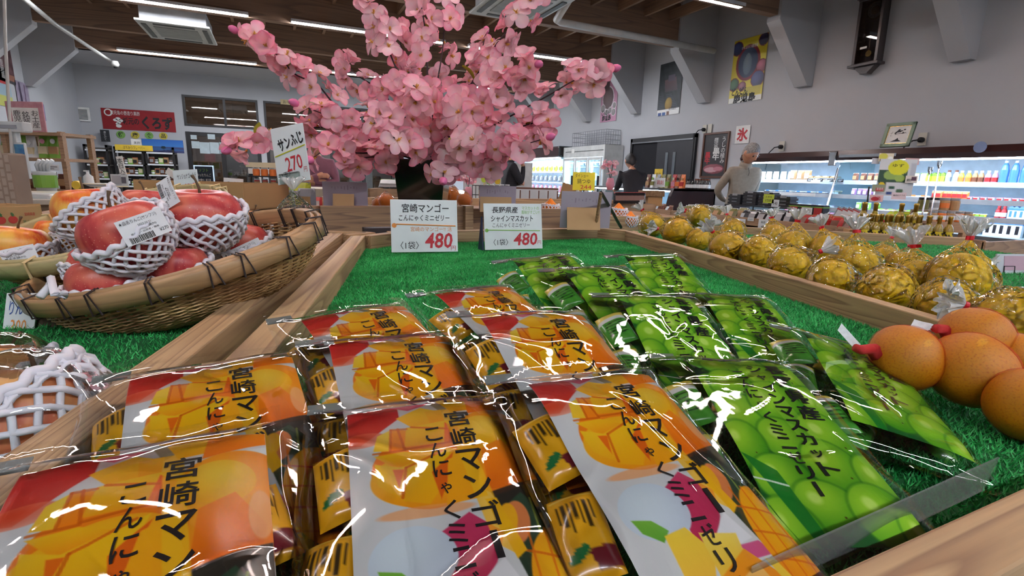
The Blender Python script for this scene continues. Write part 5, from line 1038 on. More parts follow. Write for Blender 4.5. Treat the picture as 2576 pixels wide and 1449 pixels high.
for k, y in enumerate((5.28, 3.98, 2.13)):
    MB().add([(XF-.02, y, .8), (XF+.14, y, 1.5), (XB, y, 1.5), (XB, y, .8)]+[(XF-.02, y+.012, .8), (XF+.14, y+.012, 1.5), (XB, y+.012, 1.5), (XB, y+.012, .8)], [(3, 2, 1, 0), (4, 5, 6, 7), (0, 1, 5, 4), (1, 2, 6, 5), (2, 3, 7, 6), (3, 0, 4, 7)]).build('glass_divider', GLS, LC)
    MB().tube([(XF-.03, y, .78), (XF-.0, y, .95), (XF+.10, y, 1.42)], .014, 8).build('divider_post', CHR, LC)
    if k: MB().box(XF-.045, y-.04, 1.44, XF+.0, y+.04, 1.60).build('joint_cover', CHR, LC, bevel=.01)
for i in range(20): MB().box(XB-.004, 1.0+i*.21, .83, XB, 1.10+i*.21, .84).build('air_slot', DK, LC)
# ---- small goods
def pal(n): return [mat('pack '+n, *{'tan': ((176, 136, 92), .5), 'brown': ((110, 62, 40), .4), 'dark': ((34, 28, 30), .3), 'white': ((222, 226, 230), .4), 'green': ((120, 170, 60), .4), 'red': ((180, 40, 40), .4), 'pink': ((226, 150, 170), .4), 'yellow': ((230, 196, 60), .4), 'blue': ((70, 120, 190), .35), 'orange': ((226, 120, 50), .4), 'olive': ((120, 116, 60), .35), 'cream': ((226, 212, 176), .5), 'purple': ((130, 90, 130), .5), 'gold': ((176, 146, 60), .35), 'lime': ((196, 214, 60), .4), 'grey': ((150, 152, 156), .4)}[n])][0]
_pc = {}
def pk(kind, *cols):
    """small single-mesh goods, base at the origin, front towards local -y"""
    k = (kind,)+cols
    if k in _pc: return _pc[k]
    b = MB(); c = [pal(x) for x in cols]
    if kind == 'bottle': b.lathe([(.028, 0), (.03, .01), (.03, .08), (.026, .1), (.014, .125), (.014, .13)], 12); b.mi = 1; b.lathe([(.0305, .02), (.0305, .07)], 12, cap=False); b.mi = 2; b.lathe([(.017, .128), (.017, .15)], 10)
    if kind == 'pet': b.lathe([(.04, 0), (.045, .02), (.043, .1), (.045, .16), (.03, .23), (.015, .26)], 12); b.mi = 1; b.lathe([(.0455, .09), (.0455, .17)], 12, cap=False); b.mi = 2; b.lathe([(.018, .258), (.018, .285)], 10)
    if kind == 'carton': b.box(-.035, -.035, 0, .035, .035, .17); b.mi = 1; b.prism([(-.035, .17), (.035, .17), (.0, .2)], -.035, .035, Fr((0, 0, 0), (1, 0, 0), (0, 0, 1))); b.box(-.0355, -.0356, .13, .0355, .0356, .168); b.mi = 2; b.box(-.015, -.0362, .03, .015, -.0355, .12)
    if kind == 'tub': b.lathe([(.04, 0), (.05, .05)], 14); b.mi = 1; b.lathe([(.053, .05), (.053, .06)], 14); b.mi = 2; b.box(-.03, -.05, .01, .03, -.046, .04)
    if kind == 'tray': b.box(-.08, -.055, 0, .08, .055, .022); b.mi = 1; b.box(-.07, -.045, .02, .07, .045, .036); b.mi = 2; b.box(-.035, -.0475, .02, .03, -.045, .045); b.box(-.03, -.04, .036, .02, .01, .038)
    if kind == 'bag':
        G = [[(x, y*(.03*math.sin(math.pi*min(1, q*.9+.06))+.004), q*.13) for x, y in ((-.05, 0), (-.03, -1), (.03, -1), (.05, 0), (.03, 1), (-.03, 1))] for q in (0, .15, .4, .7, .9, 1)]; b.grid(G, wrap=True); b.mi = 1; b.box(-.03, -.034, .03, .03, -.031, .09); b.mi = 2; b.box(-.045, -.006, .118, .045, .006, .135)
    if kind == 'pouch':
        G = [[(x*(1-.15*q), y*(.04*(1-q)+.003), q*.19) for x, y in ((-.05, 0), (-.03, -1), (.03, -1), (.05, 0), (.03, 1), (-.03, 1))] for q in (0, .1, .4, .8, 1)]; b.grid(G, wrap=True); b.mi = 1; b.box(-.035, -.036, .03, .035, -.018, .09); b.mi = 2; b.lathe([(.02, -.001), (.02, .001)], 10, Fr((0, -.026, .13), (1, 0, 0), (0, 0, 1)))
    if kind == 'jar': b.lathe([(.032, 0), (.034, .01), (.034, .06), (.028, .07)], 14); b.mi = 1; b.lathe([(.031, .068), (.031, .085)], 14); b.mi = 2; b.lathe([(.0345, .015), (.0345, .05)], 14, cap=False)
    if kind == 'box': b.box(-.04, -.03, 0, .04, .03, .12); b.mi = 1; b.box(-.03, -.0312, .03, .03, -.03, .10); b.mi = 2; b.box(-.0405, -.0305, .1, .0405, .0305, .108)
    if kind == 'flat': b.box(-.06, -.045, 0, .06, .045, .012); b.mi = 1; b.box(-.045, -.03, .012, .045, .03, .013); b.mi = 2; b.box(-.05, -.0455, .002, .05, -.045, .01)
    if kind == 'tag': b.box(-.04, -.001, 0, .04, .001, .035); b.mi = 1; b.box(-.03, -.0018, .018, .03, -.001, .026); b.mi = 2; b.box(-.03, -.0018, .008, .01, -.001, .013)
    if len(c) < 3: c = c+[c[-1]]*(3-len(c))
    _pc[k] = b.mesh(kind, c); return _pc[k]
def good(name, mesh, label, cat, M, group): return tag(link(name, mesh, None, M), label, cat, group)
RW = math.radians(-90)  # fronts face -x
def row(name, cat, mesh, desc, where, y0, y1, n, z, x=6.12, group=None, sc=1, jit=.01, rot=RW, dz=0, start=0):
    random.seed(int(abs(y0)*97)+n)
    for i in range(n):
        y = y0+(y1-y0)*(i/(n-1) if n > 1 else 0); lb_ = '%s %s, %s' % (desc, where, 'counted from the left, '+nth(i+start) if n > 1 else 'standing alone')
        good(name, mesh, lb_.replace('counted from the left, ', '')+(' from the left' if n > 1 else ''), cat, T(x+random.uniform(-jit, jit), y, z, rz=rot+random.uniform(-.08, .08), s=sc), group or (desc.split(' ')[-1]+' rows '+where))
S1, S2, S3, S4 = ["on the long chiller's %s" % q for q in ('top shelf', 'second shelf', 'third shelf', 'bottom deck')]
row('noodle_bag', 'food pack', pk('bag', 'cream', 'white', 'grey'), 'pale noodle bag', S1, yat(1915), yat(1985), 5, 1.272, sc=.85)
row('bean_pack', 'food pack', pk('bag', 'tan', 'white', 'cream'), 'tan bean bag', S1, yat(1993), yat(2028), 3, 1.272, sc=.95)
row('tofu_tub', 'food pack', pk('tray', 'tan', 'cream', 'white'), 'tan tofu pack', S1, yat(2040), yat(2105), 4, 1.272, sc=.62); row('tofu_tub', 'food pack', pk('tray', 'tan', 'tan', 'white'), 'upper layer tan tofu pack', S1, yat(2036), yat(2100), 4, 1.305, sc=.62)
row('shelf_tag', 'price tag', pk('tag', 'dark', 'white'), 'black price tag', 'hanging at the top shelf edge', yat(2037, 6.0), yat(2115, 6.0), 4, 1.262, x=6.005, sc=.9)
row('fried_tofu_pack', 'food pack', pk('bag', 'brown', 'tan', 'white'), 'brown fried tofu pack', S1, yat(2150), yat(2205), 4, 1.272, sc=.7)
row('juice_carton', 'drink', pk('carton', 'lime', 'green', 'yellow'), 'lime green juice carton', S1, yat(2335), yat(2370), 4, 1.272, sc=.5)
row('drink_bottle', 'drink', pk('bottle', 'white', 'grey', 'brown'), 'white labelled glass milk bottle', S1, yat(2382), yat(2402), 2, 1.272, sc=.82)
row('drink_bottle', 'drink', pk('bottle', 'yellow', 'orange', 'white'), 'yellow drink bottle', S1, yat(2415), yat(2432), 2, 1.272, sc=.78)
row('drink_bottle', 'drink', pk('bottle', 'tan', 'brown', 'white'), 'brown coffee milk bottle', S1, yat(2448), yat(2464), 2, 1.272, sc=.78)
row('drink_bottle', 'drink', pk('bottle', 'pink', 'red', 'white'), 'pink strawberry drink bottle', S1, yat(2482), yat(2500), 2, 1.272, sc=.78)
row('water_bottle', 'drink', pk('pet', 'blue', 'blue', 'white'), 'blue labelled water bottle', S1, yat(2522), yat(2572), 3, 1.272, sc=.72)
row('konjac_tray', 'food pack', pk('tray', 'dark', 'white', 'blue'), 'dark konjac tray', S2, yat(1925, 6.05, 480), yat(2060, 6.05, 480), 6, 1.112, sc=.7)
row('miso_tub', 'food pack', pk('tub', 'tan', 'cream', 'white'), 'tan miso tub', S2, yat(2088, 6.05, 480), yat(2100, 6.05, 480), 2, 1.112, sc=.75)
row('sweet_pack', 'food pack', pk('bag', 'purple', 'white', 'white'), 'white and purple sweet pack', S2, yat(2140, 6.05, 480), yat(2195, 6.05, 480), 5, 1.112, sc=.6)
row('pickle_pack', 'food pack', pk('bag', 'orange', 'red', 'white'), 'orange red pickle pack', S2, yat(2342, 6.05, 490), yat(2420, 6.05, 490), 7, 1.112, sc=.6)
row('yogurt_cup', 'food pack', pk('tub', 'white', 'pink', 'red'), 'white and red yogurt cup', S2, yat(2430, 6.05, 490), yat(2570, 6.05, 490), 8, 1.112, sc=.55)
row('shelf_tag', 'price tag', pk('tag', 'pink', 'red'), 'pink printed shelf strip', 'under the orange pickle packs', yat(2375, 5.96, 492), yat(2395, 5.96, 492), 2, 1.07, x=5.955, sc=1.1)
row('vegetable_pack', 'food pack', pk('bag', 'green', 'white', 'white'), 'green vegetable pack', S3, yat(2145, 6.0, 515), yat(2190, 6.0, 515), 3, .957, sc=.6)
row('salad_tray', 'food pack', pk('tray', 'white', 'tan', 'green'), 'white salad tray', S3, yat(2205, 6.0, 515), yat(2330, 6.0, 515), 6, .957, sc=.6)
row('pudding_cup', 'food pack', pk('tub', 'yellow', 'white', 'green'), 'yellow topped pudding cup', S3, yat(2430, 6.0, 530), yat(2460, 6.0, 530), 3, .957, sc=.5)
row('ketchup_bottle', 'bottle', pk('bottle', 'red', 'white', 'red'), 'red sauce bottle', S3, yat(2494, 6.0, 530), yat(2510, 6.0, 530), 2, .957, sc=.75)
row('milk_carton', 'drink', pk('carton', 'white', 'blue', 'blue'), 'white milk carton with blue top', S3, yat(2530, 6.0, 530), yat(2572, 6.0, 530), 4, .957, sc=.6)
row('milk_carton', 'drink', pk('carton', 'white', 'blue', 'dark'), 'white milk carton with blue top', S4, yat(2470, 6.0, 580), yat(2545, 6.0, 580), 5, .792, sc=.85)
row('cheese_pack', 'food pack', pk('tray', 'white', 'blue', 'yellow'), 'blue and white cheese pack', S4, yat(2345, 6.0, 590), yat(2380, 6.0, 590), 2, .792, sc=.8)
row('meat_tray', 'food pack', pk('tray', 'white', 'pink', 'white'), 'pink meat tray', S3, yat(1930, 6.0, 505), yat(2080, 6.0, 505), 7, .957, sc=.6)
row('ham_pack', 'food pack', pk('bag', 'pink', 'white', 'red'), 'pink ham pack', S4, yat(1960, 6.0, 560), yat(2130, 6.0, 560), 8, .792, sc=.8)
row('dumpling_pack', 'food pack', pk('tray', 'white', 'white', 'orange'), 'white dumpling pack', S2, yat(2225, 6.05, 480), yat(2320, 6.05, 480), 5, 1.112, sc=.7)
row('noodle_pack', 'food pack', pk('bag', 'cream', 'white', 'green'), 'cream noodle pack', S1, yat(2225), yat(2320), 6, 1.272, sc=.7)
row('sauce_cup', 'food pack', pk('tub', 'white', 'green', 'grey'), 'green lidded sauce cup', S3, yat(2345, 6.0, 530), yat(2420, 6.0, 530), 5, .957, sc=.55)
row('pickle_tray', 'food pack', pk('tray', 'white', 'yellow', 'white'), 'yellow pickle tray', S4, yat(2150, 6.0, 580), yat(2330, 6.0, 580), 7, .792, sc=.8)
# white glass-door refrigerator and the far chiller
yn = P(1567, 400, X=XR-.02).y; xf = P(1520, 400, Y=yn).x; yf = P(1417, 400, X=xf).y; zt_ = P(1567, 366, X=XR-.02).z
WF = thing('glass_door_refrigerator', 'tall white refrigerator with three glass doors by the sliding door', 'refrigerator')
FWH = mat('fridge enamel', (204, 206, 204), .4)
MB().box(xf, yn, 0, XR-.02, yn+.05, zt_).box(xf, yf-.05, 0, XR-.02, yf, zt_).box(XR-.08, yn+.05, 0, XR-.03, yf-.05, zt_-.01).box(xf+.002, yn+.05, zt_-.24, XR-.03, yf-.05, zt_-.002).box(xf+.002, yn+.05, 0, XR-.03, yf-.05, .35).build('cabinet', FWH, WF)
MB().box(xf-.004, yn+.05, zt_-.115, xf, yf-.1, zt_-.10).build('vent_line', ACG, WF); MB().box(xf-.01, yf-.5, zt_-.14, xf, yf-.38, zt_-.05).build('sticker', WHI, WF)
dw = (yf-yn-.1)/3
for i in range(3):
    a = yn+.05+i*dw; d = MB().box(xf-.03, a+.01, .36, xf, a+.06, zt_-.25).box(xf-.03, a+dw-.06, .36, xf, a+dw-.01, zt_-.25).box(xf-.03, a+.06, .36, xf, a+dw-.06, .42).box(xf-.03, a+.06, zt_-.31, xf, a+dw-.06, zt_-.25).build('door', FWH, WF)
    MB().box(xf-.02, a+.06, .42, xf-.012, a+dw-.06, zt_-.31).build('pane', GLS, d); MB().box(xf-.06, a+.05, .9, xf-.03, a+.09, 1.3).build('handle', DK, d); MB().box(xf+.03, a+dw-.075, .5, xf+.06, a+dw-.045, zt_-.35).build('light_tube', LED, WF); MB().box(xf+.03, a+.07, zt_-.36, xf+.06, a+dw-.1, zt_-.34).build('light_tube', LED, WF)
    for j, z in enumerate((.5, .85, 1.2, 1.5)):
        if z > .9 or True: MB().box(xf+.08, a, z-.01, XR-.1, a+dw, z).build('shelf', CW_, WF)
MB().box(xf+.1, yn+.0, zt_, XR-.1, yf-.2, zt_+.01).build('wire_base', ACG, WF)
cg = thing('wire_basket', 'empty wire basket on top of the white refrigerator', 'basket', T(xf+.08, yn+.1, zt_+.012)); b = MB()
for i in range(16): b.tube([(0, i*.09, 0), (0, i*.09, .3)], .004, 4); b.tube([(.36, i*.09, 0), (.36, i*.09, .3)], .004, 4)
for i in range(7): b.tube([(i*.06, 0, 0), (i*.06, 0, .3)], .004, 4)
for z in (0, .1, .2, .3): b.tube([(0, 0, z), (.36, 0, z), (.36, 1.35, z), (0, 1.35, z)], .005, 4, closed=True)
b.build('wires', mat('wire grey', (150, 152, 158), .4, .5), cg)
for j, z in enumerate((.86, 1.21, 1.51)): row('frozen_pack', 'food pack', pk('bag', 'grey' if j != 1 else 'white', 'lime' if j == 1 else 'white', 'grey'), 'frozen food pack', 'on the %s shelf of the white refrigerator' % ('lower', 'middle', 'upper')[j], yf-.2, yn+.2, 8, z, x=xf+.2, sc=1.1)
y0b, y1b = yf+.05, 14.4; FC = thing('open_chiller', 'far open chiller with a dark curved end, left of the white refrigerator', 'refrigerator')
MB().box(XB, y0b, 0, XR-.01, y1b, 1.9).build('back_panel', CW_, FC); MB().box(xf-.1, y0b, 1.72, XR-.02, y1b, 1.98).build('canopy', MAR, FC, bevel=.04); MB().box(xf-.05, y0b+.1, 1.70, xf+.02, y1b-.1, 1.72).build('light_tube', LED, FC)
for z in (.9, 1.15, 1.4): MB().box(xf+.05, y0b, z-.02, XB, y1b, z).build('shelf', CW_, FC); MB().box(xf+.06, y0b+.1, z-.03, xf+.08, y1b-.1, z-.02).build('shelf_light', LED2, FC)
MB().box(xf-.15, y0b, 0, XB, y1b, .68).build('base', MAR, FC)
pr = [(xf-.15, .68), (XR-.02, .68), (XR-.02, 1.98), (xf-.1, 1.98), (xf-.12, 1.75), (xf+.15, 1.6), (xf+.1, 1.0)]; MB().add([(a, y0b, c) for a, c in pr]+[(a, y0b-.04, c) for a, c in pr], [tuple(range(7))[::-1], tuple(range(7, 14))]+[(i, (i+1) % 7, (i+1) % 7+7, i+7) for i in range(7)]).build('end_panel', GLS, FC)
for j, (z, cs) in enumerate(((.902, ('pink', 'white', 'red')), (1.152, ('grey', 'white', 'green')), (1.402, ('lime', 'olive', 'white')))): row('chilled_pack', 'food pack', pk('bag', *cs), ('pink', 'silver', 'lime green')[j]+' chilled pack', 'on the %s shelf of the far chiller' % ('bottom', 'middle', 'top')[j], y1b-.2, y0b+.15, 14, z, x=xf+.2, sc=1.15)
# ---------------------------------------------------------------- goods in the middle of the shop
WT = wood('crate wood', (176, 138, 98), (140, 104, 70), rings=(2, 30, 30)); KB = mat('kraft box', (176, 136, 92), .8, c2=(166, 128, 86))
CRB = mat('crinkled brown packs', (84, 44, 36), .3, c2=(150, 96, 80), nscale=(30, 30, 30), rand=.4); 
t = thing('produce_table', 'long low wooden table of dried goods before the chiller', 'table'); TX0, TX1, TY0, TY1, TZ = 4.12, 5.0, 1.7, 5.6, .82
MB().box(TX0, TY0, TZ-.04, TX1, TY1, TZ).build('tabletop', WT, t)
for i, y in enumerate((1.7, 2.68, 3.65, 4.63)): MB().box(0, 0, 0, .96, .02, .14).build('front_board', WT, t, M=T(TX0, y+.97, TZ-.07, rz=-math.pi/2), bevel=.002)
for y in np.linspace(TY0, TY1-.02, 5): MB().box(TX0, y, TZ, TX1, y+.02, TZ+.06).build('partition', WT, t)
for x, y in ((TX0+.05, TY0+.05), (TX1-.1, TY0+.05), (TX0+.05, TY1-.1), (TX1-.1, TY1-.1)): MB().box(x, y, 0, x+.05, y+.05, TZ-.04).build('leg', WT, t)
def pile(name, cat, mesh, desc, where, x0, x1, y0, y1, nx, ny, z, sc=1, tilt=.5, grp=None):
    random.seed(int(y0*50)+nx); k = 0
    for j in range(ny):
        for i in range(nx):
            x = x0+(x1-x0)*(i+.5)/nx; y = y1+(y0-y1)*(j+.5)/ny
            good(name, mesh, '%s %s, row %s, %s along' % (desc, where, nth(i), nth(j)), cat, T(x, y, z, rz=RW+random.uniform(-.3, .3), rx=-tilt+random.uniform(-.2, .2), s=sc*random.uniform(.9, 1.1)), grp or desc+' pile')
pile('dried_fish_pack', 'food pack', pk('bag', 'brown', 'dark', 'tan'), 'brown dried fish pack', 'at the far end of the wooden table', 4.2, 4.5, 5.0, 5.55, 2, 5, TZ+.01, .9)
pile('mushroom_pack', 'food pack', pk('bag', 'olive', 'tan', 'white'), 'olive dried mushroom pack', 'in the middle of the wooden table', 4.2, 4.6, 3.85, 4.7, 3, 8, TZ+.01, 1.0)
pile('seaweed_pack', 'food pack', pk('bag', 'dark', 'grey', 'white'), 'shiny dark seaweed pack', 'in front of the black trays', 4.2, 4.5, 3.2, 3.8, 2, 6, TZ+.01, 1.0)
pile('pickled_plum_pack', 'food pack', pk('bag', 'red', 'brown', 'tan'), 'red brown pickle pack', 'right of the seaweed on the wooden table', 4.2, 4.6, 2.55, 3.15, 3, 6, TZ+.01, 1.0)
pile('green_pack', 'food pack', pk('bag', 'lime', 'green', 'white'), 'lime and teal pickle pack', 'beside the olive oil bottles', 4.45, 4.7, 2.4, 2.6, 1, 3, TZ+.08, 1.0)
rk = thing('wire_rack', 'black wire rack carrying the stacked black trays', 'rack', T(4.7, 3.75, TZ)); bb = MB()
for x in (-.12, .12):
    for y in (-.45, -.15, .15, .45): bb.tube([(x, y, 0), (x, y, .16)], .006, 4)
bb.box(-.15, -.5, .155, .15, .5, .165).build('frame', DK, rk)
for k in range(16):
    c, l = k % 4, k//4; good('black_tray_pack', pk('tray', 'dark', 'dark', 'grey'), 'black lidded tray, %s column from the left, %s layer up' % (nth(c), nth(l)), 'food pack', T(4.62, 4.15-c*.2, TZ+.17+l*.034-(0 if c in (1, 2) else .0), rz=RW, s=1.05), 'stacked black trays') if not (l == 3 and c in (0, 3)) else None
row('black_pack_box', 'box', pk('box', 'dark', 'red', 'green'), 'black red banded gift box', 'standing right of the black trays', 3.35, 3.1, 3, TZ+.06, x=4.5, sc=1.3)
row('dark_flat_box', 'box', pk('flat', 'dark', 'red', 'green'), 'dark flat box', 'right of the tall black boxes', 3.0, 2.98, 2, TZ+.06, x=4.5, sc=1.5)
for i in range(4): good('magazine', pk('box', 'grey', 'white', 'red'), 'white and red pouch leaning in a fan beside the black boxes, '+nth(i)+' from the left', 'pouch', T(4.45, 2.92-i*.045, TZ+.06, rz=RW, ry=.0, rx=-.15, s=1.25) @ Matrix.Rotation(.35, 4, 'Y') @ Matrix.Scale(.25, 4, (0, 1, 0)), 'leaning pouches')
for i in range(5): good('sealed_packet', pk('flat', 'grey', 'white', 'dark'), 'grey sealed packet in a low stack behind the leaning pouches, '+nth(i)+' from below', 'pouch', T(4.5, 2.68, TZ+.04+i*.02, rz=RW, s=1.4), 'stacked grey packets')
def tagp(px, py, X, w, h, label, txts, m=CARD, name='price_tag'):
    r = thing(name, label, 'price tag', Fr(P(px, py, X=X), (0, -1, 0), (0, 0, 1))); MB().box(0, 0, -.002, w, h, 0).build('card', m, r); b = MB()
    for s_, x, y, mi, ww, hh in txts: writing(b, s_, x*w, y*h, .1, mi, w=ww*w, h=hh*h)
    b.build('lettering', INKS, r); return r
tagp(1850, 572, TX0-.01, .11, .09, 'white framed price sign clipped to the wooden table front, left one of two', [('ふりかけつばき', .5, .7, 0, .8, .2), ('375 円', .65, .25, 0, .5, .25)]); tagp(1906, 575, TX0-.01, .1, .09, 'white framed price sign clipped to the wooden table front, right one of two', [('海苔', .5, .7, 0, .5, .25), ('480', .6, .25, 0, .5, .25)])
tagp(1880, 555, TX0-.01, .07, .03, 'small blank price strip between the two framed price signs', [('432円', .5, .5, 0, .7, .4)]); tagp(1919, 510, 4.4, .12, .085, 'lime green price tag above the seaweed packs', [('158', .5, .3, 0, .5, .3), ('お買得', .5, .7, 0, .6, .2)], m=pal('lime'))
tagp(2015, 538, 4.3, .1, .06, 'white price tag before the leaning pouches', [('380円', .5, .5, 0, .7, .4)]); tagp(1940, 520, 4.4, .08, .07, 'white price tag before the tall black boxes', [('540', .5, .5, 0, .6, .4)])
tagp(1648, 470, 5.4, .22, .14, 'red and white price card standing on the meat case', [('鶏刺', .5, .5, 1, .7, .5)]); tagp(1645, 455, 5.9, .2, .2, 'yellow price card above the sauce pouches', [('特価', .5, .5, 0, .6, .4)], m=pal('yellow'))
# meat case with seasonings on top
mc = thing('meat_showcase', 'low glass meat showcase with maroon end beside the sliding door', 'refrigerator'); x0, x1, y0, y1 = 5.45, 6.3, 6.1, 8.4
MB().box(x0, y0, 0, x1, y1, .72).build('base', MAR, mc); MB().box(x0, y0, 1.08, x1, y1, 1.11).build('top_shelf', mat('grey shelf', (120, 122, 126), .3, .5), mc); MB().box(x0+.05, y0+.15, 1.06, x0+.09, y1-.1, 1.08).build('light_tube', LED, mc)
MB().box(x0+.02, y0+.05, .72, x1, y1, .74).build('deck', CW_, mc); MB().box(x1-.03, y0, .7, x1, y1, 1.1).build('back_panel', CW_, mc); MB().box(x0-.01, y0+.1, .76, x0, y1, 1.06).build('front_glass', GLS, mc)
pr = [(x0-.12, .68), (x1, .68), (x1, 1.12), (x0, 1.12), (x0-.05, 1.0)]; MB().add([(a, y0, c) for a, c in pr]+[(a, y0+.06, c) for a, c in pr], [tuple(range(5)), tuple(range(5, 10))[::-1]]+[(i, i+5, (i+1) % 5+5, (i+1) % 5) for i in range(5)]).build('end_panel', MAR, mc)
for i, cs in enumerate((('brown', 'tan', 'cream'), ('white', 'olive', 'green'), ('grey', 'olive', 'white'), ('olive', 'tan', 'dark'), ('olive', 'green', 'tan'), ('red', 'pink', 'cream'), ('brown', 'orange', 'dark'), ('orange', 'red', 'tan'))):
    p = P(1632+i*12.6 if i < 5 else 1697+(i-5)*10.5, 473, Z=1.112); y = yat(1632+i*12.6 if i < 5 else 1697+(i-5)*10.5, 5.75, 460)
    good('sauce_pouch', pk('pouch', *cs), '%s sauce pouch standing on the meat showcase, %s from the left' % (cs[0]+' and '+cs[1], nth(i)), 'pouch', T(5.75, y, 1.112, rz=RW, s=1.15), 'sauce pouches on the meat showcase')
row('soy_sauce_bottle', 'bottle', pk('bottle', 'dark', 'white', 'dark'), 'dark soy sauce bottle', 'on the meat showcase', yat(1729, 5.75, 460), yat(1741, 5.75, 460), 3, 1.112, x=5.75, sc=1.0, rot=RW); row('vinegar_bottle', 'bottle', pk('bottle', 'dark', 'white', 'brown'), 'brown capped vinegar bottle', 'at the right end of the meat showcase', yat(1750, 5.75, 460), yat(1783, 5.75, 460), 8, 1.112, x=5.75, sc=1.05)
# olive/yuzu bottles on their box
GLB = mat('golden oil glass', (150, 128, 40), .12, coat=.4); GCP = mat('gold foil cap', (182, 146, 60), .3, .7); YLB = mat('black and yellow label', (210, 190, 40), .5, c2=(24, 22, 20), nscale=(40, 40, 30), contrast=(.48, .52))
bx = thing('bottle_display_box', 'kraft box with black edge carrying the golden bottles', 'box'); c0 = P(2225, 604, Z=.84); bxm = T(c0.x+.12, c0.y, 0, rz=-.5)
bx.matrix_local = bxm; MB().box(-.32, -.14, 0, .32, .14, .83).build('carton', KB, bx, bevel=.004); MB().box(-.325, -.145, .825, .325, .145, .845).build('black_edge', DK, bx)
for a in (-.13, .13):
    pass
bt = MB().lathe([(.027, 0), (.03, .008), (.03, .085), (.022, .105), (.0115, .125), (.0115, .16)], 14).mesh('glass_body', GLB, True); cp_ = MB().lathe([(.0125, .115), (.0125, .158), (.0145, .16), (.0145, .175), (.012, .178)], 12).mesh('foil_cap', GCP, True); lb2 = MB().lathe([(.0306, .014), (.0306, .07)], 14, cap=False).mesh('label', YLB)
def bottle(M, label, s=1): r = thing('golden_bottle', label, 'bottle', M @ Matrix.Scale(s, 4), 'golden bottles on the kraft box'); link('glass_body', bt, r); link('foil_cap', cp_, r); link('label', lb2, r)
for i in range(9): bottle(bxm @ T(-.28+i*.07, -.10, .845), 'golden yuzu bottle in the front row on the kraft box, %s from the left' % nth(i))
for i in range(9): bottle(bxm @ T(-.26+i*.066, -.02, .845), 'golden yuzu bottle in the second row on the kraft box, %s from the left' % nth(i))
MB().box(-.3, .04, .845, .3, .12, .90).build('riser', KB, bx)
for i, x in enumerate((-.2, -.12, .06, .16)): bottle(bxm @ T(x, .08, .90), 'tall golden yuzu bottle raised at the back, %s of four from the left' % nth(i), 1.12)
# leaflet cluster on a pole
pm = thing('leaflet_stand', 'thin pole carrying a cluster of yellow and green leaflets above the bottles', 'display stand', None)
MB().tube([P(2178, 545, D=3.75), P(2186, 470, D=3.75)], .006, 6).build('pole', DK, pm)
CF = Fr((0, 0, 0), (math.cos(math.radians(24.7)), -math.sin(math.radians(24.7)), 0), (0, 0, 1))
CFU = Fr((0, 0, 0), (math.cos(math.radians(24.7)), -math.sin(math.radians(24.7)), 0), (math.sin(math.radians(24.7)), math.cos(math.radians(24.7)), 0))
def leaf(px0, py0, px1, py1, D, fn, txts=()):
    a = P(px0, py1, D=D); w = (px1-px0)*D/FPX; h = (py1-py0)*D/FPX; M = Matrix.Translation(a) @ CF; o = poster('leaflet', w, h, fn, pm, M, nx=40)
    if txts:
        b = MB()
        for s_, x, y, mi, ww, hh in txts: writing(b, s_, x*w, y*h, .1, mi, w=ww*w, h=hh*h, z=.002)
        b.build('lettering', INKS, o)
def lf1(c): c.c[:] = (206, 210, 214); c.rect(.02, .28, .78, .62, (50, 80, 60)); c.ell(.35, .42, .2, .13, (140, 170, 90)); c.ell(.6, .5, .14, .1, (150, 180, 90)); c.ell(.52, .22, .28, .2, (214, 214, 40)); c.rect(.03, .62, .25, .85, (56, 60, 40)); c.ell(.14, .7, .09, .09, (214, 190, 40)); c.rect(.35, .72, .5, .8, (40, 80, 60)); c.rect(.3, .86, .45, .93, (50, 70, 130)); c.ell(.65, .84, .1, .06, (70, 100, 70)); c.rect(.85, .1, 1, .7, (180, 186, 196))
leaf(2200, 402, 2292, 492, 3.74, lf1, [('ゆず', .5, .83, 0, .3, .09)])
def lf2(c): c.c[:] = (224, 214, 190); c.ell(.3, .2, .3, .2, (206, 200, 80)); c.ell(.8, .35, .16, .16, (235, 235, 235))
leaf(2209, 386, 2246, 406, 3.7, lf2, [('柚子胡椒', .4, .2, 0, .6, .3)])
def lf3(c): c.c[:] = (214, 180, 180); c.ell(.4, .3, .3, .15, (180, 50, 60))
leaf(2275, 398, 2311, 414, 3.7, lf3, [('大人気', .4, .5, 1, .6, .5)]); leaf(2186, 490, 2220, 507, 3.7, lf3, [('梅酒', .5, .5, 1, .6, .6)]); leaf(2241, 484, 2278, 501, 3.69, lambda c: c.c.__setitem__(slice(None), (222, 200, 204)), [('当店おすすめ', .5, .6, 0, .8, .25)])
leaf(2276, 442, 2306, 460, 3.7, lambda c: (c.c.__setitem__(slice(None), (214, 208, 200)), c.rect(.5, .1, .9, .4, (90, 60, 80))), [('焼酎', .3, .4, 0, .4, .4)]); leaf(2192, 464, 2225, 482, 3.7, lambda c: (c.c.__setitem__(slice(None), (140, 146, 120)), c.rect(.3, .25, .9, .5, (180, 60, 60))), [('新発売', .6, .4, 4, .5, .35)]); leaf(2192, 398, 2212, 412, 3.72, lambda c: c.c.__setitem__(slice(None), (196, 196, 204)))
for i, (a, b2) in enumerate((((2312, 585), (2338, 440)), ((2334, 580), (2362, 425)))):
    r = thing('back_scratcher', 'thin metal rod with a claw hand standing behind the bottles, %s one' % ('left', 'right')[i], 'tool'); q0, q1 = P(*a, D=3.9), P(*b2, D=3.9); MB().tube([q0, q1], .006, 6).build('rod', CHR, r)
    b = MB(); [b.tube([q1, q1+Vector((x*.02, 0, .03)), q1+Vector((x*.022, 0, .06))], .004, 4) for x in (-1.3, -.5, .4, 1.2)]; b.build('claw', CHR, r)
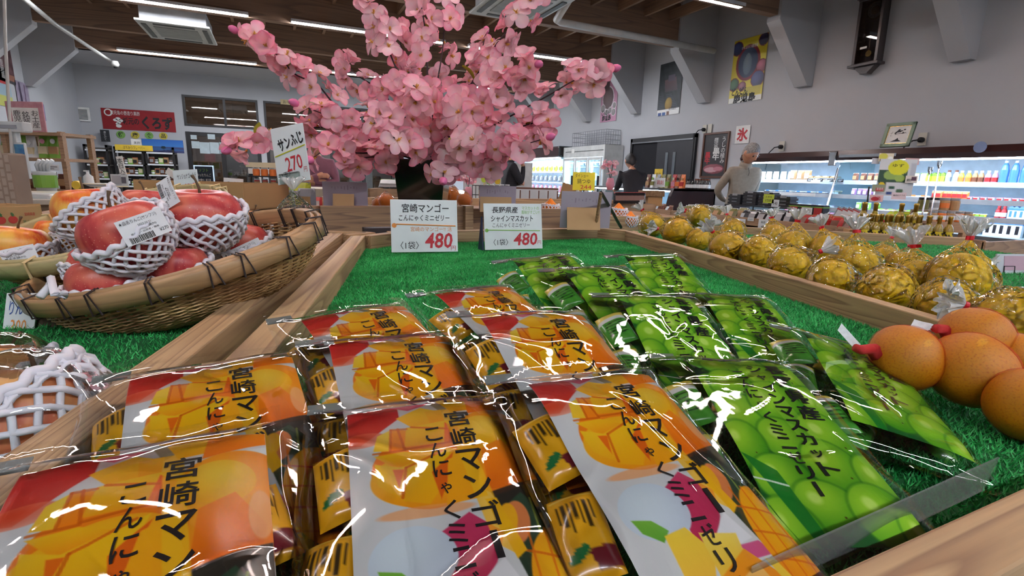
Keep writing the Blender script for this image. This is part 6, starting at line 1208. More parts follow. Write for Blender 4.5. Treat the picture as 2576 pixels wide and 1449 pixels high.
st = thing('wooden_stand', 'pale wooden stool stand with jars, right of the golden bottles', 'stand', Matrix.Translation(P(2390, 555, D=3.9)) @ CFU)
MB().box(-.16, -.02, -.03, .17, .22, -.01).build('top_board', WT, st); MB().box(-.16, -.02, -.09, .17, .0, -.03).build('apron', WT, st)
for x in (-.08, .1): MB().box(x, -.02, -.9, x+.045, .02, -.09).build('leg', WT, st)
for x in (-.08, .1): MB().box(x, .18, -.9, x+.045, .22, -.03).build('leg', WT, st)
sm = ML(st)
for i in range(5): good('honey_jar', pk('jar', 'orange' if i % 2 else 'tan', 'grey', 'white'), 'amber jar in the lower row on the wooden stand, %s from the left' % nth(i), 'jar', sm @ T(-.12+i*.068, .03, -.01, s=.95), 'jars on the wooden stand')
for i, cs in enumerate((('olive', 'dark', 'olive'), ('white', 'dark', 'grey'), ('tan', 'grey', 'orange'), ('tan', 'grey', 'tan'))): good('pickle_jar', pk('jar', *cs), '%s jar in the upper row above the wooden stand, %s from the left' % (cs[0], nth(i)), 'jar', sm @ T(-.15+i*.08, .1, .075, s=1.1), 'jars on the wooden stand')
MB().box(-.18, .06, .06, .15, .18, .072).box(-.18, .16, -.01, -.17, .18, .06).box(.14, .16, -.01, .15, .18, .06).build('riser_shelf', WT, st)
sb = thing('steel_pot', 'dark steel vessel with shiny rim below the wooden stand', 'pot', Matrix.Translation(P(2372, 640, D=3.3))); MB().lathe([(.08, -.05), (.1, 0), (.1, .05), (.07, .06)], 20).build('body', DK, sb, True); MB().lathe([(.105, .045), (.105, .055)], 20).build('rim', CHR, sb)
# centre background
def ctable(name, label, px0, px1, py, D, zt2, h=.12, m=WT, dp=.7):
    a, b2 = P(px0, py, D=D), P(px1, py, D=D); w = (b2-a).length; r = thing(name, label, 'table', Matrix.Translation((a.x, a.y, 0)) @ CFU); z = a.z
    MB().box(0, 0, z-h, w, .02, z).box(0, dp, z-h, w, dp+.02, z).box(0, 0, z-h, .02, dp, z).box(w-.02, 0, z-h, w, dp, z).box(0, 0, z-h, w, dp, z-h+.02).build('crate', m, r); MB().box(.05, .05, 0, w-.05, dp-.05, z-h).build('base', mat('dim base', (90, 76, 62), .8), r); return r, w, z-h+.02
r, w, z = ctable('produce_crate_table', 'wooden crate table with silver and red packs, left of the vase', 925, 1005, 474, 4.5, 1)
for i in range(12): good('silver_pack', pk('bag', 'grey', 'white', 'green'), 'silver vegetable pack on the crate table left of the vase, %s' % nth(i), 'food pack', ML(r) @ T(.02+(i % 6)*.05, .45+.1*(i//6), z+.1, rx=-.9, s=.9), 'silver packs behind the vase')
for i in range(8): good('red_pack', pk('tray', 'red', 'pink', 'white'), 'red berry pack on the crate table left of the vase, %s' % nth(i), 'food pack', ML(r) @ T(.04+(i % 4)*.07, .08+.12*(i//4), z+.04, s=.5), 'red packs behind the vase')
r, w, z = ctable('gift_table', 'wooden table with rows of white gift boxes in the middle background', 1205, 1560, 497, 4.6, 1)
for i in range(5): good('gift_box', pk('box', 'brown', 'white', 'white'), 'tall white and brown gift box in the middle background, %s from the left' % nth(i), 'box', ML(r) @ T(.33+i*.085, .1, z+.05, s=1.25), 'white gift boxes')
o = tag(MB().box(0, 0, 0, .19, .01, .2, ML(r) @ T(.52+.2, .15, z+.06, ry=.25)).build('cardboard_sheet', KB), 'kraft cardboard sheet leaning right of the gift boxes', 'board')
for i in range(4): good('white_bottle', pk('bottle', 'white', 'cream', 'white'), 'plain white bottle in the middle background, %s from the left' % nth(i), 'bottle', ML(r) @ T(.9+i*.08, .1, z+.06, s=1.0), 'plain white bottles')
for i in range(6): good('small_jar', pk('jar', 'dark', 'white', 'brown'), 'small dark jar with white cap left of the gift boxes, %s from the left' % nth(i), 'jar', ML(r) @ T(.0+i*.05, .3, z+.16, s=.7), 'small dark jars')
MB().box(-.02, .25, z, .32, .36, z+.16).build('riser', KB, r)
for i in range(7): good('sausage_pack', pk('bag', 'dark', 'brown', 'red'), 'dark red dried sausage pack left of the kraft box, %s from the left' % nth(i), 'food pack', Matrix.Translation(P(1553+i*10, 512, D=4.3)) @ CFU @ T(0, 0, 0, rx=-.2, s=.7), 'dark sausage packs')
r2, w2, z2 = ctable('sausage_crate', 'small wooden crate with dark sausage packs, behind the knobbly oranges', 1535, 1650, 512, 4.35, 1, dp=.3)
o = thing('kraft_carton', 'small kraft carton with a cork brown lid at the left of the dried goods', 'box', Matrix.Translation(P(1640, 518, D=4.6)) @ CFU); MB().box(-.04, 0, 0, .09, .12, .12).build('carton', KB, o); MB().box(-.1, -.02, .085, .1, .14, .135).build('lid', mat('cork', (140, 112, 80), .9, c2=(110, 84, 60), nscale=(80, 80, 80)), o)
for i, (px, py, D) in enumerate(((1178, 500, 5.2), (1534, 478, 5.2))):
    r = thing('small_blossom_pot', 'small vase of pale pink blossoms, %s' % ('right of the big vase in the background' if i == 0 else 'on the counter left of the meat showcase'), 'flowers', Matrix.Translation(P(px, py, D=D))); MB().lathe([(.03, 0), (.045, .06), (.03, .12)], 12).build('pot', pal('pink'), r, True); random.seed(i)
    for k in range(14): link('flower', FL[k % 6], r, T(random.uniform(-.07, .07), random.uniform(-.05, .05), .13+random.uniform(0, .15), rx=random.uniform(-1.5, 1.5), ry=random.uniform(-1, 1), s=.035))
    MB().tube([(0, 0, .1), (.02, 0, .28)], .004, 4).tube([(0, 0, .1), (-.04, 0, .22)], .004, 4).build('branch', TWIG, r)
r = thing('red_noren', 'red and white lettered cloth behind the right side of the vase', 'banner', Matrix.Translation(P(1135, 455, D=8)) @ CFU); MB().box(0, 0, 0, .25, .35, .01, Matrix.Rotation(math.pi/2, 4, 'X')@T(0, 0, 0)).build('cloth', mat('red white cloth', (206, 70, 80), .7, c2=(226, 190, 190), nscale=(12, 12, 12)), r)
b = MB(); writing(b, '煙', .15, .15, .2, 0, bold=.05, z=.002); o = b.build('lettering', INKS, r, M=Matrix.Rotation(math.pi/2, 4, 'X'))
r = thing('white_partition', 'white partition with lemon stickers right of the big vase', 'partition', Matrix.Translation(P(1165, 505, D=8.2)) @ CFU); MB().box(0, 0, -1, 1.1, .03, .62).build('panel', mat('partition white', (214, 218, 220), .5), r)
for i, (x, z, c) in enumerate(((.33, .36, 'lime'), (.35, .22, 'yellow'), (.42, .3, 'green'), (.55, .33, 'yellow'))): MB().lathe([(.045, 0), (.045, .006)], 12, Matrix.Translation((x, -.006, z)) @ Matrix.Rotation(math.pi/2, 4, 'X') @ Matrix.Scale(1.5, 4, (0, 1, 0))).build('sticker', pal(c), r)
r = thing('far_counter', 'lit low counter with bottles behind the right side of the vase', 'counter', Matrix.Translation(P(1122, 478, D=7)) @ CFU); MB().box(0, 0, -1, .25, .3, .0).build('base', FWH, r); MB().box(0, -.01, -.04, .25, 0, -.01).build('light_tube', LED, r)
r = thing('wire_shelf', 'black wire shelf in the background right of the blossom pot', 'rack', Matrix.Translation(P(1188, 500, D=5)) @ CFU); b = MB(); [b.tube([(x, 0, 0), (x, 0, .13)], .004, 4) for x in np.linspace(0, .2, 7)]; [b.tube([(0, 0, z), (.2, 0, z)], .004, 4) for z in (0, .04, .13)]; b.build('wires', DK, r)
# ---------------------------------------------------------------- left side: counter, shelves, racks, cartons
ct = thing('service_counter', 'pale topped wooden service counter at the left edge behind the baskets', 'counter')
a = P(0, 508, Z=.9); CTM = mat('pale laminate', (196, 190, 178), .35); cx, cy = -2.05, 4.9
MB().box(-3.6, 3.9, .975, -1.15, 5.3, 1.005).build('worktop', CTM, ct, bevel=.005); MB().box(-3.55, 3.95, 0, -1.2, 5.25, .975).build('body', WT, ct)
def at(px, py, D): return Matrix.Translation(P(px, py, D=D)) @ CFU
# wooden display shelf
sh = thing('wooden_shelf_unit', 'open wooden shelf unit full of packed goods at the left edge', 'shelf', Matrix.Translation(P(178, 480, D=5.2)) @ CFU); z0 = P(178, 480, D=5.2).z
for x in (-1.25, -.62, -.05):
    for y in (0, .35): MB().box(x, y, -z0, x+.045, y+.045, .58).build('post', WT, sh)
for z in (.54, .29, -.02, -.3): MB().box(-1.25, -.02, z, .0, .42, z+.03).build('shelf_board', WT, sh)
shm = ML(sh)
for k, (z, n, cs, nm, w_) in enumerate(((.32, 9, ('green', 'cream', 'white'), 'gift bag', 'upper'), (.01, 10, ('brown', 'tan', 'dark'), 'sweet pack', 'middle'), (-.27, 10, ('red', 'brown', 'tan'), 'snack pack', 'lower'))):
    for i in range(n):
        qc = [(c if (i+j+k) % 3 else ('white', 'tan', 'pink')[j]) for j, c in enumerate(cs)]; good('gift_pack', pk('bag' if k else 'pouch', *qc), "%s %s on the left wooden shelf's %s board, %s from left" % (qc[0], nm, w_, nth(i)), 'gift pack', shm @ T(-1.18+i*(1.12/n), .12+.02*(i % 2), z, s=1.15+(.15 if i % 3 else 0)), 'packs on the left wooden shelf')
r = thing('display_board', 'pink bordered display board with brush lettering on top of the wooden shelf', 'sign', shm @ T(-.62, .1, .57)); MB().box(0, 0, 0, .38, .012, .3).build('board', mat('pink board', (176, 120, 132), .6, c2=(196, 150, 160), nscale=(14, 14, 14)), r, bevel=.004); MB().box(.06, -.003, .02, .33, 0, .24).build('paper', WHI, r)
b = MB(); writing(b, '鹿児島', .11, .13, .08, 0, vertical=True, h=.17); writing(b, '銘菓', .2, .13, .08, 0, vertical=True, h=.15); writing(b, 'お土産', .29, .13, .08, 0, vertical=True, h=.17); b.build('lettering', INKS, r, M=Matrix.Translation((0, -.004, 0)) @ Matrix.Rotation(math.pi/2, 4, 'X'))
for i, (x, z) in enumerate(((-.42, .2), (-.12, .2), (-.55, -.12), (-.2, -.12))): good('hanging_tag', pk('tag', 'white', 'grey'), 'white tag hanging from the left wooden shelf, %s of four' % nth(i), 'price tag', shm @ T(x, -.03, z, s=1.6), 'tags of the left shelf')
# scales and till display
PLW = mat('white plastic', (206, 212, 214), .35); BLD = mat('blue display', (60, 110, 160), .3, c2=(90, 150, 180), nscale=(20, 20, 20))
r = thing('till_display', 'white pole mounted till display with a blue poster panel', 'till', at(60, 500, 3.1)); MB().box(-.02, 0, 0, .02, .03, .42).build('pole', PLW, r, bevel=.005); MB().box(-.10, -.02, .39, .09, .04, .45).build('head', PLW, r, bevel=.008); MB().box(-.07, -.025, .41, .05, -.02, .43).build('screen', mat('grey screen', (150, 156, 166), .3), r)
pn = MB().box(.0, -.01, .12, .07, .005, .33).build('panel_frame', PLW, r, bevel=.005); MB().box(.008, -.013, .13, .062, -.01, .32).build('blue_panel', BLD, pn); MB().box(-.12, -.02, -.1, .18, .2, .03).build('printer', PLW, r, bevel=.02)
r = thing('patterned_bag', 'grey paper bag with brick pattern at the left edge', 'bag', at(-30, 525, 2.6)); MB().box(0, 0, 0, .15, .1, .28).build('body', mat('taupe paper', (150, 132, 118), .7), r, bevel=.01); b = MB()
for i in range(5):
    for j in range(6): b.box(.01+i*.03, -.002, .01+j*.045+(i % 2)*.02, .03+i*.03, 0, .045+j*.045+(i % 2)*.02)
b.build('pattern', mat('pale taupe', (176, 160, 146), .7), r)
r = thing('plastic_bucket', 'white bucket with green stripes full of rolled papers on the counter', 'bucket', at(118, 478, 4.2)); MB().lathe([(.06, -.05), (.075, .14), (.078, .15)], 16).build('body', PLW, r, True); MB().lathe([(.0765, .02), (.0785, .12)], 16, cap=False).build('green_stripe', pal('green'), r)
for i in range(4): MB().tube([(-.03+i*.02, 0, .1), (-.05+i*.03, 0, .2), (-.02+i*.035, 0, .24)], .016, 6).build('roll', PLW, r, True)
r = thing('pump_bottle', 'white pump bottle on the counter before the black racks', 'bottle', at(226, 474, 4.35)); MB().lathe([(.035, -.02), (.04, .0), (.035, .1), (.012, .12), (.012, .14)], 14).build('body', PLW, r, True); MB().box(-.03, -.006, .14, .012, .006, .152).build('pump', PLW, r)
r = thing('tape_dispenser', 'black tape dispenser with yellow roll on the counter', 'dispenser', at(200, 478, 4.2)); MB().prism([(-.07, -.02), (.09, -.02), (.08, .03), (.03, .05), (-.05, .07)], 0, .05, Fr((0, .05, 0), (1, 0, 0), (0, 0, 1))).build('body', DK, r); MB().lathe([(.035, 0), (.035, .03)], 16, Fr((0, .0, .04), (1, 0, 0), (0, 0, 1))).build('roll', pal('yellow'), r)
r = thing('notice_frame', 'white framed notice with photos standing on the counter', 'sign', at(281, 467, 4.05)); MB().box(0, 0, 0, .135, .008, .09).build('frame', PLW, r); MB().box(.01, -.002, .01, .08, 0, .08).build('photo', mat('grey print', (170, 170, 178), .5), r); MB().box(.085, -.002, .02, .12, 0, .07).build('photo', mat('dark print', (100, 96, 106), .5), r)
r = thing('vertical_banner_card', 'narrow white card with black lettering before the black rack', 'sign', at(306, 455, 4.3) @ T(0, 0, 0, ry=-.12)); MB().box(0, 0, 0, .055, .004, .2).build('card', WHI, r); b = MB(); writing(b, '本日入荷', .027, .1, .05, 0, vertical=True, h=.17); b.build('lettering', INKS, r, M=Matrix.Translation((0, -.002, 0)) @ Matrix.Rotation(math.pi/2, 4, 'X'))
r = thing('diamond_price_tag', 'small white tag tilted like a diamond near the right black rack', 'price tag', at(430, 436, 4.6) @ Matrix.Rotation(.6, 4, 'Y')); MB().box(-.045, 0, -.03, .045, .003, .03).build('card', WHI, r); MB().tube([(0, .004, -.02), (.0, .02, -1.02)], .004, 5).build('stick', PLW, r)
tag(MB().tube([P(10, -30, D=3.0), P(14, 120, D=3.0), P(22, 260, D=3.0), P(30, 390, D=3.0), P(60, 495, D=3.0)], .008, 6).build('power_cable', PW, smooth=True), 'pale cord hanging from the ceiling to the till at the left edge', 'cable')
for i, (px, py, c) in enumerate(((165, 500, 'white'), (262, 470, 'cream'), (350, 492, 'white'))): good('paper_pad', pk('flat', c, 'white', 'grey'), 'stack of papers lying on the counter, %s of three' % nth(i), 'papers', at(px, py, 4.3) @ T(0, 0, 0, s=2.2), 'paper stacks on the counter')
# black racks by the back wall
BK = mat('black rack frame', (30, 27, 28), .5)
def rack(label, px0, px1, pyt, D, shelves, hw):
    a, b2 = P(px0, pyt, Y=D), P(px1, pyt, Y=D); w = b2.x-a.x; H = a.z; r = thing('display_rack', label, 'rack', T(a.x, D, 0))
    for x in (0, w-.04):
        for y in (0, .35): MB().box(x, y, 0, x+.04, y+.04, H).build('post', BK, r)
        MB().box(x, 0, H-.05, x+.04, .39, H).build('side_rail', BK, r)
    for z in shelves: MB().box(0, 0, H-z-.03, w, .38, H-z).build('shelf', mat('rack shelf', (120, 116, 110), .6), r); MB().box(.03, -.004, H-z-.035, w-.03, 0, H-z+.0).build('price_rail', pal('white'), r)
    MB().box(0, .37, H-1.2, w, .38, H-.05).build('back_panel', mat('mesh back', (110, 104, 98), .7, c2=(90, 86, 82), nscale=(60, 60, 60)), r); return r, w, H, a.x
for (lb_, p0, p1, pt, D, sh_, gk) in (('left black display rack with glittering packs by the back wall', 207, 268, 362, 14.3, (.1, .42, .72, .98), 'left'), ('middle black display rack with a yellow header by the back wall', 284, 358, 368, 14.3, (.1, .38, .6, .85), 'middle'), ('right black display rack below the blue field poster', 362, 436, 368, 14.3, (.12, .38, .62, .85), 'right')):
    r, w, H, xx = rack(lb_, p0, p1, pt, D, sh_, 1)
    for j, z in enumerate(sh_[1:]):
        for i in range(5): good('rack_pack', pk(('bag', 'jar', 'box')[(i+j) % 3], *(('brown', 'grey', 'white'), ('dark', 'white', 'white'), ('green', 'cream', 'white'), ('tan', 'dark', 'red'))[(i+j*2) % 4]), 'small pack on the %s board of the %s black rack, %s from the left' % (('second', 'third', 'fourth')[j], gk, nth(i)), 'gift pack', T(xx+.1+i*(w-.2)/4, D+.1, H-z+.001, s=1.15), 'packs on the %s black rack' % gk)
def f_field(c): c.c[:] = (60, 66, 110); c.rect(0, 0, 1, .2, (40, 96, 176), (60, 120, 190)); c.poly([(0, .25), (.3, .2), (.5, .22), (1, .24), (1, .3), (0, .3)], (50, 90, 140)); c.ell(.5, .22, .06, .04, (20, 40, 50)); [c.line(.5+.02*i, .3, -.6+i*.26, .7, .02, (40, 44, 80)) for i in range(10)]
r = thing('field_poster', 'blue poster of a tea field on top of the right black rack', 'poster', Fr(P(360, 382, Y=14.35), (1, 0, 0), (0, -.1, 1))); poster('sheet', .8, .29, f_field, r, nx=60)
r = thing('header_sign', 'yellow header strip with black lettering on the middle black rack', 'sign', Fr(P(290, 377, Y=14.28), (1, 0, 0), (0, 0, 1))); MB().box(0, 0, -.003, .7, .12, 0).build('strip', pal('yellow'), r); b = MB(); writing(b, 'はちみつフレーバー', .35, .06, .1, 0, w=.4, h=.07); b.build('lettering', INKS, r)
r = thing('header_sign', 'small white framed sign on top of the middle black rack', 'sign', Fr(P(331, 368, Y=14.35), (1, 0, 0), (0, 0, 1))); MB().box(0, 0, -.003, .22, .16, 0).build('strip', WHI, r); b = MB(); writing(b, '黒酢', .11, .08, .1, 0, w=.12, h=.06); b.build('lettering', INKS, r)
# strawberry cartons behind the baskets
STR = mat('strawberry red print', (186, 52, 44), .7); STG = mat('leaf green print', (60, 104, 56), .7)
def carton(label, bl, br, D0, D1, h, back=.22):
    a, b2 = P(*bl, D=D0), P(*br, D=D1); b2.z = a.z; w = (b2-a).length; r = thing('strawberry_carton', label, 'carton', Fr(a, b2-a, (0, 0, 1)) @ Matrix.Identity(4))
    R_ = Matrix.Identity(4)
    MB().box(0, 0, 0, w, h, .004).build('front_panel', KB, r, bevel=.001); MB().box(0, 0, -back, .004, h, 0).box(w-.004, 0, -back, w, h, 0).box(0, 0, -back, w, h, -back+.004).box(0, 0, -back, w, .004, 0).build('side_panel', KB, r)
    MB().box(0, h, 0, w, h+.004, .002, Matrix.Translation((0, 0, 0))).build('flap', KB, r); g = MB()
    for k in range(3):
        x = w*(.2+.17*k); y = h*.55; g.mi = 0; g.lathe([(h*.13, .004), (h*.13, .0048)], 12, T(x, y, 0)); g.mi = 1
        for q in range(6): an = .3+q*.5; g.add([(x, y+h*.1, .005), (x+h*.05*math.cos(an)-.002, y+h*.1+h*.16*math.sin(an), .005), (x+h*.07*math.cos(an), y+h*.1+h*.13*math.sin(an), .005)], [(0, 1, 2)])
    writing(g, '宮崎県産', w*.8, h*.72, .1, 0, w=w*.16, h=h*.12, z=.005); writing(g, '苺出荷組合', w*.82, h*.42, .1, 1, w=w*.28, h=h*.2, z=.005); g.build('printing', [STR, STG], r)
carton('open kraft strawberry carton at the back of the left tray, right one', (345, 520), (618, 530), 1.5, 1.45, .075); carton('kraft strawberry carton at the left edge behind the striped apples', (-60, 600), (110, 575), 1.0, 1.1, .06, .12)
MB().prism([(0, 0), (.1, .0), (.0, .07)], 0, .004, at(345, 520, 1.5) @ T(-.0, .0, 0, rz=2.2) @ Matrix.Rotation(math.pi/2, 4, 'X')).build('flap', KB, None); o = bpy.data.objects[-1] if False else [x for x in bpy.data.objects if x.name.startswith('flap')][-1]; bpy.data.objects.remove(o)
# produce on the far side of the island, left of the front cards
for i, (px, py, D, cs, s_, lb_) in enumerate(((760, 512, 1.9, ('lime', 'white', 'grey'), .75, 'bag of yellow green pears behind the apple basket'), (728, 508, 1.95, ('lime', 'olive', 'grey'), .7, 'left bag of pale green pears behind the apple basket'), (672, 512, 1.8, ('purple', 'dark', 'white'), .55, 'small purple sweet potato bag'), (618, 522, 1.6, ('green', 'grey', 'white'), .5, 'green okra pack behind the basket'), (700, 500, 2.1, ('red', 'white', 'white'), .6, 'red and white pack behind the pears'), (800, 512, 2.2, ('red', 'white', 'grey'), .4, 'strawberry pack at the far left of the platform'), (775, 520, 1.75, ('grey', 'tan', 'white'), .6, 'silver mushroom pack near the platform board'))):
    r = good('produce_bag', pk('bag', *cs), lb_, 'food pack', at(px, py+14, D) @ T(0, 0, 0, s=s_), 'produce bags behind the apple basket')
pm_ = fruit_mesh(5, .3, 1.0).mesh('fruit', [mat('pear skin', (214, 208, 80), .4, c2=(190, 190, 60), nscale=(6, 6, 6)), STEM], True)
for i, (px, py, rp) in enumerate(((700, 520, 14), (722, 515, 17), (744, 512, 15))):
    R = rp*1.7/FPX; r = thing('bagged_pear', 'film wrapped yellow green pear behind the apple basket, %s from the left' % nth(i), 'pear', Matrix.Translation(P(px, py, D=1.7)) @ Matrix.Scale(R, 4), 'wrapped pears behind the basket'); link('fruit', pm_, r); link('film', WM[i], r); link('gathered_top', TM[i], r, T(0, 0, -.2))
r = thing('clear_film_bag', 'empty clear film bag gathered over the right end of the near basket', 'bag', Matrix.Translation(P(742, 545, D=.98)) @ Matrix.Scale(.032, 4)); link('film', WM[1], r); link('gathered_top', TM[2], r)
bk = thing('display_tray', 'pine display tray on the far side of the island, behind the platform boards', 'display tray')
MB().box(-.75, 1.78, 1.0, 1.75, 2.75, 1.045).build('tray_floor', PINE2, bk); board('back_board', (-.75, 2.78), (1.75, 2.78), .03, .09, 1.085, bk)
for x in (-.6, 1.5): MB().box(x, 2.2, 0, x+.08, 2.28, 1.0).build('leg', PINE2, bk)
# honey jars rack, oranges juice etc. behind the 270 card
r = thing('juice_rack', 'small stand of orange juice jars left of the tall 270 yen card', 'rack', at(650, 470, 3.2)); MB().box(-.06, 0, .06, .16, .1, .068).box(-.06, 0, 0, .16, .1, .008).box(-.06, .09, 0, -.052, .1, .1).box(.152, .09, 0, .16, .1, .1).build('frame', DK, r); MB().box(-.08, .02, .12, .16, .03, .15).build('header', pal('cream'), r)
jm = ML(r)
o = tag(MB().box(-.3, -.1, -1.115, .45, .4, 0, jm).build('side_cabinet', mat('pale cabinet', (170, 160, 140), .6)), 'pale low cabinet carrying the juice jar stand', 'cabinet')
for i in range(4):
    good('orange_jar', pk('jar', 'orange', 'white', 'orange'), 'orange jar on the upper board of the small juice stand, %s from the left' % nth(i), 'jar', jm @ T(-.03+i*.052, .05, .068, s=.62), 'orange jars')
    good('orange_jar', pk('jar', 'red', 'white', 'tan'), 'dark red jar on the lower board of the small juice stand, %s from the left' % nth(i), 'jar', jm @ T(-.03+i*.052, .05, .008, s=.5), 'orange jars')
r = thing('chalkboard', 'small dark chalkboard with a glowing white frame before the glass door', 'sign', at(492, 464, 6.5)); MB().box(0, 0, 0, .25, .02, .24).build('board', mat('dark chalkboard', (30, 44, 60), .5), r)
for x in (.02, .21): MB().tube([(x, .01, 0), (x, .1, -.98)], .01, 6).build('leg', WT, r)
for q in ((0, 0, .25, .012), (0, .228, .25, .24), (0, 0, .01, .24), (.24, 0, .25, .24)): MB().box(q[0], -.006, q[1], q[2], 0, q[3]).build('frame_bar', mat('bright frame', (190, 214, 235), .3, emis=(190, 214, 235), es=.8), r)
b = MB(); writing(b, 'ソフト', .12, .18, .1, 3, w=.12, h=.04, z=0); writing(b, 'ゆったりんご', .12, .12, .1, 4, w=.18, h=.04, z=0); writing(b, '本日', .12, .06, .1, 4, w=.16, h=.03, z=0); b.build('lettering', INKS, r, M=Matrix.Translation((0, -.002, 0)) @ Matrix.Rotation(math.pi/2, 4, 'X'))
r = thing('menu_blackboard', 'black menu board with white writing behind the glass door', 'sign', Fr((P(573, 440, Y=15.6)), (1, 0, 0), (0, 0, 1))); MB().box(0, -.2, 0, .9, .75, .02).build('board', DK, r); b = MB(); writing(b, 'かごしま', .3, .5, .15, 4, w=.4, z=.022); writing(b, 'ごはん', .5, .25, .1, 4, w=.4, z=.022); writing(b, '定食', .3, .05, .1, 4, w=.3, z=.022); b.build('lettering', INKS, r)
r = thing('white_header_stand', 'white display header behind the pears with red lettering', 'sign', at(625, 437, 3.8)); MB().box(0, 0, 0, .17, .01, .04).build('board', WHI, r); MB().tube([(.08, .01, 0), (.08, .01, -1.17)], .008, 6).build('post', WHI, r); MB().box(0, -.08, -1.18, .17, .1, -1.165).build('foot', WHI, r); b = MB(); writing(b, 'いちご', .08, .02, .1, 1, w=.09, h=.02, z=0); b.build('lettering', INKS, r, M=Matrix.Translation((0, -.002, 0)) @ Matrix.Rotation(math.pi/2, 4, 'X'))
# ---------------------------------------------------------------- people
SKIN = mat('skin', (190, 140, 112), .5, c2=(178, 124, 98), nscale=(20, 20, 20), sub=.1)
def head_bm(bm, c, fwd, R=.105, old=0):
    """a shaped head: cranium, jaw, brow, nose, lips, ears; c is its centre"""
    f = Vector(fwd).normalized(); x = f.cross(Vector((0, 0, 1))).normalized(); z = x.cross(f); n, k = 40, 30; vs = []
    def g(u, v, cu, cv, su, sv): return math.exp(-((u-cu)/su)**2-((v-cv)/sv)**2)
    for i in range(k+1):
        t = math.pi*i/k; row = []
        for j in range(n):
            a = 2*math.pi*j/n; d = math.cos(a); sx = math.sin(t)*math.sin(a); sf = math.sin(t)*math.cos(a); sz = math.cos(t)
            wd = .80 if sz > 0 else .80-.22*min(1, -sz*1.1); X = sx*wd*R; F = sf*R*(1.0 if sf < 0 else .92); Z = sz*R*1.22
            if sf > 0:
                u, v = sx, sz; F += R*(.34*g(u, v, 0, -.14, .10, .13)+.16*g(u, v, 0, .06, .07, .2)+.07*g(u, v, 0, -.43, .2, .05)+.07*g(u, v, 0, -.54, .2, .05)+.12*g(u, v, 0, -.82, .25, .14)+.06*g(u, v, 0, .28, .5, .09)-.10*g(u, v, .3, .10, .13, .09)-.10*g(u, v, -.3, .10, .13, .09)+.05*g(u, v, .42, -.15, .16, .16)+.05*g(u, v, -.42, -.15, .16, .16))
            row.append(bm.verts.new(Vector(c)+x*X+f*F+z*Z))
        vs.append(row)
    for i in range(k):
        for j in range(n):
            try: bm.faces.new((vs[i][j], vs[i][(j+1) % n], vs[i+1][(j+1) % n], vs[i+1][j]))
            except ValueError: pass
    return x, f, z
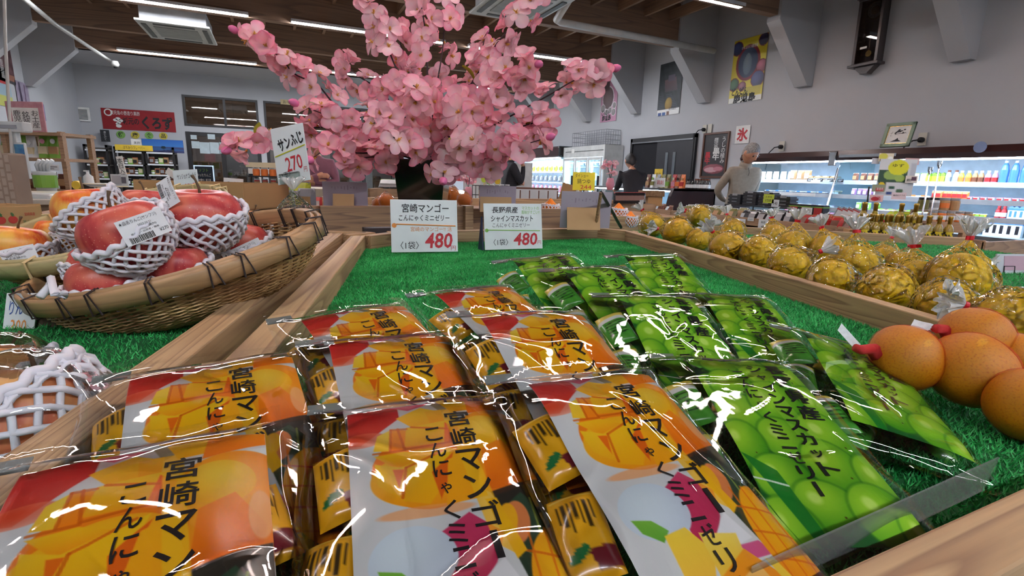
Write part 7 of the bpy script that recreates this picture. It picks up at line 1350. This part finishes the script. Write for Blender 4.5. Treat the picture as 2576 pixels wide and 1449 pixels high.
def person(label, loc, yaw, J, Rd, top, trousers, hair, head_dir, lean=0, hands=True, voxel=.011, bald=.0, cloth2=None, waist=.95, hairlen=0):
    """J joints in metres (x right, y forward, z up); Rd radii; one continuous surface"""
    me = bpy.data.meshes.new('b'); names = list(J); E_ = [('pelvis', 'belly'), ('belly', 'chest'), ('chest', 'neckb'), ('neckb', 'neck')]
    for s in 'LR': E_ += [('chest', 'sh'+s), ('sh'+s, 'el'+s), ('el'+s, 'wr'+s), ('wr'+s, 'pm'+s), ('pelvis', 'hp'+s), ('hp'+s, 'kn'+s), ('kn'+s, 'an'+s), ('an'+s, 'to'+s)]
    V = [Vector(J[n]) for n in names]; R = [Rd[n[:2] if n[-1] in 'LR' and n[:2] in Rd else n] for n in names]; ei = [(names.index(a), names.index(b)) for a, b in E_]
    for s in 'LR':   # fingers and thumb rooted in the palm
        w, p = Vector(J['wr'+s]), Vector(J['pm'+s]); d = (p-w).normalized(); sd = d.cross(Vector((0, 1, .3))).normalized(); cu = d.cross(sd)
        for k, (o, L) in enumerate(((-.027, .062), (-.009, .074), (.009, .07), (.027, .056), (.045, .045))):
            pi = names.index('pm'+s) if k < 4 else names.index('wr'+s); b0 = p+sd*o*(1 if s == 'L' else -1) if k < 4 else w+d*.03+sd*.035*(1 if s == 'L' else -1); m = b0+d*L*.5+cu*.01+(sd*.012*(1 if s == 'L' else -1) if k == 4 else Vector()); e = m+d*L*.4+cu*.022
            i0 = len(V); V += [b0, m, e]; R += [.011, .0095, .008]; ei += [(pi, i0), (i0, i0+1), (i0+1, i0+2)]
    me.from_pydata([tuple(v) for v in V], ei, []); o = bpy.data.objects.new('b', me); COL.objects.link(o); o.modifiers.new('skin', 'SKIN')
    for i, sv in enumerate(me.skin_vertices[0].data): sv.radius = (R[i], R[i]) if not hasattr(R[i], '__len__') else R[i]; sv.use_root = (i == 0)
    sb_ = o.modifiers.new('s', 'SUBSURF'); sb_.levels = 2; bpy.context.view_layer.update(); m2 = bpy.data.meshes.new_from_object(o.evaluated_get(bpy.context.evaluated_depsgraph_get())); bpy.data.objects.remove(o)
    bm = bmesh.new(); bm.from_mesh(m2); hc = Vector(J['head']); ax = head_bm(bm, hc, head_dir, Rd['head']); x, f, z = ax
    for s in (-1, 1):  # ears
        e = hc+x*s*Rd['head']*.80-f*.005; r_ = bmesh.ops.create_uvsphere(bm, u_segments=10, v_segments=8, radius=1); 
        for v in r_['verts']: q = v.co.copy(); v.co = e+x*(q.x*.012)+f*(q.y*.018)+z*(q.z*.032)
    m3 = bpy.data.meshes.new('body'); bm.to_mesh(m3); bm.free(); o = bpy.data.objects.new('b', m3); COL.objects.link(o); rm = o.modifiers.new('r', 'REMESH'); rm.mode = 'VOXEL'; rm.voxel_size = voxel; rm.use_smooth_shade = True
    bpy.context.view_layer.update(); me = bpy.data.meshes.new_from_object(o.evaluated_get(bpy.context.evaluated_depsgraph_get())); bpy.data.objects.remove(o)
    tm, pm2, sh2 = top, trousers, mat('dark shoe', (40, 36, 36), .5)
    for m in (SKIN, tm, pm2, sh2): me.materials.append(m)
    nb = Vector(J['neckb']); wr = [Vector(J['wr'+s]) for s in 'LR']; pm3 = [Vector(J['pm'+s]) for s in 'LR']; idx = []
    for p in me.polygons:
        c = p.center
        if c.z > nb.z+.035 and (c-hc).length < .25: k = 0
        elif any((c-(w*.55+q*.45)).length < .075 and (c-w).dot((q-w).normalized()) > .005 or (c-q).length < .085 and (c-w).dot((q-w).normalized()) > .01 for w, q in zip(wr, pm3)): k = 0
        elif c.z > waist: k = 1
        elif c.z > .09: k = 2
        else: k = 3
        idx.append(k)
    me.polygons.foreach_set('material_index', idx); me.polygons.foreach_set('use_smooth', [True]*len(idx))
    M = Matrix.Translation(loc) @ Matrix.Rotation(yaw, 4, 'Z'); r = thing('person', label, 'person', M); link('body', me, r)
    Rh = Rd['head']; hb = MB(); G = []   # hair
    for i in range(15):
        t = i/14; row = []
        for j in range(40):
            a = 2*math.pi*j/40; lim = 1.0+1.4*(.5-.5*math.cos(a))+hairlen*(.5-.5*math.cos(a)) ; th = lim*t; k = 1.045+.012*math.sin(9*a+7*t); sx, sf, sz = math.sin(th)*math.sin(a), math.sin(th)*math.cos(a), math.cos(th); wd = .80 if sz > 0 else .80-.1*min(1, -sz)
            row.append(tuple(hc+x*(sx*wd*Rh*k)+f*(sf*Rh*k*(1 if sf < 0 else .93))+z*(sz*Rh*1.22*k)))
        G.append(row)
    hb.grid(G, wrap=True).build('hair', hair, r, True)
    eb = MB()
    for s in (-1, 1):
        e = hc+x*s*Rh*.30+f*Rh*.82+z*Rh*.12; eb.lathe([(0, -.009), (.009, -.004), (.011, 0), (.009, .004), (0, .009)], 10, Fr(e, x, z), cap=False)
    eb.build('eyes', mat('dark eye', (36, 28, 26), .2), r)
    bb = MB()
    for s in (-1, 1): q = hc+f*Rh*.9+z*Rh*.33+x*s*Rh*.3; bb.tube([q-x*.018, q+z*.004, q+x*.018-f*.004], [.003, .004, .002], 5)
    bb.build('eyebrows', hair, r); mb_ = MB().tube([hc+f*Rh*.93-z*Rh*.60-x*.022-f*.006, hc+f*Rh*1.0-z*Rh*.59, hc+f*Rh*.93-z*Rh*.60+x*.022-f*.006], [.002, .0035, .002], 5); mb_.build('lips', mat('lips', (150, 84, 80), .5), r)
    return r
RD = dict(pelvis=(.155, .12), belly=(.145, .115), chest=(.17, .12), neckb=(.075, .07), neck=(.052, .055), sh=.068, el=.05, wr=.032, pm=(.036, .022), hp=.095, kn=.062, an=.042, to=.035, head=.105)
def joints(lean=0, arms='down', h=1.0):
    s = math.sin(lean); c = math.cos(lean)
    up = lambda z, y=0: (0, s*(z-.92)+y, .92+c*(z-.92))
    J = dict(pelvis=(0, 0, .92), belly=up(1.08), chest=up(1.30), neckb=up(1.42), neck=up(1.50, .01+s*.03), head=up(1.60, .03+s*.08))
    for sd, k in (('L', -1), ('R', 1)):
        q = up(1.37); J['sh'+sd] = (k*.175, q[1], q[2])
        if arms == 'down': e = up(1.10, -.04); w = up(.86, .0); p = up(.78, .02); J['el'+sd] = (k*.24, e[1], e[2]); J['wr'+sd] = (k*.24, w[1], w[2]); J['pm'+sd] = (k*.235, p[1], p[2])
        if arms == 'back': e = up(1.12, -.12); J['el'+sd] = (k*.25, e[1], e[2]); w = up(.98, -.2); J['wr'+sd] = (k*.09, w[1], w[2]); J['pm'+sd] = (k*.02, w[1]-.03, w[2]-.02+.04*k)
        if arms == 'cross': e = up(1.12, .05); J['el'+sd] = (k*.24, e[1], e[2]); w = up(1.17, .18); J['wr'+sd] = (-k*.02, w[1]+.02*k, w[2]+.03*k); J['pm'+sd] = (-k*.1, w[1]+.02*k, w[2]+.04*k)
        if arms == 'chin':
            if k > 0: J['elR'] = (.2, .14, 1.13); J['wrR'] = (.1, .20, 1.36); J['pmR'] = (.05, .18, 1.44)
            else: J['elL'] = (-.2, .1, 1.12); J['wrL'] = (.03, .2, 1.14); J['pmL'] = (.11, .2, 1.14)
        if arms == 'reach': J['el'+sd] = (k*.2, .28, 1.12); J['wr'+sd] = (k*.16, .5, 1.1); J['pm'+sd] = (k*.15, .58, 1.09)
        J['hp'+sd] = (k*.095, 0, .86); J['kn'+sd] = (k*.11, .02, .48); J['an'+sd] = (k*.115, -.02, .08); J['to'+sd] = (k*.125, .13, .035)
    return {n: tuple(v*h for v in p) for n, p in J.items()}
SWT = mat('beige fleece', (150, 142, 130), .9, c2=(140, 132, 121), nscale=(30, 30, 30), bump=.3, bscale=300)
GH = mat('grey hair', (156, 154, 152), .7, c2=(92, 90, 90), nscale=(160, 160, 50)); BH = mat('black hair', (26, 22, 24), .5)
# grey haired man bending over the produce
p0 = P(1880, 420, X=5.42); J = joints(.24, 'back', 1.0)
pr_ = person('grey haired man in a beige half zip fleece looking down, hands behind his back', (5.42, p0.y+.10, 0), math.radians(158), J, RD, SWT, mat('dark trousers', (50, 50, 58), .8), GH, (-.25, .72, -.55), voxel=.0085)
nb = Vector(J['neckb']); MB().lathe([(.078, -.03), (.074, .01), (.068, .045), (.062, .045), (.066, -.02)], 20, Matrix.Translation(nb+Vector((0, .0, .03))) @ Matrix.Rotation(-.35, 4, 'X'), cap=False).build('collar', SWT, pr_, True)
ch = Vector(J['chest']); MB().tube([nb+Vector((0, .085, -.0)), (nb+ch)/2+Vector((0, .128, -.0)), ch+Vector((0, .125, .02))], .003, 5).build('zip', mat('dark zip', (60, 56, 54), .5), pr_)
person('man in a black sweater in profile, hand at his chin', (*P(1279, 440, D=7.4).xy, 0), math.radians(-100), joints(.05, 'chin', 1.0), RD, mat('black sweater', (28, 28, 36), .8), mat('dark trousers', (50, 50, 58), .8), BH, (.0, 1, -.35), voxel=.012)
person('person in a mauve sweater with folded arms, face hidden by blossoms', (*P(799, 440, D=6.4).xy, 0), math.radians(170), joints(0, 'cross', .97), dict(RD, chest=(.155, .12)), mat('mauve sweater', (132, 84, 102), .8), mat('black trousers', (24, 24, 28), .8), BH, (.1, 1, -.1), voxel=.012, hairlen=.5)
person('dark haired person in black clothes bending at the sliding door', (*P(1598, 460, D=7.8).xy, 0), math.radians(-20), joints(.4, 'reach', .98), RD, mat('black sweater', (28, 28, 36), .8), mat('black trousers', (24, 24, 28), .8), BH, (0, .8, -.7), voxel=.012, hairlen=.4)
